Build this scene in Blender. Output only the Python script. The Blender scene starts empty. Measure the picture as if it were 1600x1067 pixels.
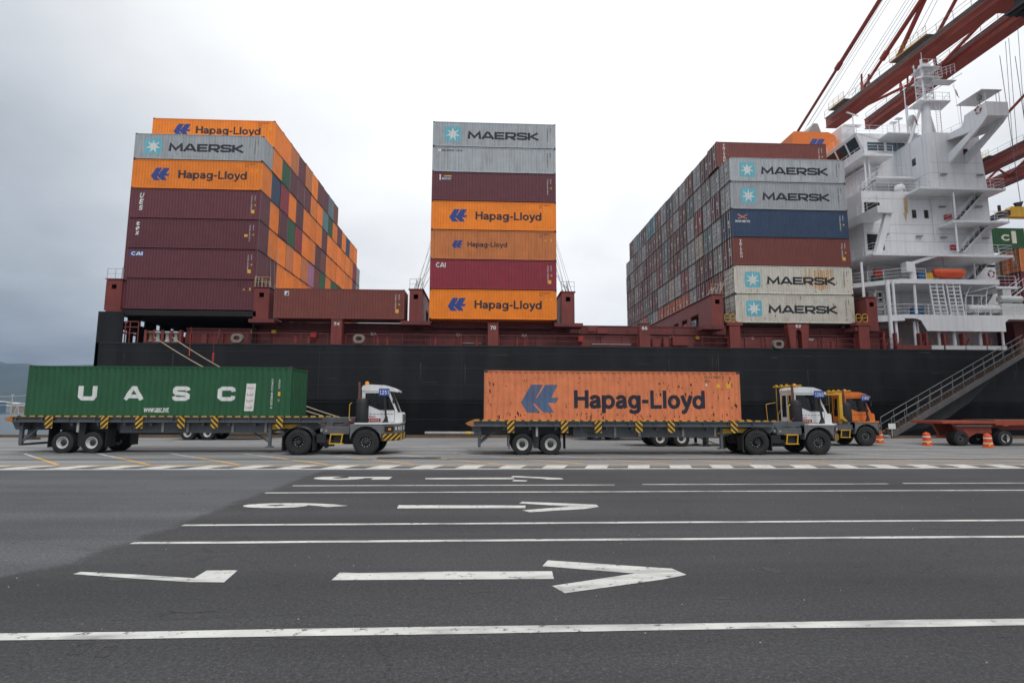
import bpy, bmesh, math, random
from mathutils import Vector, Matrix
R = math.radians
random.seed(7)
S = bpy.context.scene
COL = S.collection

# ------------------------------------------------------------ camera
FPX, PITCH, ROLL, YAW, CAMH = 876.0, R(7.0), R(.186), R(2.66), 2.05
cam_d = bpy.data.cameras.new('camera')
cam = bpy.data.objects.new('camera', cam_d); COL.objects.link(cam)
cam_d.sensor_width = 36.0
cam_d.lens = 36.0 * FPX / 1600.0
cam_d.clip_start = .05; cam_d.clip_end = 30000
cam.matrix_world = (Matrix.Translation((0, 0, CAMH)) @ Matrix.Rotation(-YAW, 4, 'Z') @
                    Matrix.Rotation(R(90) + PITCH, 4, 'X') @ Matrix.Rotation(ROLL, 4, 'Z'))
S.camera = cam

# ------------------------------------------------------------ world: overcast sky
w = bpy.data.worlds.new('World'); S.world = w; w.use_nodes = True
nt = w.node_tree; nt.nodes.clear()
def N(t, **k):
    n = nt.nodes.new(t)
    for a, b in k.items(): setattr(n, a, b)
    return n
def LK(a, b): nt.links.new(a, b)
def math_n(op, a, b=None, c=None, clamp=False):
    n = N('ShaderNodeMath', operation=op); n.use_clamp = clamp
    for i, v in enumerate((a, b, c)):
        if v is None: continue
        if isinstance(v, (int, float)): n.inputs[i].default_value = v
        else: LK(v, n.inputs[i])
    return n.outputs[0]
SUN_EL, SUN_AZ = R(54), R(158)          # azimuth measured clockwise from +Y
sky = N('ShaderNodeTexSky', sky_type='NISHITA'); sky.sun_disc = False
sky.sun_elevation = SUN_EL; sky.sun_rotation = SUN_AZ
bg1 = N('ShaderNodeBackground'); bg1.inputs[1].default_value = .08
LK(sky.outputs[0], bg1.inputs[0])
tc = N('ShaderNodeTexCoord'); sep = N('ShaderNodeSeparateXYZ'); LK(tc.outputs['Generated'], sep.inputs[0])
el = math_n('MAXIMUM', sep.outputs[2], 0.0)
den = math_n('ADD', el, .28)
cx = math_n('DIVIDE', sep.outputs[0], den); cy = math_n('DIVIDE', sep.outputs[1], den)
cmb = N('ShaderNodeCombineXYZ'); LK(cx, cmb.inputs[0]); LK(cy, cmb.inputs[1])
n1 = N('ShaderNodeTexNoise'); n1.inputs['Scale'].default_value = .62; n1.inputs['Detail'].default_value = 7
n1.inputs['Roughness'].default_value = .52; n1.inputs['Distortion'].default_value = .25
LK(cmb.outputs[0], n1.inputs['Vector'])
n2 = N('ShaderNodeTexNoise'); n2.inputs['Scale'].default_value = 1.9; n2.inputs['Detail'].default_value = 8
LK(cmb.outputs[0], n2.inputs['Vector'])
# brighter cloud where the sun stands behind thin cover, ahead and high
dotn = N('ShaderNodeVectorMath', operation='DOT_PRODUCT'); LK(tc.outputs['Generated'], dotn.inputs[0])
bd = Vector((.16, .83, .52)).normalized(); dotn.inputs[1].default_value = bd
mr = N('ShaderNodeMapRange'); mr.interpolation_type = 'SMOOTHSTEP'
mr.inputs[1].default_value = .60; mr.inputs[2].default_value = 1.0
LK(dotn.outputs['Value'], mr.inputs[0])
base = math_n('MULTIPLY_ADD', el, .30, .36)                      # brighter toward the zenith
glow = math_n('MULTIPLY', mr.outputs[0], .49)
a1 = math_n('MULTIPLY_ADD', n1.outputs[0], .85, -.425)
a2 = math_n('MULTIPLY_ADD', n2.outputs[0], .36, -.18)
zen = math_n('MULTIPLY', math_n('POWER', el, 3.0), .9)
lum = math_n('ADD', math_n('ADD', base, glow), math_n('ADD', math_n('ADD', a1, a2), zen))
lum = math_n('MAXIMUM', lum, .2)
tint = N('ShaderNodeMapRange'); LK(lum, tint.inputs[0]); tint.inputs[1].default_value = .3; tint.inputs[2].default_value = .85
mixc = N('ShaderNodeMix', data_type='RGBA'); LK(tint.outputs[0], mixc.inputs[0])
mixc.inputs[6].default_value = (.86, .96, 1.08, 1); mixc.inputs[7].default_value = (.99, 1.0, 1.01, 1)
bg2 = N('ShaderNodeBackground'); LK(mixc.outputs[2], bg2.inputs[0]); LK(lum, bg2.inputs[1])
ms = N('ShaderNodeMixShader'); ms.inputs[0].default_value = .92
LK(bg1.outputs[0], ms.inputs[1]); LK(bg2.outputs[0], ms.inputs[2])
wo = N('ShaderNodeOutputWorld'); LK(ms.outputs[0], wo.inputs[0])

# ------------------------------------------------------------ sun through the overcast
sd = bpy.data.lights.new('sun', 'SUN'); sd.energy = 1.1; sd.angle = R(22); sd.color = (1, .97, .93)
so = bpy.data.objects.new('sun', sd); COL.objects.link(so)
sv = Vector((math.sin(SUN_AZ) * math.cos(SUN_EL), math.cos(SUN_AZ) * math.cos(SUN_EL), math.sin(SUN_EL)))
so.rotation_euler = sv.to_track_quat('Z', 'Y').to_euler(); so.location = (0, -20, 60)

S.view_settings.view_transform = 'Standard'; S.view_settings.look = 'None'
S.view_settings.exposure = 0.24; S.view_settings.gamma = 1.0
S.cycles.max_bounces = 6; S.cycles.diffuse_bounces = 2; S.cycles.glossy_bounces = 3
S.cycles.volume_bounces = 0

# ------------------------------------------------------------ measured points: pixel of the photo + distance Y -> metres
def _ray(x, y):
    a = x - 800; b = y - 533.5
    u = a * math.cos(ROLL) + b * math.sin(ROLL); v = -a * math.sin(ROLL) + b * math.cos(ROLL)
    yf = FPX * math.cos(PITCH) + v * math.sin(PITCH); z = FPX * math.sin(PITCH) - v * math.cos(PITCH)
    return Vector((u * math.cos(YAW) + yf * math.sin(YAW), -u * math.sin(YAW) + yf * math.cos(YAW), z))
def at(px, py, Y):
    q = _ray(px, py); return q * (Y / q.y) + Vector((0, 0, CAMH))
def atX(px, Y, py=400): return at(px, py, Y).x
def atZ(py, Y, px=800): return at(px, py, Y).z
def onz(px, py, Z=0):
    q = _ray(px, py); return q * ((Z - CAMH) / q.z) + Vector((0, 0, CAMH))

# ------------------------------------------------------------ materials
def mat(name, col, rough=.5, var=.10, grime=.0, gcol=(.05, .045, .04), rust=0.0, rcol=(.16, .055, .02),
        metal=0.0, scale=1.0, bump=0.0, objvar=.0, spec=.5, fine=0.0, streak=(5, 5, .35), dent=0.0):
    m = bpy.data.materials.new(name); m.use_nodes = True
    t = m.node_tree; t.nodes.clear()
    def A(ty, **k):
        n = t.nodes.new(ty)
        for a, b in k.items(): setattr(n, a, b)
        return n
    L = t.links.new
    out = A('ShaderNodeOutputMaterial'); bs = A('ShaderNodeBsdfPrincipled'); L(bs.outputs[0], out.inputs[0])
    bs.inputs['Roughness'].default_value = rough; bs.inputs['Metallic'].default_value = metal
    bs.inputs['Specular IOR Level'].default_value = spec
    tcn = A('ShaderNodeTexCoord'); oi = A('ShaderNodeObjectInfo')
    off = A('ShaderNodeVectorMath', operation='ADD'); L(tcn.outputs['Object'], off.inputs[0])
    mul = A('ShaderNodeMath', operation='MULTIPLY'); L(oi.outputs['Random'], mul.inputs[0]); mul.inputs[1].default_value = 37.0
    L(mul.outputs[0], off.inputs[1])
    nz = A('ShaderNodeTexNoise'); nz.inputs['Scale'].default_value = .9 * scale; nz.inputs['Detail'].default_value = 6
    nz.inputs['Roughness'].default_value = .6
    L(off.outputs[0], nz.inputs['Vector'])
    mr = A('ShaderNodeMapRange'); L(nz.outputs[0], mr.inputs[0]); mr.inputs[1].default_value = .3; mr.inputs[2].default_value = .7
    mr.inputs[3].default_value = 1 - var; mr.inputs[4].default_value = 1 + var
    fac = mr.outputs[0]
    if objvar:
        r2 = A('ShaderNodeMapRange'); L(oi.outputs['Random'], r2.inputs[0]); r2.inputs[3].default_value = 1 - objvar; r2.inputs[4].default_value = 1 + objvar
        m2 = A('ShaderNodeMath', operation='MULTIPLY'); L(fac, m2.inputs[0]); L(r2.outputs[0], m2.inputs[1]); fac = m2.outputs[0]
    if fine:
        nf = A('ShaderNodeTexNoise'); nf.inputs['Scale'].default_value = 90; nf.inputs['Detail'].default_value = 3
        L(tcn.outputs['Object'], nf.inputs['Vector'])
        r3 = A('ShaderNodeMapRange'); L(nf.outputs[0], r3.inputs[0]); r3.inputs[1].default_value = .3; r3.inputs[2].default_value = .7
        r3.inputs[3].default_value = 1 - fine; r3.inputs[4].default_value = 1 + fine
        m3 = A('ShaderNodeMath', operation='MULTIPLY'); L(fac, m3.inputs[0]); L(r3.outputs[0], m3.inputs[1]); fac = m3.outputs[0]
    vm = A('ShaderNodeVectorMath', operation='SCALE'); vm.inputs[0].default_value = col; L(fac, vm.inputs['Scale'])
    c = vm.outputs[0]
    def mix(f, c1, col2):
        mx = A('ShaderNodeMix', data_type='RGBA'); L(f, mx.inputs[0]); L(c1, mx.inputs[6]); mx.inputs[7].default_value = (*col2, 1)
        return mx.outputs[2]
    mp = A('ShaderNodeMapping'); L(off.outputs[0], mp.inputs['Vector']); mp.inputs['Scale'].default_value = streak
    if grime:
        ng = A('ShaderNodeTexNoise'); ng.inputs['Scale'].default_value = 1.0 * scale; ng.inputs['Detail'].default_value = 7
        L(mp.outputs[0], ng.inputs['Vector'])
        rg = A('ShaderNodeMapRange'); L(ng.outputs[0], rg.inputs[0]); rg.inputs[1].default_value = .46; rg.inputs[2].default_value = .78
        rg.inputs[3].default_value = 0; rg.inputs[4].default_value = grime
        c = mix(rg.outputs[0], c, gcol)
    if rust:
        nr = A('ShaderNodeTexNoise'); nr.inputs['Scale'].default_value = 2.6 * scale; nr.inputs['Detail'].default_value = 9
        nr.inputs['Roughness'].default_value = .68
        mp2 = A('ShaderNodeMapping'); L(off.outputs[0], mp2.inputs['Vector']); mp2.inputs['Scale'].default_value = (1.6, 1.6, .55)
        L(mp2.outputs[0], nr.inputs['Vector'])
        rr = A('ShaderNodeMapRange'); L(nr.outputs[0], rr.inputs[0]); rr.inputs[1].default_value = .72 - .2 * rust; rr.inputs[2].default_value = .80 - .2 * rust
        rr.inputs[3].default_value = 0; rr.inputs[4].default_value = .9
        c = mix(rr.outputs[0], c, rcol)
    L(c, bs.inputs['Base Color'])
    if dent:
        bn = A('ShaderNodeBump'); bn.inputs['Strength'].default_value = dent; bn.inputs['Distance'].default_value = .05
        nb = A('ShaderNodeTexNoise'); nb.inputs['Scale'].default_value = 1.6; nb.inputs['Detail'].default_value = 3
        L(off.outputs[0], nb.inputs['Vector']); L(nb.outputs[0], bn.inputs['Height']); L(bn.outputs[0], bs.inputs['Normal'])
    if bump:
        bn = A('ShaderNodeBump'); bn.inputs['Strength'].default_value = bump; bn.inputs['Distance'].default_value = .02
        nb = A('ShaderNodeTexNoise'); nb.inputs['Scale'].default_value = 60; nb.inputs['Detail'].default_value = 5
        L(tcn.outputs['Object'], nb.inputs['Vector']); L(nb.outputs[0], bn.inputs['Height']); L(bn.outputs[0], bs.inputs['Normal'])
    return m

CC = {}
def cpaint(code, name, col, grime=.35, rust=.15, **k):
    CC[code] = mat(name, col, rough=.5, var=.10, grime=grime, rust=rust, objvar=.14, dent=.5, **k)
cpaint('O', 'orange_container_paint', (.90, .24, .012), grime=.06, rust=.12)
cpaint('o', 'faded_orange_container_paint', (.68, .22, .06), grime=.3, rust=.3)
cpaint('M', 'maroon_container_paint', (.135, .032, .044), grime=.12, rust=.1)
cpaint('m', 'brown_red_container_paint', (.185, .047, .035), grime=.2, rust=.2)
cpaint('g', 'grey_container_paint', (.43, .465, .49), grime=.4, rust=.36, gcol=(.14, .10, .07))
cpaint('G', 'dull_grey_container_paint', (.33, .35, .34), grime=.5, rust=.5, gcol=(.16, .11, .08))
cpaint('W', 'dirty_white_container_paint', (.68, .66, .58), grime=.4, rust=.62, gcol=(.36, .25, .13))
cpaint('N', 'navy_container_paint', (.025, .055, .115), grime=.25, rust=.12, gcol=(.07, .09, .12))
cpaint('E', 'green_container_paint', (.018, .105, .042), grime=.15, rust=.06)
cpaint('C', 'crimson_container_paint', (.26, .022, .04), grime=.2, rust=.1)
cpaint('c', 'light_blue_container_paint', (.10, .36, .46), grime=.3, rust=.15)
cpaint('T', 'teal_grey_container_paint', (.12, .22, .24), grime=.3, rust=.15)
cpaint('P', 'pink_mauve_container_paint', (.42, .17, .30), grime=.3, rust=.1)
cpaint('S', 'salmon_container_paint', (.66, .205, .085), grime=.25, rust=.62, rcol=(.11, .03, .015), scale=2.0, gcol=(.42, .12, .05))
cpaint('R', 'red_orange_container_paint', (.62, .125, .03), grime=.25, rust=.2)
cpaint('B', 'cream_container_paint', (.52, .47, .36), grime=.3, rust=.25)
cname = dict(O='bright orange', o='faded orange', M='dark maroon', m='brown-red', g='grey', G='dull grey', W='dirty white', N='navy blue',
             E='green', R='red-orange', C='crimson', c='light blue', T='teal grey', P='pinkish mauve', S='salmon orange', B='cream')
M = dict(
  ink=mat('dark_ink', (.022, .024, .034), .6, .15, rust=.12), ink_hl=mat('black_navy_ink', (.02, .02, .035), .6, .1),
  logo_blue=mat('logo_blue', (.03, .07, .28), .6, .1, grime=.1), logo_faded=mat('faded_logo_blue', (.09, .14, .25), .6, .15, grime=.3, gcol=(.25,.1,.05)),
  star_blue=mat('star_panel_blue', (.16, .50, .60), .6, .1, grime=.2, gcol=(.2,.2,.2)),
  white_ink=mat('white_ink', (.72, .74, .72), .6, .08, grime=.15, gcol=(.3, .3, .25)),
  red_ink=mat('red_ink', (.55, .03, .04), .6, .1), yellow_ink=mat('yellow_sticker', (.80, .46, .04), .6, .08),
  cast=mat('corner_casting_steel', (.10, .07, .05), .6, .2, rust=.35), rod=mat('galvanised_bar', (.36, .35, .33), .5, .2, grime=.3, rust=.3),
  hull=mat('hull_black_paint', (.0085, .0095, .011), .45, .3, grime=.5, gcol=(.032, .034, .036), scale=.5, streak=(1.2, 1, .25), spec=.35, dent=.35),
  hull_blue=mat('hull_weathered_blue', (.030, .042, .052), .5, .3, grime=.5, gcol=(.07, .08, .085), scale=.6),
  deck_red=mat('deck_red_paint', (.20, .038, .030), .55, .2, grime=.35, gcol=(.05, .02, .018), rust=.15, scale=.7),
  deck_red2=mat('coaming_red_paint', (.15, .030, .028), .6, .25, grime=.5, gcol=(.16, .07, .06), rust=.2, scale=.8),
  seam=mat('hull_seam', (.020, .022, .025), .5, .3), scuff=mat('hull_scuff', (.050, .050, .048), .7, .4, rust=.4),
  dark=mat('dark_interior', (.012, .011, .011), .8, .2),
  shipwhite=mat('ship_white_paint', (.82, .83, .85), .45, .03, grime=.26, gcol=(.42, .36, .28), scale=.6),
  shipwhite_rusty=mat('rust_stain', (.55, .30, .10), .6, .3),
  glass=mat('dark_window_glass', (.012, .015, .018), .08, .1, spec=.8), glass_blue=mat('bridge_window_glass', (.07, .11, .14), .1, .15, spec=.8),
  crane=mat('crane_red_paint', (.38, .072, .042), .5, .12, grime=.35, gcol=(.12, .04, .03), scale=.5),
  yellow=mat('safety_yellow_paint', (.66, .38, .03), .5, .12, grime=.3, rust=.12), black=mat('black_paint', (.018, .018, .02), .5, .2, grime=.2),
  steel=mat('galvanised_steel', (.30, .30, .29), .5, .15, grime=.3), cable=mat('steel_cable', (.10, .11, .12), .5, .1),
  trailer=mat('trailer_grey_paint', (.10, .11, .12), .5, .15, grime=.45, gcol=(.05, .045, .04), rust=.08),
  trailer_light=mat('pale_primer', (.38, .38, .37), .6, .1, grime=.2), trailer_dark=mat('chassis_dark', (.035, .037, .04), .6, .2, grime=.4),
  trailer_red=mat('trailer_orange_red_paint', (.34, .062, .03), .55, .15, grime=.4, rust=.2),
  tyre=mat('tyre_rubber', (.018, .018, .018), .85, .2, grime=.4, gcol=(.05, .048, .045)), rim=mat('white_wheel_rim', (.62, .62, .60), .5, .1, grime=.4, gcol=(.12, .1, .08)),
  hub=mat('wheel_hub_dark', (.03, .03, .03), .5, .2, grime=.4), nut=mat('wheel_nut', (.55, .55, .55), .4, .1),
  cab=mat('cab_white_paint', (.74, .75, .76), .35, .04, grime=.2, gcol=(.3, .26, .2)), cab_orange=mat('cab_orange_paint', (.72, .19, .03), .4, .12, grime=.3),
  grey=mat('cab_grey_plastic', (.14, .145, .15), .6, .1, grime=.2), plate_blue=mat('plate_blue', (.015, .07, .34), .5, .05),
  beacon=mat('beacon_amber', (.85, .32, .02), .3, .1), skin=mat('skin', (.35, .2, .14), .6, .05), shirt=mat('dark_shirt', (.05, .04, .05), .8, .1),
  red=mat('red_paint', (.42, .03, .025), .5, .12), green=mat('green_drum_paint', (.02, .12, .08), .5, .1), blue=mat('blue_drum_paint', (.02, .10, .24), .5, .1),
  boat=mat('rescue_boat_orange', (.72, .09, .02), .5, .1, grime=.2), rope=mat('mooring_rope', (.42, .34, .24), .8, .15, grime=.3),
  raft=mat('raft_canister_white', (.62, .63, .62), .5, .05), barrel=mat('barrel_orange', (.80, .10, .02), .55, .1, grime=.25), curb=mat('quay_curb_brown', (.14, .095, .06), .8, .2, grime=.4),
  funnel=mat('funnel_orange', (.82, .20, .025), .5, .06, grime=.1), gang=mat('gangway_metal', (.115, .105, .10), .5, .2, grime=.4), mesh_net=mat('gangway_side_net', (.045, .05, .05), .8, .2),
  wood=mat('plank_brown', (.16, .09, .06), .8, .2, grime=.4), paintw=mat('road_paint_white', (.56, .56, .53), .9, .10, grime=.85, gcol=(.16, .16, .155), rust=.72, rcol=(.08,.08,.08), scale=2.4, streak=(.5, 2, 1), spec=.2),
  painty=mat('road_paint_yellow', (.62, .36, .08), .8, .12, grime=.5, gcol=(.2, .17, .12), rust=.25, rcol=(.2, .19, .17), streak=(1, 1, 1)),
  worn=mat('worn_frame_and_rail_shade', (.080, .056, .048), .6, .25, rust=.3), lockbar=mat('locking_bar_zinc', (.56, .55, .52), .5, .25, grime=.4, rust=.35, objvar=.3),  # worn on door frames; painted shade on the recessed bottom end rails
  rail=mat('rail_steel', (.04, .035, .03), .5, .2),
)

# ------------------------------------------------------------ mesh builder
class MB:
    def __init__(s): s.v = []; s.f = []; s.m = []; s.cur = 0
    def add(s, vs, fs):
        b = len(s.v); s.v += [tuple(x) for x in vs]; s.f += [tuple(i + b for i in f) for f in fs]; s.m += [s.cur] * len(fs); return s
    def box(s, x0, x1, y0, y1, z0, z1):
        x0, x1 = sorted((x0, x1)); y0, y1 = sorted((y0, y1)); z0, z1 = sorted((z0, z1))
        return s.add([(x0,y0,z0),(x1,y0,z0),(x1,y1,z0),(x0,y1,z0),(x0,y0,z1),(x1,y0,z1),(x1,y1,z1),(x0,y1,z1)],
              [(0,3,2,1),(4,5,6,7),(0,1,5,4),(1,2,6,5),(2,3,7,6),(3,0,4,7)])
    def bar(s, p, q, w, h=None, up=(0, 0, 1)):
        h = w if h is None else h; p = Vector(p); q = Vector(q); d = (q - p).normalized(); u = Vector(up)
        if abs(d.dot(u)) > .99: u = Vector((0, 1, 0))
        a = d.cross(u).normalized() * (w / 2); b = a.cross(d).normalized() * (h / 2)
        vs = [p-a-b, p+a-b, p+a+b, p-a+b, q-a-b, q+a-b, q+a+b, q-a+b]
        return s.add(vs, [(0,3,2,1),(4,5,6,7),(0,1,5,4),(1,2,6,5),(2,3,7,6),(3,0,4,7)])
    def tube(s, p, q, r, n=8, r2=None, caps=True):
        r2 = r if r2 is None else r2; p = Vector(p); q = Vector(q); d = (q - p).normalized()
        u = Vector((0, 0, 1)) if abs(d.z) < .9 else Vector((1, 0, 0))
        a = d.cross(u).normalized(); b = a.cross(d)
        vs = []
        for c, rr in ((p, r), (q, r2)):
            for i in range(n):
                t = 2 * math.pi * i / n; vs.append(c + a * (rr * math.cos(t)) + b * (rr * math.sin(t)))
        fs = [(i, (i+1) % n, n + (i+1) % n, n + i) for i in range(n)]
        if caps: fs += [tuple(range(n))[::-1], tuple(range(n, 2*n))]
        return s.add(vs, fs)
    def path(s, pts, r, n=6):
        for a, b in zip(pts, pts[1:]): s.tube(a, b, r, n)
        return s
    def prism(s, poly, axis, d0, d1):       # poly in the two other axes, convex or not (one ngon)
        def P(a, b, d): return (a, d, b) if axis == 'y' else ((d, a, b) if axis == 'x' else (a, b, d))
        n = len(poly); vs = [P(a, b, d0) for a, b in poly] + [P(a, b, d1) for a, b in poly]
        return s.add(vs, [tuple(range(n)), tuple(range(n, 2*n))[::-1]] + [(i, n+i, n+(i+1) % n, (i+1) % n) for i in range(n)])
    def poly(s, pts): return s.add(pts, [tuple(range(len(pts)))])
    def lathe(s, prof, c, axis='z', n=20):   # prof: (radius, height) list
        vs = []; k = len(prof)
        for i in range(n):
            t = 2*math.pi*i/n; ca, sa = math.cos(t), math.sin(t)
            for r_, h in prof:
                if axis == 'z': vs.append((c[0]+r_*ca, c[1]+r_*sa, c[2]+h))
                elif axis == 'y': vs.append((c[0]+r_*ca, c[1]+h, c[2]+r_*sa))
                else: vs.append((c[0]+h, c[1]+r_*ca, c[2]+r_*sa))
        fs = [(i*k+j, ((i+1) % n)*k+j, ((i+1) % n)*k+j+1, i*k+j+1) for i in range(n) for j in range(k-1)]
        return s.add(vs, fs)
    def rail(s, pts, h=1.05, r=.025, step=1.6, mids=2, n=5):
        pts = [Vector(p) for p in pts]
        for a, b in zip(pts, pts[1:]):
            L = (b-a).length; k = max(1, round(L/step))
            for i in range(k+1):
                p = a.lerp(b, i/k); s.tube(p, p+Vector((0, 0, h)), r, n)
            for j in range(mids+1):
                z = Vector((0, 0, h*(j+1)/(mids+1))); s.tube(a+z, b+z, r*(1 if j == mids else .7), n)
        return s
    def mesh(s, name, mats, smooth=False, recalc=True):
        me = bpy.data.meshes.new(name); me.from_pydata(s.v, [], s.f)
        if not isinstance(mats, (list, tuple)): mats = [mats]
        for m_ in mats: me.materials.append(m_)
        for p, i in zip(me.polygons, s.m): p.material_index = i
        if recalc:
            bm = bmesh.new(); bm.from_mesh(me); bmesh.ops.recalc_face_normals(bm, faces=bm.faces); bm.to_mesh(me); bm.free()
        if smooth:
            for p in me.polygons: p.use_smooth = True
            try: me.set_sharp_from_angle(angle=R(40))
            except Exception: pass
        return me
    def build(s, name, mats, parent=None, smooth=False):
        return link(name, s.mesh(name, mats, smooth), parent)
def link(name, me, parent=None, loc=None):
    o = bpy.data.objects.new(name, me); COL.objects.link(o)
    if parent is not None: o.parent = parent
    if loc is not None: o.location = loc
    return o
def tag(o, label=None, cat=None, group=None, kind=None):
    if label: o['label'] = label
    if cat: o['category'] = cat
    if group: o['group'] = group
    if kind: o['kind'] = kind
    return o
def thing(name, label, cat, loc=(0, 0, 0), rz=0, group=None):
    o = bpy.data.objects.new(name, None); COL.objects.link(o); o.empty_display_size = .3
    o.location = loc; o.rotation_euler = (0, 0, rz); return tag(o, label, cat, group)
KIDS = {}
def copy_tree(o, parent=None):
    c = o.copy(); COL.objects.link(c); c.parent = parent
    for ch in [x for x in o.children]: copy_tree(ch, c)
    return c

# ------------------------------------------------------------ lettering
_tx = {}
def text_shape(s, off=0.0, sp=1.0, shear=0.0):
    k = (s, off, sp, shear)
    if k in _tx: return _tx[k]
    cu = bpy.data.curves.new('txt', 'FONT'); cu.body = s; cu.size = 1; cu.offset = off; cu.space_character = sp; cu.shear = shear
    cu.resolution_u = 4
    o = bpy.data.objects.new('txt', cu); COL.objects.link(o); bpy.context.view_layer.update()
    me = bpy.data.meshes.new_from_object(o.evaluated_get(bpy.context.evaluated_depsgraph_get()))
    vs = [(v.co.x, v.co.y) for v in me.vertices]; fs = [tuple(p.vertices) for p in me.polygons]
    bpy.data.objects.remove(o); bpy.data.curves.remove(cu); bpy.data.meshes.remove(me)
    if vs:
        x0 = min(v[0] for v in vs); x1 = max(v[0] for v in vs); y0 = min(v[1] for v in vs); y1 = max(v[1] for v in vs)
        vs = [((x-x0)/max(x1-x0, 1e-6), (y-y0)/max(y1-y0, 1e-6)) for x, y in vs]
    _tx[k] = (vs, fs); return _tx[k]
def text2d(s, x0, x1, z0, z1, off=0.0, sp=1.0, shear=0.0, vert=None):
    vs, fs = text_shape(s, off, sp, shear)
    if vert == 'down': return [(x0+(x1-x0)*v, z1-(z1-z0)*u) for u, v in vs], fs     # reads from top to bottom, turned 90 deg
    return [(x0+(x1-x0)*u, z0+(z1-z0)*v) for u, v in vs], fs
def poly2d(pts): return list(pts), [tuple(range(len(pts)))]
def stacked(s, x0, x1, z0, z1, off=.02, gap=.25, shear=0):
    V = []; F = []; n = len(s); h = (z1-z0)/(n+(n-1)*gap)
    for i, ch in enumerate(s):
        if ch == ' ': continue
        zt = z1-i*h*(1+gap); vs, fs = text2d(ch, x0, x1, zt-h, zt, off, shear=shear); b = len(V)
        if ch == 'I': vs = [(x0+(x1-x0)*.38+(a-x0)*.25, c) for a, c in vs]
        V += vs; F += [tuple(i_+b for i_ in f) for f in fs]
    return V, F
def star7(cx, cz, r):
    p = []
    for i in range(14):
        t = math.pi/2+i*math.pi/7; rr = r if i % 2 == 0 else r*.40
        p.append((cx+rr*math.cos(t), cz+rr*math.sin(t)))
    V = [(cx, cz)]+p; F = [(0, 1+i, 1+(i+1) % 14) for i in range(14)]
    return V, F
def rrect(x0, x1, z0, z1, r, n=4):
    p = []
    for cx, cz, a in ((x1-r, z1-r, 0), (x0+r, z1-r, 90), (x0+r, z0+r, 180), (x1-r, z0+r, 270)):
        for i in range(n+1):
            t = R(a+90*i/n); p.append((cx+r*math.cos(t), cz+r*math.sin(t)))
    return p
HLP = [(445,312),(520,182),(610,182),(556,279),(566,279),(627,182),(720,182),(672,276),(727,276),(706,313),(646,313),(690,383),(612,383),(545,318),(535,322),(590,385),(492,385)]
def hl_logo(x0, x1, z0, z1):
    return poly2d([(x0+(x1-x0)*(a-445)/282, z1-(z1-z0)*(b-182)/203) for a, b in HLP])

# ------------------------------------------------------------ bold lettering drawn from strokes
def _arc(cx, cy, rx, ry, a0, a1, n=10): return [(cx+rx*math.cos(R(a0+(a1-a0)*i/n)), cy+ry*math.sin(R(a0+(a1-a0)*i/n))) for i in range(n+1)]
def _ring(cx, cy, rx, ry): return _arc(cx, cy, rx, ry, 0, 360, 18)
# glyph: (advance width, [strokes as centre lines]); caps are 1 high
GW = {  # wide square letters
 'M': (1.34, [[(.11, 0), (.17, .90), (.67, .22), (1.17, .90), (1.23, 0)]]), 'A': (1.26, [[(.08, 0), (.55, .90), (.71, .90), (1.18, 0)], [(.30, .26), (.96, .26)]]),
 'E': (1.04, [[(1.0, .89), (.12, .89), (.12, .11), (1.02, .11)], [(.22, .5), (.94, .5)]]), 'R': (1.12, [[(.12, 0), (.12, .89), (.85, .89), (.98, .79), (.98, .50), (.85, .38), (.22, .38)], [(.55, .30), (1.02, 0)]]),
 'S': (1.08, [[(.98, .72), (.94, .85), (.84, .89), (.24, .89), (.12, .80), (.12, .62), (.24, .53), (.84, .47), (.96, .38), (.96, .20), (.84, .11), (.24, .11), (.12, .16), (.08, .30)]]),
 'K': (1.12, [[(.12, 0), (.12, 1)], [(1.0, .97), (.30, .48), (1.06, .03)]]), 'U': (1.1, [[(.12, 1), (.12, .26), (.24, .11), (.86, .11), (.98, .26), (.98, 1)]]),
 'C': (1.08, [[(.98, .66), (.95, .83), (.84, .89), (.26, .89), (.12, .76), (.12, .24), (.26, .11), (.84, .11), (.95, .17), (.98, .34)]])}
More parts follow.
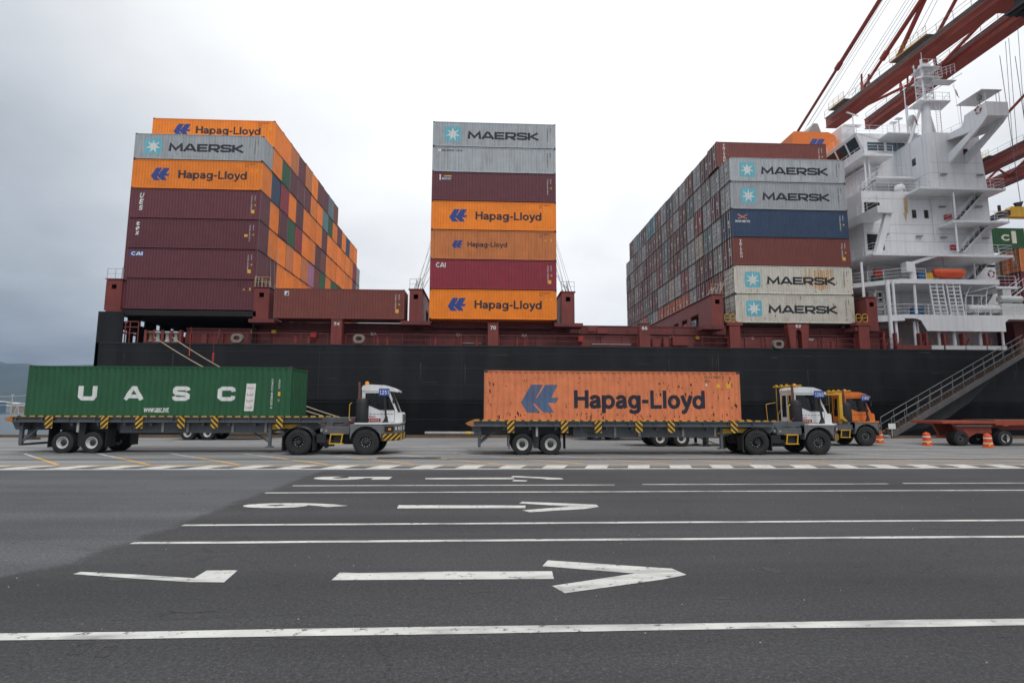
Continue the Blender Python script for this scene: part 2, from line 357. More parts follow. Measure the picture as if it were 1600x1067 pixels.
GB = {
 'H': (.80, [[(.11, 0), (.11, 1)], [(.69, 0), (.69, 1)], [(.11, .53), (.69, .53)]]),
 'a': (.66, [[(.10, .49)]+_arc(.31, .47, .20, .17, 160, 30, 6)+[(.51, .36), (.51, .12), (.57, .02)], [(.51, .40), (.30, .36), (.15, .30), (.11, .19), (.17, .09), (.30, .07), (.43, .12), (.51, .24)]]),
 'p': (.70, [[(.10, .72), (.10, -.27)], _ring(.36, .35, .24, .29)]), 'g': (.70, [_ring(.33, .36, .23, .28), [(.59, .72), (.59, -.04), (.52, -.16), (.36, -.21), (.20, -.19), (.09, -.10)]]),
 '-': (.46, [[(.05, .38), (.40, .38)]]), 'L': (.64, [[(.11, 1), (.11, .085), (.62, .085)]]), 'l': (.28, [[(.13, 0), (.13, 1)]]), 'o': (.68, [_ring(.33, .36, .24, .29)]),
 'y': (.62, [[(.07, .72), (.33, .06)], [(.57, .72), (.33, .02), (.24, -.15), (.16, -.20), (.05, -.19)]]), 'd': (.70, [[(.59, 0), (.59, 1)], _ring(.33, .35, .24, .29)]),
 'A': (.82, [[(.07, 0), (.36, .93), (.45, .93), (.75, 0)], [(.19, .27), (.63, .27)]]), 'C': (.78, [_arc(.42, .5, .31, .42, 45, 315, 14)]), 'I': (.28, [[(.13, 0), (.13, 1)]]),
 'U': (.78, [[(.11, 1), (.11, .3)]+_arc(.39, .34, .28, .26, 190, 350, 8)+[(.67, 1)]]), 'E': (.68, [[(.62, .92), (.11, .92), (.11, .08), (.64, .08)], [(.18, .5), (.57, .5)]]),
 'S': (.72, [[(.62, .74)]+_arc(.36, .71, .24, .21, 30, 200, 8)+[(.2, .56), (.5, .46)]+_arc(.36, .28, .25, .20, 40, -160, 9)]),
 'T': (.70, [[(.35, 0), (.35, .85)], [(.03, .92), (.67, .92)]]), 'R': (.76, [[(.11, 0), (.11, .92), (.45, .92), (.62, .83), (.65, .70), (.60, .55), (.45, .47), (.18, .47)], [(.40, .42), (.66, 0)]]),
 'O': (.82, [_ring(.41, .5, .31, .42)]), 'N': (.78, [[(.11, 0), (.11, .97), (.66, .03), (.66, 1)]]), 'X': (.72, [[(.06, 0), (.64, 1)], [(.64, 0), (.06, 1)]]),
 't': (.42, [[(.17, .95), (.17, .18), (.24, .07), (.38, .07)], [(.02, .66), (.38, .66)]]), 'e': (.66, [_arc(.33, .36, .24, .29, 0, 320, 16), [(.12, .38), (.55, .38)]]), 'x': (.62, [[(.06, 0), (.54, .72)], [(.54, 0), (.06, .72)]]),
 '0': (.70, [_ring(.35, .5, .25, .42)]), '1': (.50, [[(.08, .76), (.28, .95), (.28, 0)]]), '2': (.68, [[(.08, .70)]+_arc(.34, .70, .23, .22, 150, -30, 8)+[(.10, .10), (.62, .08)]]),
 '4': (.70, [[(.52, 0), (.52, .94), (.08, .32), (.66, .28)]]), '5': (.70, [[(.58, .92), (.17, .92), (.13, .52)]+_arc(.34, .34, .25, .26, 110, -150, 10)]),
 '6': (.70, [_ring(.35, .31, .25, .23), [(.56, .84), (.40, .93), (.22, .84), (.11, .60), (.10, .36)]]), '7': (.66, [[(.05, .92), (.60, .92), (.26, 0)]]), '8': (.70, [_ring(.35, .73, .20, .19), _ring(.35, .29, .25, .21)]),
 '9': (.70, [_ring(.35, .67, .25, .25), [(.60, .60), (.56, .30), (.42, .10), (.26, .06), (.12, .14)]]), ' ': (.4, [])}
def _strip(pts, T):
    """mitred band of width T along a centre line"""
    V = []; n = len(pts); closed = n > 3 and math.dist(pts[0], pts[-1]) < 1e-6
    if closed: pts = pts[:-1]; n -= 1
    for i in range(n):
        p = pts[i]; a = pts[i-1] if (i or closed) else None; c = pts[(i+1) % n] if (i < n-1 or closed) else None
        def nd(u, v): d = math.dist(u, v) or 1; return ((v[0]-u[0])/d, (v[1]-u[1])/d)
        d1 = nd(a, p) if a else nd(p, c); d2 = nd(p, c) if c else d1
        nx, ny = -(d1[1]+d2[1]), d1[0]+d2[0]; l = math.hypot(nx, ny) or 1; nx /= l; ny /= l
        co = max(.45, nx*-d1[1]+ny*d1[0]); k = T/2/co
        V += [(p[0]+nx*k, p[1]+ny*k), (p[0]-nx*k, p[1]-ny*k)]
    F = [(2*i, 2*i+1, 2*i+3, 2*i+2) for i in range(n-1)]
    if closed: F.append((2*n-2, 2*n-1, 1, 0))
    return V, F
def glyphs(s, x0, x1, z0, z1, T=.18, wide=False, gap=.02, vert=None, lean=0.0):
    """letters fitted to a box; every stroke lies a hair above the one before. returns (x, z, lift)"""
    V = []; F = []; pen = 0; k = 0
    for ch in s:
        w_, st_ = (GW if wide else GB).get(ch, GB.get(ch, (.5, [])))
        for q in st_:
            v, f = _strip(q, T); b = len(V); V += [(pen+a, c, .0006*(k % 3)) for a, c in v]; F += [tuple(i+b for i in g) for g in f]; k += 1
        pen += w_+gap
    if not V: return V, F
    a0 = min(v[0] for v in V); a1 = max(v[0] for v in V); c0 = min(v[1] for v in V); c1 = max(v[1] for v in V)
    U_ = lambda v: ((v[0]-a0)/(a1-a0), (v[1]-c0)/(c1-c0))
    if vert: return [(x0+(x1-x0)*U_(v)[1], z1-(z1-z0)*U_(v)[0], v[2]) for v in V], F
    return [(x0+(x1-x0)*U_(v)[0]+lean*U_(v)[1]*(z1-z0), z0+(z1-z0)*U_(v)[1], v[2]) for v in V], F
def stackedg(s, x0, x1, z0, z1, T=.2, gap=.22, lean=0.0):
    V = []; F = []; n = len(s); h = (z1-z0)/(n+(n-1)*gap)
    for i, ch in enumerate(s):
        zt = z1-i*h*(1+gap); xa, xb = (x0, x1) if ch != 'I' else ((x0+x1)/2-.03, (x0+x1)/2+.03)
        v, f = glyphs(ch, xa, xb, zt-h, zt, T, lean=lean); b = len(V); V += v; F += [tuple(j+b for j in g) for g in f]
    return V, F
# ------------------------------------------------------------ shipping containers
CL, CW, HC, ST = 12.192, 2.438, 2.896, 2.591
PER = .2755; X0C = -CL/2+.13; NP = int((CL-.26)/PER)
def corr(x):                    # depth of the side corrugation at local x
    if x < X0C or x > X0C+NP*PER: return 0.0
    u = (x-X0C) % PER
    if u < .072: return 0.0
    if u < .140: return .036*(u-.072)/.068
    if u < .210: return .036
    return .036*(1-(u-.210)/(PER-.210))
def corr_breaks():
    b = []
    for i in range(NP+1):
        for u in (0, .072, .140, .210):
            b.append(X0C+i*PER+u)
    return [x for x in b if x <= X0C+NP*PER+1e-6]
def body_mesh(H, m, far_end):
    b = MB(); xs = [-CL/2+.03]+corr_breaks()+[CL/2-.03]; zb, zt = .15, H-.075
    for sgn in (-1, 1):
        vs = []; 
        for x in xs:
            y = sgn*(CW/2-.012-corr(x)); vs += [(x, y, zb), (x, y, zt)]
        n = len(xs); b.add(vs, [(2*i, 2*i+2, 2*i+3, 2*i+1) for i in range(n-1)])
    # corrugated front wall at +X
    ys = []; y = -CW/2+.11; k = 0
    prof = []
    while y < CW/2-.11:
        for u, d in ((0, 0), (.09, 0), (.13, .045), (.20, .045)):
            if y+u < CW/2-.09: prof.append((y+u, d))
        y += .24
    prof = [(-CW/2+.03, 0)]+prof+[(CW/2-.03, 0)]
    vs = []
    for yy, d in prof: vs += [(CL/2-.012-d, yy, zb), (CL/2-.012-d, yy, zt)]
    b.add(vs, [(2*i, 2*i+2, 2*i+3, 2*i+1) for i in range(len(prof)-1)])
    b.box(-CL/2+.04, CL/2-.04, -CW/2+.05, CW/2-.05, H-.05, H-.02)
    b.box(-CL/2+.04, CL/2-.04, -CW/2+.05, CW/2-.05, .10, .14)
    if far_end: b.box(-CL/2+.012, -CL/2+.04, -CW/2+.05, CW/2-.05, zb, zt)
    return b.mesh('body', m)
def frame_mesh(H, m):
    b = MB()
    for sy in (-1, 1):
        b.box(-CL/2+.1, CL/2-.1, sy*(CW/2-.06), sy*(CW/2-.004), .035, .155)
        b.box(-CL/2+.1, CL/2-.1, sy*(CW/2-.05), sy*(CW/2-.008), H-.08, H-.02)
        for sx in (-1, 1):
            b.box(sx*(CL/2-.11), sx*(CL/2-.006), sy*(CW/2-.09), sy*(CW/2-.003), .118, H-.118)
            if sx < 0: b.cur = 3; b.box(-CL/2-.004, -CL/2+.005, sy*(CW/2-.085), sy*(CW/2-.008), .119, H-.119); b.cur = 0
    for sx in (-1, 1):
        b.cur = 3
        b.box(sx*(CL/2-.11), sx*(CL/2-.05), -CW/2+.1, CW/2-.1, .06, .15)  # at +X the dark colour is painted shade of the gap between tiers
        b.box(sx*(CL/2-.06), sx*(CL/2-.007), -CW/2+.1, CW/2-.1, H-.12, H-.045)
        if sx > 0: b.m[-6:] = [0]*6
    b.cur = 1
    for sx in (-1, 1):
        for sy in (-1, 1):
            for z in (0, H-.118):
                b.box(sx*(CL/2-.178), sx*(CL/2), sy*(CW/2-.162), sy*CW/2, z, z+.118)
    b.cur = 2
    for sx in (-1, 1):
        for sy in (-1, 1):
            for z in (0, H-.118):
                cx = sx*(CL/2-.09); cz = z+.06; ox = sx*(CL/2+.002)
                b.poly([(cx+.05*math.cos(t*math.pi/5), sy*(CW/2+.002), cz+.032*math.sin(t*math.pi/5)) for t in range(10)])
                b.poly([(ox, sy*(CW/2-.08)+.045*math.cos(t*math.pi/5), cz+.032*math.sin(t*math.pi/5)) for t in range(10)])
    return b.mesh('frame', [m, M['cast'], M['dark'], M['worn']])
def door_mesh(H, m, sgn):       # one leaf of the door at -X, sgn gives its side
    b = MB(); y0, y1 = (.01, CW/2-.10) if sgn > 0 else (-CW/2+.10, -.01); x = -CL/2
    b.box(x+.045, x+.07, y0, y1, .17, H-.13)
    ed = [(y0, y0+.06), (y1-.06, y1)]
    for a, c in ed: b.box(x+.012, x+.045, a, c, .17, H-.13)
    zs = [.17, .17+(H-.3)*.24, .17+(H-.3)*.43, .17+(H-.3)*.62, .17+(H-.3)*.81, H-.13]
    for i, z in enumerate(zs):
        a, c = (z, z+.09) if i == 0 else ((z-.09, z) if i == len(zs)-1 else (z-.06, z+.06))
        b.box(x+.016, x+.045, y0+.06, y1-.06, a, c)
    for z in (.5, H*.4, H*.65, H-.4): b.box(x+.004, x+.04, (y1 if sgn > 0 else y0-.0)-.01*sgn, (y1 if sgn > 0 else y0)+.06*sgn, z-.05, z+.05)
    b.cur = 1; b.box(x+.006, x+.03, y0-.02, y0+.022, .17, H-.13); b.box(x+.006, x+.03, y1-.022, y1+.02, .17, H-.13); b.box(x+.006, x+.03, y0, y1, .135, .172); b.box(x+.006, x+.03, y0, y1, H-.132, H-.09)
    b.cur = 2
    if sgn < 0: b.box(x+.012, x+.018, y0+.5, y0+.8, H*.52, H*.66)
    b.cur = 1
    for i, z in enumerate(zs[1:-1]): b.box(x+.040, x+.047, y0+.062, y1-.062, z-.12, z-.062)  # black strips under the ribs paint in the shade of the recesses
    return b.mesh('door', [m, M['black'], M['white_ink']])
def rod_mesh(H, y, handle):
    b = MB(); x = -CL/2-.012
    b.tube((x, y, .06), (x, y, H-.06), .026, 6)
    for z in (.3, 1.0, 1.7, H-.3): b.box(x-.02, x+.03, y-.05, y+.05, z-.035, z+.035)
    for z in (.10, H-.10): b.box(x-.03, x+.02, y-.045, y+.045, z-.05, z+.05)
    b.bar((x-.03, y, 1.12), (x-.03, y+handle, 1.10), .02, .04)
    b.box(x-.01, x+.03, y+handle*.6-.1, y+handle*.6+.1, 1.18, 1.34)
    return b.mesh('locking_bar', M['lockbar'])
_cm = {}
def cached(key, fn, *a):
    if key not in _cm: _cm[key] = fn(*a)
    return _cm[key]
HMAP = {'H': HC, 'S': ST}
def container(code, h, X, Y, Z, label, group=None, doors=False, cat='container', frame=None):
    """X,Y = centre, Z = underside"""
    H = HMAP[h]; c = thing('shipping_container', label, cat, (X, Y, Z), 0, group)
    link('body', cached(('b', code, h, not doors), body_mesh, H, CC[code], not doors), c)
    link('frame', cached(('f', frame or code, h), frame_mesh, H, CC[frame or code]), c)
    if doors:
        for sg in (1, -1):
            d = link('door', cached(('d', code, h, sg), door_mesh, H, CC[code], sg), c)
            for yy, hd in ((.36*sg, .3*sg), (.86*sg, -.3*sg)):
                link('locking_bar', cached(('r', h, yy), rod_mesh, H, yy, hd), d)
    c['_h'] = H
    return c
def decal(c, name, shape, material, lift=.004, follow=True, label=None):
    """painted mark on the side of container c that faces -Y; follows the corrugation"""
    V, F = shape
    if not V: return None
    bm = bmesh.new(); lf = {}; vs = []
    lay = bm.verts.layers.float.new('lift')
    for v in V: q = bm.verts.new((v[0], 0, v[1])); q[lay] = v[2] if len(v) > 2 else 0.0; vs.append(q)
    for f in F:
        try: bm.faces.new([vs[i] for i in f])
        except ValueError: pass
    x0 = min(v[0] for v in V); x1 = max(v[0] for v in V)
    bm.normal_update(); bmesh.ops.triangulate(bm, faces=bm.faces[:])
    if follow:
        for xb in corr_breaks():
            if x0 < xb < x1:
                bmesh.ops.bisect_plane(bm, geom=bm.verts[:]+bm.edges[:]+bm.faces[:], plane_co=(xb, 0, 0), plane_no=(1, 0, 0), dist=1e-5)
    for v in bm.verts: v.co.y = -(CW/2-.012-(corr(v.co.x) if follow else 0))-lift-v[lay]
    bmesh.ops.recalc_face_normals(bm, faces=bm.faces[:])
    for f in bm.faces:
        if f.normal.y > 0: f.normal_flip()
    me = bpy.data.meshes.new(name); bm.to_mesh(me); bm.free(); me.materials.append(material)
    o = link(name, me, c)
    if label: o['label'] = label
    return o
# decals take local coordinates from the lower left corner of the side: u along the length, v up
def U(u): return u-CL/2
def D(c, name, shp, m, **k):
    V, F = shp; return decal(c, name, ([(U(q[0]),)+tuple(q[1:]) for q in V], F), m, **k)
def maersk(c, lu0=1.17, dz=0):
    H = c['_h']; k = H/ST; s = 1.42
    zc = H*.50
    D(c, 'logo_panel', poly2d(rrect(lu0, lu0+1.6, zc-.78, zc+.82, .22)), M['star_blue'])
    D(c, 'logo_star', star7(lu0+.8, zc, .74), M['white_ink'], lift=.007)
    D(c, 'lettering', glyphs('MAERSK', lu0+2.25, lu0+9.35, zc-.52, zc+.46, T=.25, wide=True, gap=.04), M['ink'])
def hapag(c, lu=1.75, lw=1.75, tu0=4.3, tu1=10.75, zc=None, hh=1.0, logo=None):
    H = c['_h']; zc = zc or H*.50
    D(c, 'logo', hl_logo(lu, lu+lw, zc-lw*.36, zc+lw*.36), logo or M['logo_blue'])
    D(c, 'lettering', glyphs('Hapag-Lloyd', tu0, tu1, zc-hh*.62, zc+hh*.42, T=.185), M['ink_hl'])
def marks(c, col='white_ink', style=0):
    """small data marks at the right end, warning triangle and stickers"""
    H = c['_h']; rnd = random.Random(style*7+3)
    num = '%06d %d' % (rnd.randint(100000, 999999), rnd.randint(0, 9))
    if style < 2:
        D(c, 'data_marks', text2d('TCNU '+num, 11.30, 11.42, H*.28, H*.84, .01, vert='down'), M[col])
        D(c, 'data_marks', text2d('45G1', 11.62, 11.72, H*.66, H*.84, .01, vert='down'), M[col])
    else:
        D(c, 'data_marks', text2d('HLXU '+num, 10.5, 11.55, H*.88, H*.93, .005), M['ink_hl'])
        D(c, 'data_marks', text2d('45G1', 10.5, 10.85, H*.80, H*.85, .005), M['ink_hl'])
    z = H*.48 if style < 2 else H*.66
    u = 11.62 if style < 2 else 11.05
    D(c, 'warning_sticker', poly2d([(u-.03, z), (u+.19, z), (u+.08, z+.2)]), M['yellow_ink'])
    if style == 0: D(c, 'caution_sticker', poly2d([(11.35, .22*H), (11.68, .22*H), (11.68, .34*H), (11.35, .34*H)]), M['yellow_ink'])
    if style >= 2: D(c, 'caution_sticker', poly2d([(11.62, z-.02), (11.76, z-.02), (11.76, z+.24), (11.62, z+.24)]), M['yellow_ink'])

ORD = 'first second third fourth fifth sixth seventh eighth ninth tenth eleventh twelfth thirteenth fourteenth fifteenth sixteenth seventeenth'.split()
PZ = .030                       # gap between tiers
def stack(X0, Y, Z, tiers, side, names):
    """tiers: list of (code, height) from the bottom; X0 = left end"""
    out = []; z = Z
    for (code, h), nm in zip(tiers, names):
        out.append(container(code, h, X0+CL/2, Y+CW/2, z, nm, side['group'], side.get('doors', False), frame=side.get('frame', {}).get(len(out))))
        z += HMAP[h]+PZ
    return out
RP = 2.50
YM = 52.82
XM = -5.44
# --- middle tower
gm = 'containers in the middle tower'
mid = stack(XM, YM, 10.62, [('O','H'),('C','H'),('o','H'),('O','H'),('M','H'),('g','S'),('g','S')], dict(group=gm), [
 'bright orange container at the very bottom of the middle tower', 'crimson container second from the bottom of the middle tower',
 'faded orange container with small lettering and dirt streaks, third up in the middle tower', 'bright orange container just under the maroon one in the middle tower',
 'plain dark maroon container in the middle tower', 'pale grey container with tiny lettering, second from the top of the middle tower',
 'grey container with blue star panel on top of the middle tower'])
hapag(mid[0]); marks(mid[0], style=2)
D(mid[1], 'lettering', glyphs('CAI', .55, 1.5, 2.1, 2.6, T=.2), M['white_ink']); marks(mid[1], style=0)
hapag(mid[2], lu=2.05, lw=1.05, tu0=3.55, tu1=7.4, zc=1.50, hh=.62); marks(mid[2], style=3)
hapag(mid[3]); marks(mid[3], style=2)
D(mid[4], 'lettering', poly2d([(.75,2.1),(1.9,2.1),(1.9,2.38),(.75,2.38)]), M['logo_blue'])
D(mid[4], 'lettering', text2d('BEACON', 1.0, 1.85, 2.14, 2.33, .03), M['white_ink'], lift=.007)
D(mid[4], 'logo', poly2d([(.72,2.1),(.88,2.1),(.86,2.5),(.90,2.6),(.80,2.68),(.70,2.6),(.74,2.5)]), M['white_ink'], lift=.008)
D(mid[4], 'sticker', poly2d([(1.15,2.44),(1.9,2.44),(1.9,2.58),(1.15,2.54)]), M['yellow_ink']); marks(mid[4], style=1)
D(mid[5], 'logo_panel', poly2d(rrect(.55, .82, 2.10, 2.36, .03)), M['white_ink'])
D(mid[5], 'lettering', text2d('MAERSK LINE', .95, 2.95, 2.12, 2.32, .02), M['ink']); marks(mid[5], 'ink', 1)
maersk(mid[6]); marks(mid[6], 'ink', 1)
# --- left block: near column then rows behind
XL = -33.98; YL = 52.92; ZL = 11.27
gl = 'containers in the left block'
lc = stack(XL, YL, ZL, [('M','H'),('M','H'),('M','H'),('M','H'),('O','H'),('g','S')], dict(group=gl), [
 'dark maroon container without lettering at the bottom of the left block near column', 'dark maroon container with CAI in its upper left corner in the left block',
 'dark maroon container with tex in leaning white letters', 'dark maroon container with U E S in leaning white letters',
 'bright orange container directly under the grey one in the left block', 'grey container with blue star panel on top of the near column of the left block'])
marks(lc[0], style=3); 
D(lc[1], 'logo_panel', poly2d([(.45,2.15),(1.75,2.15),(1.75,2.62),(.45,2.62)]), M['logo_blue'])
D(lc[1], 'lettering', glyphs('CAI', .55, 1.62, 2.2, 2.56, T=.24), M['white_ink'], lift=.007); marks(lc[1], style=0)
D(lc[2], 'lettering', stackedg('tex', .75, 1.08, 1.25, 2.55, .2, lean=.15), M['white_ink']); marks(lc[2], style=1)
D(lc[2], 'caution_sticker', poly2d([(10.85,1.25),(11.2,1.25),(11.2,1.48),(10.85,1.48)]), M['yellow_ink'])
D(lc[3], 'lettering', stackedg('UES', .85, 1.22, .75, 2.45, .24, lean=.2), M['white_ink']); marks(lc[3], style=0)
hapag(lc[4]); marks(lc[4], style=2)
maersk(lc[5], .95); marks(lc[5], 'ink', 1)
LT = {7: 'OOoMoOMMTm'+'MONOO', 6: 'OEMMMOOTEO'+'OOOOC', 5: 'NCOMOOOMOO'+'OOOOM', 4: 'OMECOOMmOO'+'EMOOM', 3: 'OOoOoPmEOE'+'EPOOm', 2: 'MOOOOoMMOE'+'EMOOM', 1: 'MMOOMOMMOM'+'MMOMM'}
for i in range(1, 17):
    z = ZL; nt_ = 7 if i <= 10 else 6
    if i == 16: nt_ = 5
    for t in range(1, nt_+1):
        key = t if i <= 10 else t+1
        code = LT[min(7, key)][i-1] if i <= 15 else 'G'
        h = 'S' if (t == 6 and i < 11) else 'H'
        if i in (1, 2) and t == 1: code = 'M'
        nm = '%s container end in the left block, %s column from the front, %s tier' % (cname[code], ORD[i], ORD[t-1])
        if i == 1 and t == 7: nm = 'bright orange container with lettering half hidden behind the grey one, top of the left block'
        c = container(code, h, XL+CL/2+random.Random(i*9+t).uniform(-.035, .035), YL+i*RP+CW/2, z, nm, gl)
        if i == 1 and t == 7: hapag(c, lu=2.1, lw=1.7, tu0=4.3, tu1=10.75, zc=1.72); marks(c, style=2)
        z += HMAP[h]+PZ
# --- single container on the low bay
p0 = at(426.2, 497.3, 52.85)
sc_ = container('m', 'H', p0.x+CL/2, 52.85+CW/2, p0.z, 'single brown-red container lying low between the left block and the middle tower', None)
D(sc_, 'logo_panel', poly2d([(.95,2.2),(1.35,2.2),(1.35,2.62),(.95,2.62)]), M['white_ink'])
D(sc_, 'logo', poly2d([(1.0,2.25),(1.32,2.25),(1.30,2.56)]), M['logo_blue'], lift=.007); marks(sc_, style=0)
# --- right block
XR = 24.75; YR = 53.85; ZR = 10.75
gr = 'containers in the right block'
rc = stack(XR, YR, ZR, [('W','H'),('W','H'),('m','H'),('N','H'),('g','H'),('g','S')], dict(group=gr, doors=True, frame={0: 'W'}), [
 'rust-spotted dirty white container at the bottom front of the right block', 'dirty white container with an orange rust stain across its lettering, right block',
 'brown-red container between the navy and the dirty white ones in the right block', 'navy blue container in the near column of the right block',
 'grey container directly above the navy one in the right block', 'grey container on top of the near column of the right block'])
for i_ in (0, 1, 4, 5): maersk(rc[i_], 1.1); marks(rc[i_], 'ink', 1)
mr_ = mat('orange_rust_stain', (.58, .30, .10), .7, .2, grime=.7, gcol=(.60, .50, .34), streak=(3, 3, .5)); rnd = random.Random(4); u = 7.3
while u < 10.3:
    w_ = rnd.uniform(.05, .2); t_ = 2.72-rnd.uniform(0, .25); b_ = .25+rnd.uniform(0, .9)*(1 if abs(u-8.9) > .7 else .3)
    D(rc[1], 'rust_stain', poly2d([(u+.02, b_), (u+w_, b_+.2), (u+w_*.9, t_), (u, t_)]), mr_, lift=.003); u += w_+rnd.uniform(.0, .10)*(1 if abs(u-8.9) < .7 else 2.6)
D(rc[2], 'lettering', stackedg('TRITON', .72, .98, .75, 2.65, .2, .12), M['white_ink']); marks(rc[2], style=0)
D(rc[3], 'lettering', glyphs('XINES', .35, 1.95, 1.5, 1.8, T=.2), M['white_ink'])
D(rc[3], 'logo', poly2d([(.6,2.35),(.75,2.42),(1.2,2.18),(1.65,2.42),(1.75,2.35),(1.3,2.1),(1.7,1.95),(1.6,1.9),(1.15,2.03),(.75,1.9),(.6,1.96),(1.05,2.1)]), mat('coral_ink', (.6, .22, .15), .6)); marks(rc[3], style=1)
RT = {7: 'MMgmgGNgmccmcgmM', 6: 'gGgTmgmGmmMgGmgg', 5: 'MgCgMmMTmmCMGmgm', 4: 'gTBgGmMGCGmMmGmM', 3: 'GMmgCgBGgMMTCMMm', 2: 'CCMgRRRRRgTRGMmG', 1: 'MMMgRRRREoRRRmRG'}
for i in range(1, 17):
    z = ZR; n_ = 7 if i < 16 else 6
    for t in range(1, n_+1):
        code = RT[t][i-1]
        if t <= 2 and code == 'o' : code = 'o'
        h = 'S' if t == 6 else 'H'
        nm = '%s container door in the right block, %s column from the front, %s tier' % (cname[code], ORD[i], ORD[t-1])
        if i == 1 and t == 7: nm = 'brown-red container with white TRITON letters on top of the right block'; code = 'm'
        c = container(code, h, XR+CL/2-(.15 if (i == 1 and t == 7) else 0)+random.Random(i*9+t).uniform(-.035, .035), YR+i*RP+CW/2, z, nm, gr, doors=True)
        if i == 1 and t == 7:
            D(c, 'lettering', stackedg('TRITON', .72, .98, .6, 2.65, .2, .12), M['white_ink']); marks(c, style=0)
        z += HMAP[h]+PZ
# ------------------------------------------------------------ the ship
YH = 52.3                      # side of the hull
ship = thing('container_ship', 'black-hulled container ship with red-brown deck and white deckhouse behind the trucks', 'ship', (0, YH, -3))
def SB(name, mb, m, parent=None, smooth=False):
    """ship part: built in world coordinates, then hung under the ship"""
    o = mb.build(name, m, parent or ship, smooth)
    if parent is None: o.matrix_parent_inverse = Matrix.Translation((0, -YH, 3))
    return o
ZD = 8.02; BE = 42.8
xs0 = at(147, 560, YH).x; XE = 150.0
xr = at(190, 530, YH).x
zb = at(152, 486.5, YH).z
# hull side with plating seams
h = MB()
prof = [(-4.0, .9), (1.0, .35), (3.0, 0.0), (ZD, 0.0)]     # (z, inset)
def hull_pts(x, zt, dz=0):
    return [(x, YH+ins, min(z, zt)) for z, ins in prof]
xsn = [xs0, xr]+[xr+i*6.0 for i in range(1, 31)]
for a, b_ in zip(xsn, xsn[1:]):
    for (z0, i0), (z1, i1) in zip(prof, prof[1:]):
        h.add([(a, YH+i0, z0), (b_, YH+i0, z0), (b_, YH+i1, z1), (a, YH+i1, z1)], [(0, 1, 2, 3)])
        h.add([(a, YH+BE-i0, z0), (b_, YH+BE-i0, z0), (b_, YH+BE-i1, z1), (a, YH+BE-i1, z1)], [(3, 2, 1, 0)])
h.box(xs0, xs0+.3, YH+.0, YH+BE, -4, ZD-.01)
h.box(xs0+.001, xr, YH, YH+.12, ZD-.011, zb)              # raised bulwark at the stern corner
h.box(xs0+.002, xs0+.4, YH+.121, YH+2.2, ZD-.012, zb-.01)
SB('hull', h, M['hull'])
q = MB()                                             # proud weld seams, rubbing strake
for z in (1.2, 2.75, 4.35, 5.95, 7.35): q.box(xs0+.5, 120, YH-.012, YH+.02, z-.02, z+.02)
for i in range(12): q.box(xs0+7+i*13.1, xs0+7.03+i*13.1, YH-.012, YH+.02, 3.0, ZD-.1)
q.box(xs0+.4, 120, YH-.05, YH+.05, ZD-.06, ZD+.05)
SB('weld_seam', q, M['seam'])
rnd = random.Random(31)
for i in range(46):
    x = rnd.uniform(-34, 60); z = rnd.choice([rnd.uniform(1.4, 4.5), rnd.uniform(4.5, 7.8)]); l_ = rnd.uniform(.3, 2.6); t_ = rnd.uniform(.015, .06); yy = YH-.004+max(0, (3.0-z)*.175)
    b = MB()
    if i % 3: b.poly([(x, yy, z), (x+l_, yy, z+rnd.uniform(-.1, .1)), (x+l_*.9, yy, z+t_), (x+l_*.2, yy, z+t_*1.4)])
    else: x2 = x; h_ = rnd.uniform(.5, 2.2); z = rnd.uniform(5.2, 7.7); b.poly([(x2, YH-.004, z-h_), (x2+.03, YH-.004, z-h_), (x2+.06, YH-.004, z), (x2-.02, YH-.004, z)])
    SB('hull_scuff', b, M['scuff'])
# deck
d = MB(); d.box(xs0+.35, 120, YH+.06, YH+BE-.1, ZD-.4, ZD-.03)
SB('main_deck', d, M['deck_red'])
# stern mooring deck: dark room under the left block, openings in the far and aft walls
zc0 = ZL-.12
xl, xrr = at(190, 500, 52.6).x, at(392, 500, 52.6).x
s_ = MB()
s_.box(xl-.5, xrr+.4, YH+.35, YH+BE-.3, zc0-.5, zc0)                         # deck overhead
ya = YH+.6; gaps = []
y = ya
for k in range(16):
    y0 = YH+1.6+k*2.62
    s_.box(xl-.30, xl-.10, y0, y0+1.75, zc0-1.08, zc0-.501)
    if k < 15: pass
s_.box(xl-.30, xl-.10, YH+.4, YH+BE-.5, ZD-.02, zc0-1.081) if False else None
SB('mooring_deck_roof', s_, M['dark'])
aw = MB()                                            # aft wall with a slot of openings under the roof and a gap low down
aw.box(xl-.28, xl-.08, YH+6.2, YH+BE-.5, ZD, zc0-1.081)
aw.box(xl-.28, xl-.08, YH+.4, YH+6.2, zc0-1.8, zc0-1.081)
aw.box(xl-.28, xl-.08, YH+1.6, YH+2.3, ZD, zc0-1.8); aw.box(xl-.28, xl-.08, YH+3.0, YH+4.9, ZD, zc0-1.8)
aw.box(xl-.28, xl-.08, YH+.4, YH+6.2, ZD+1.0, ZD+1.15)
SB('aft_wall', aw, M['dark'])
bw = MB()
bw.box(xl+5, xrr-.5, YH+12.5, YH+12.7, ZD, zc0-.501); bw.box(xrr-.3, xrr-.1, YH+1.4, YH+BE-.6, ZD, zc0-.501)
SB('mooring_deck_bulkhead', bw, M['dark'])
iw = MB()                                            # red screen wall inside
a_ = at(292, 515, YH+1.6); b2 = at(400, 518, YH+1.6)
iw.box(a_.x, b2.x, YH+1.6, YH+1.75, ZD, a_.z); iw.box(a_.x, b2.x, YH+1.5, YH+1.85, a_.z, a_.z+.16)
for px in (300, 325, 350): iw.box(atX(px, YH+1.5), atX(px, YH+1.5)+.5, YH+1.35, YH+1.598, ZD, ZD+1.1)
iw.bar((atX(348, YH+1.0), YH+1.0, ZD), (atX(352, YH+1.0), YH+1.0, a_.z), .14)
SB('red_screen_wall', iw, M['deck_red2'])
rl = MB()                                            # red cage railing at the stern corner
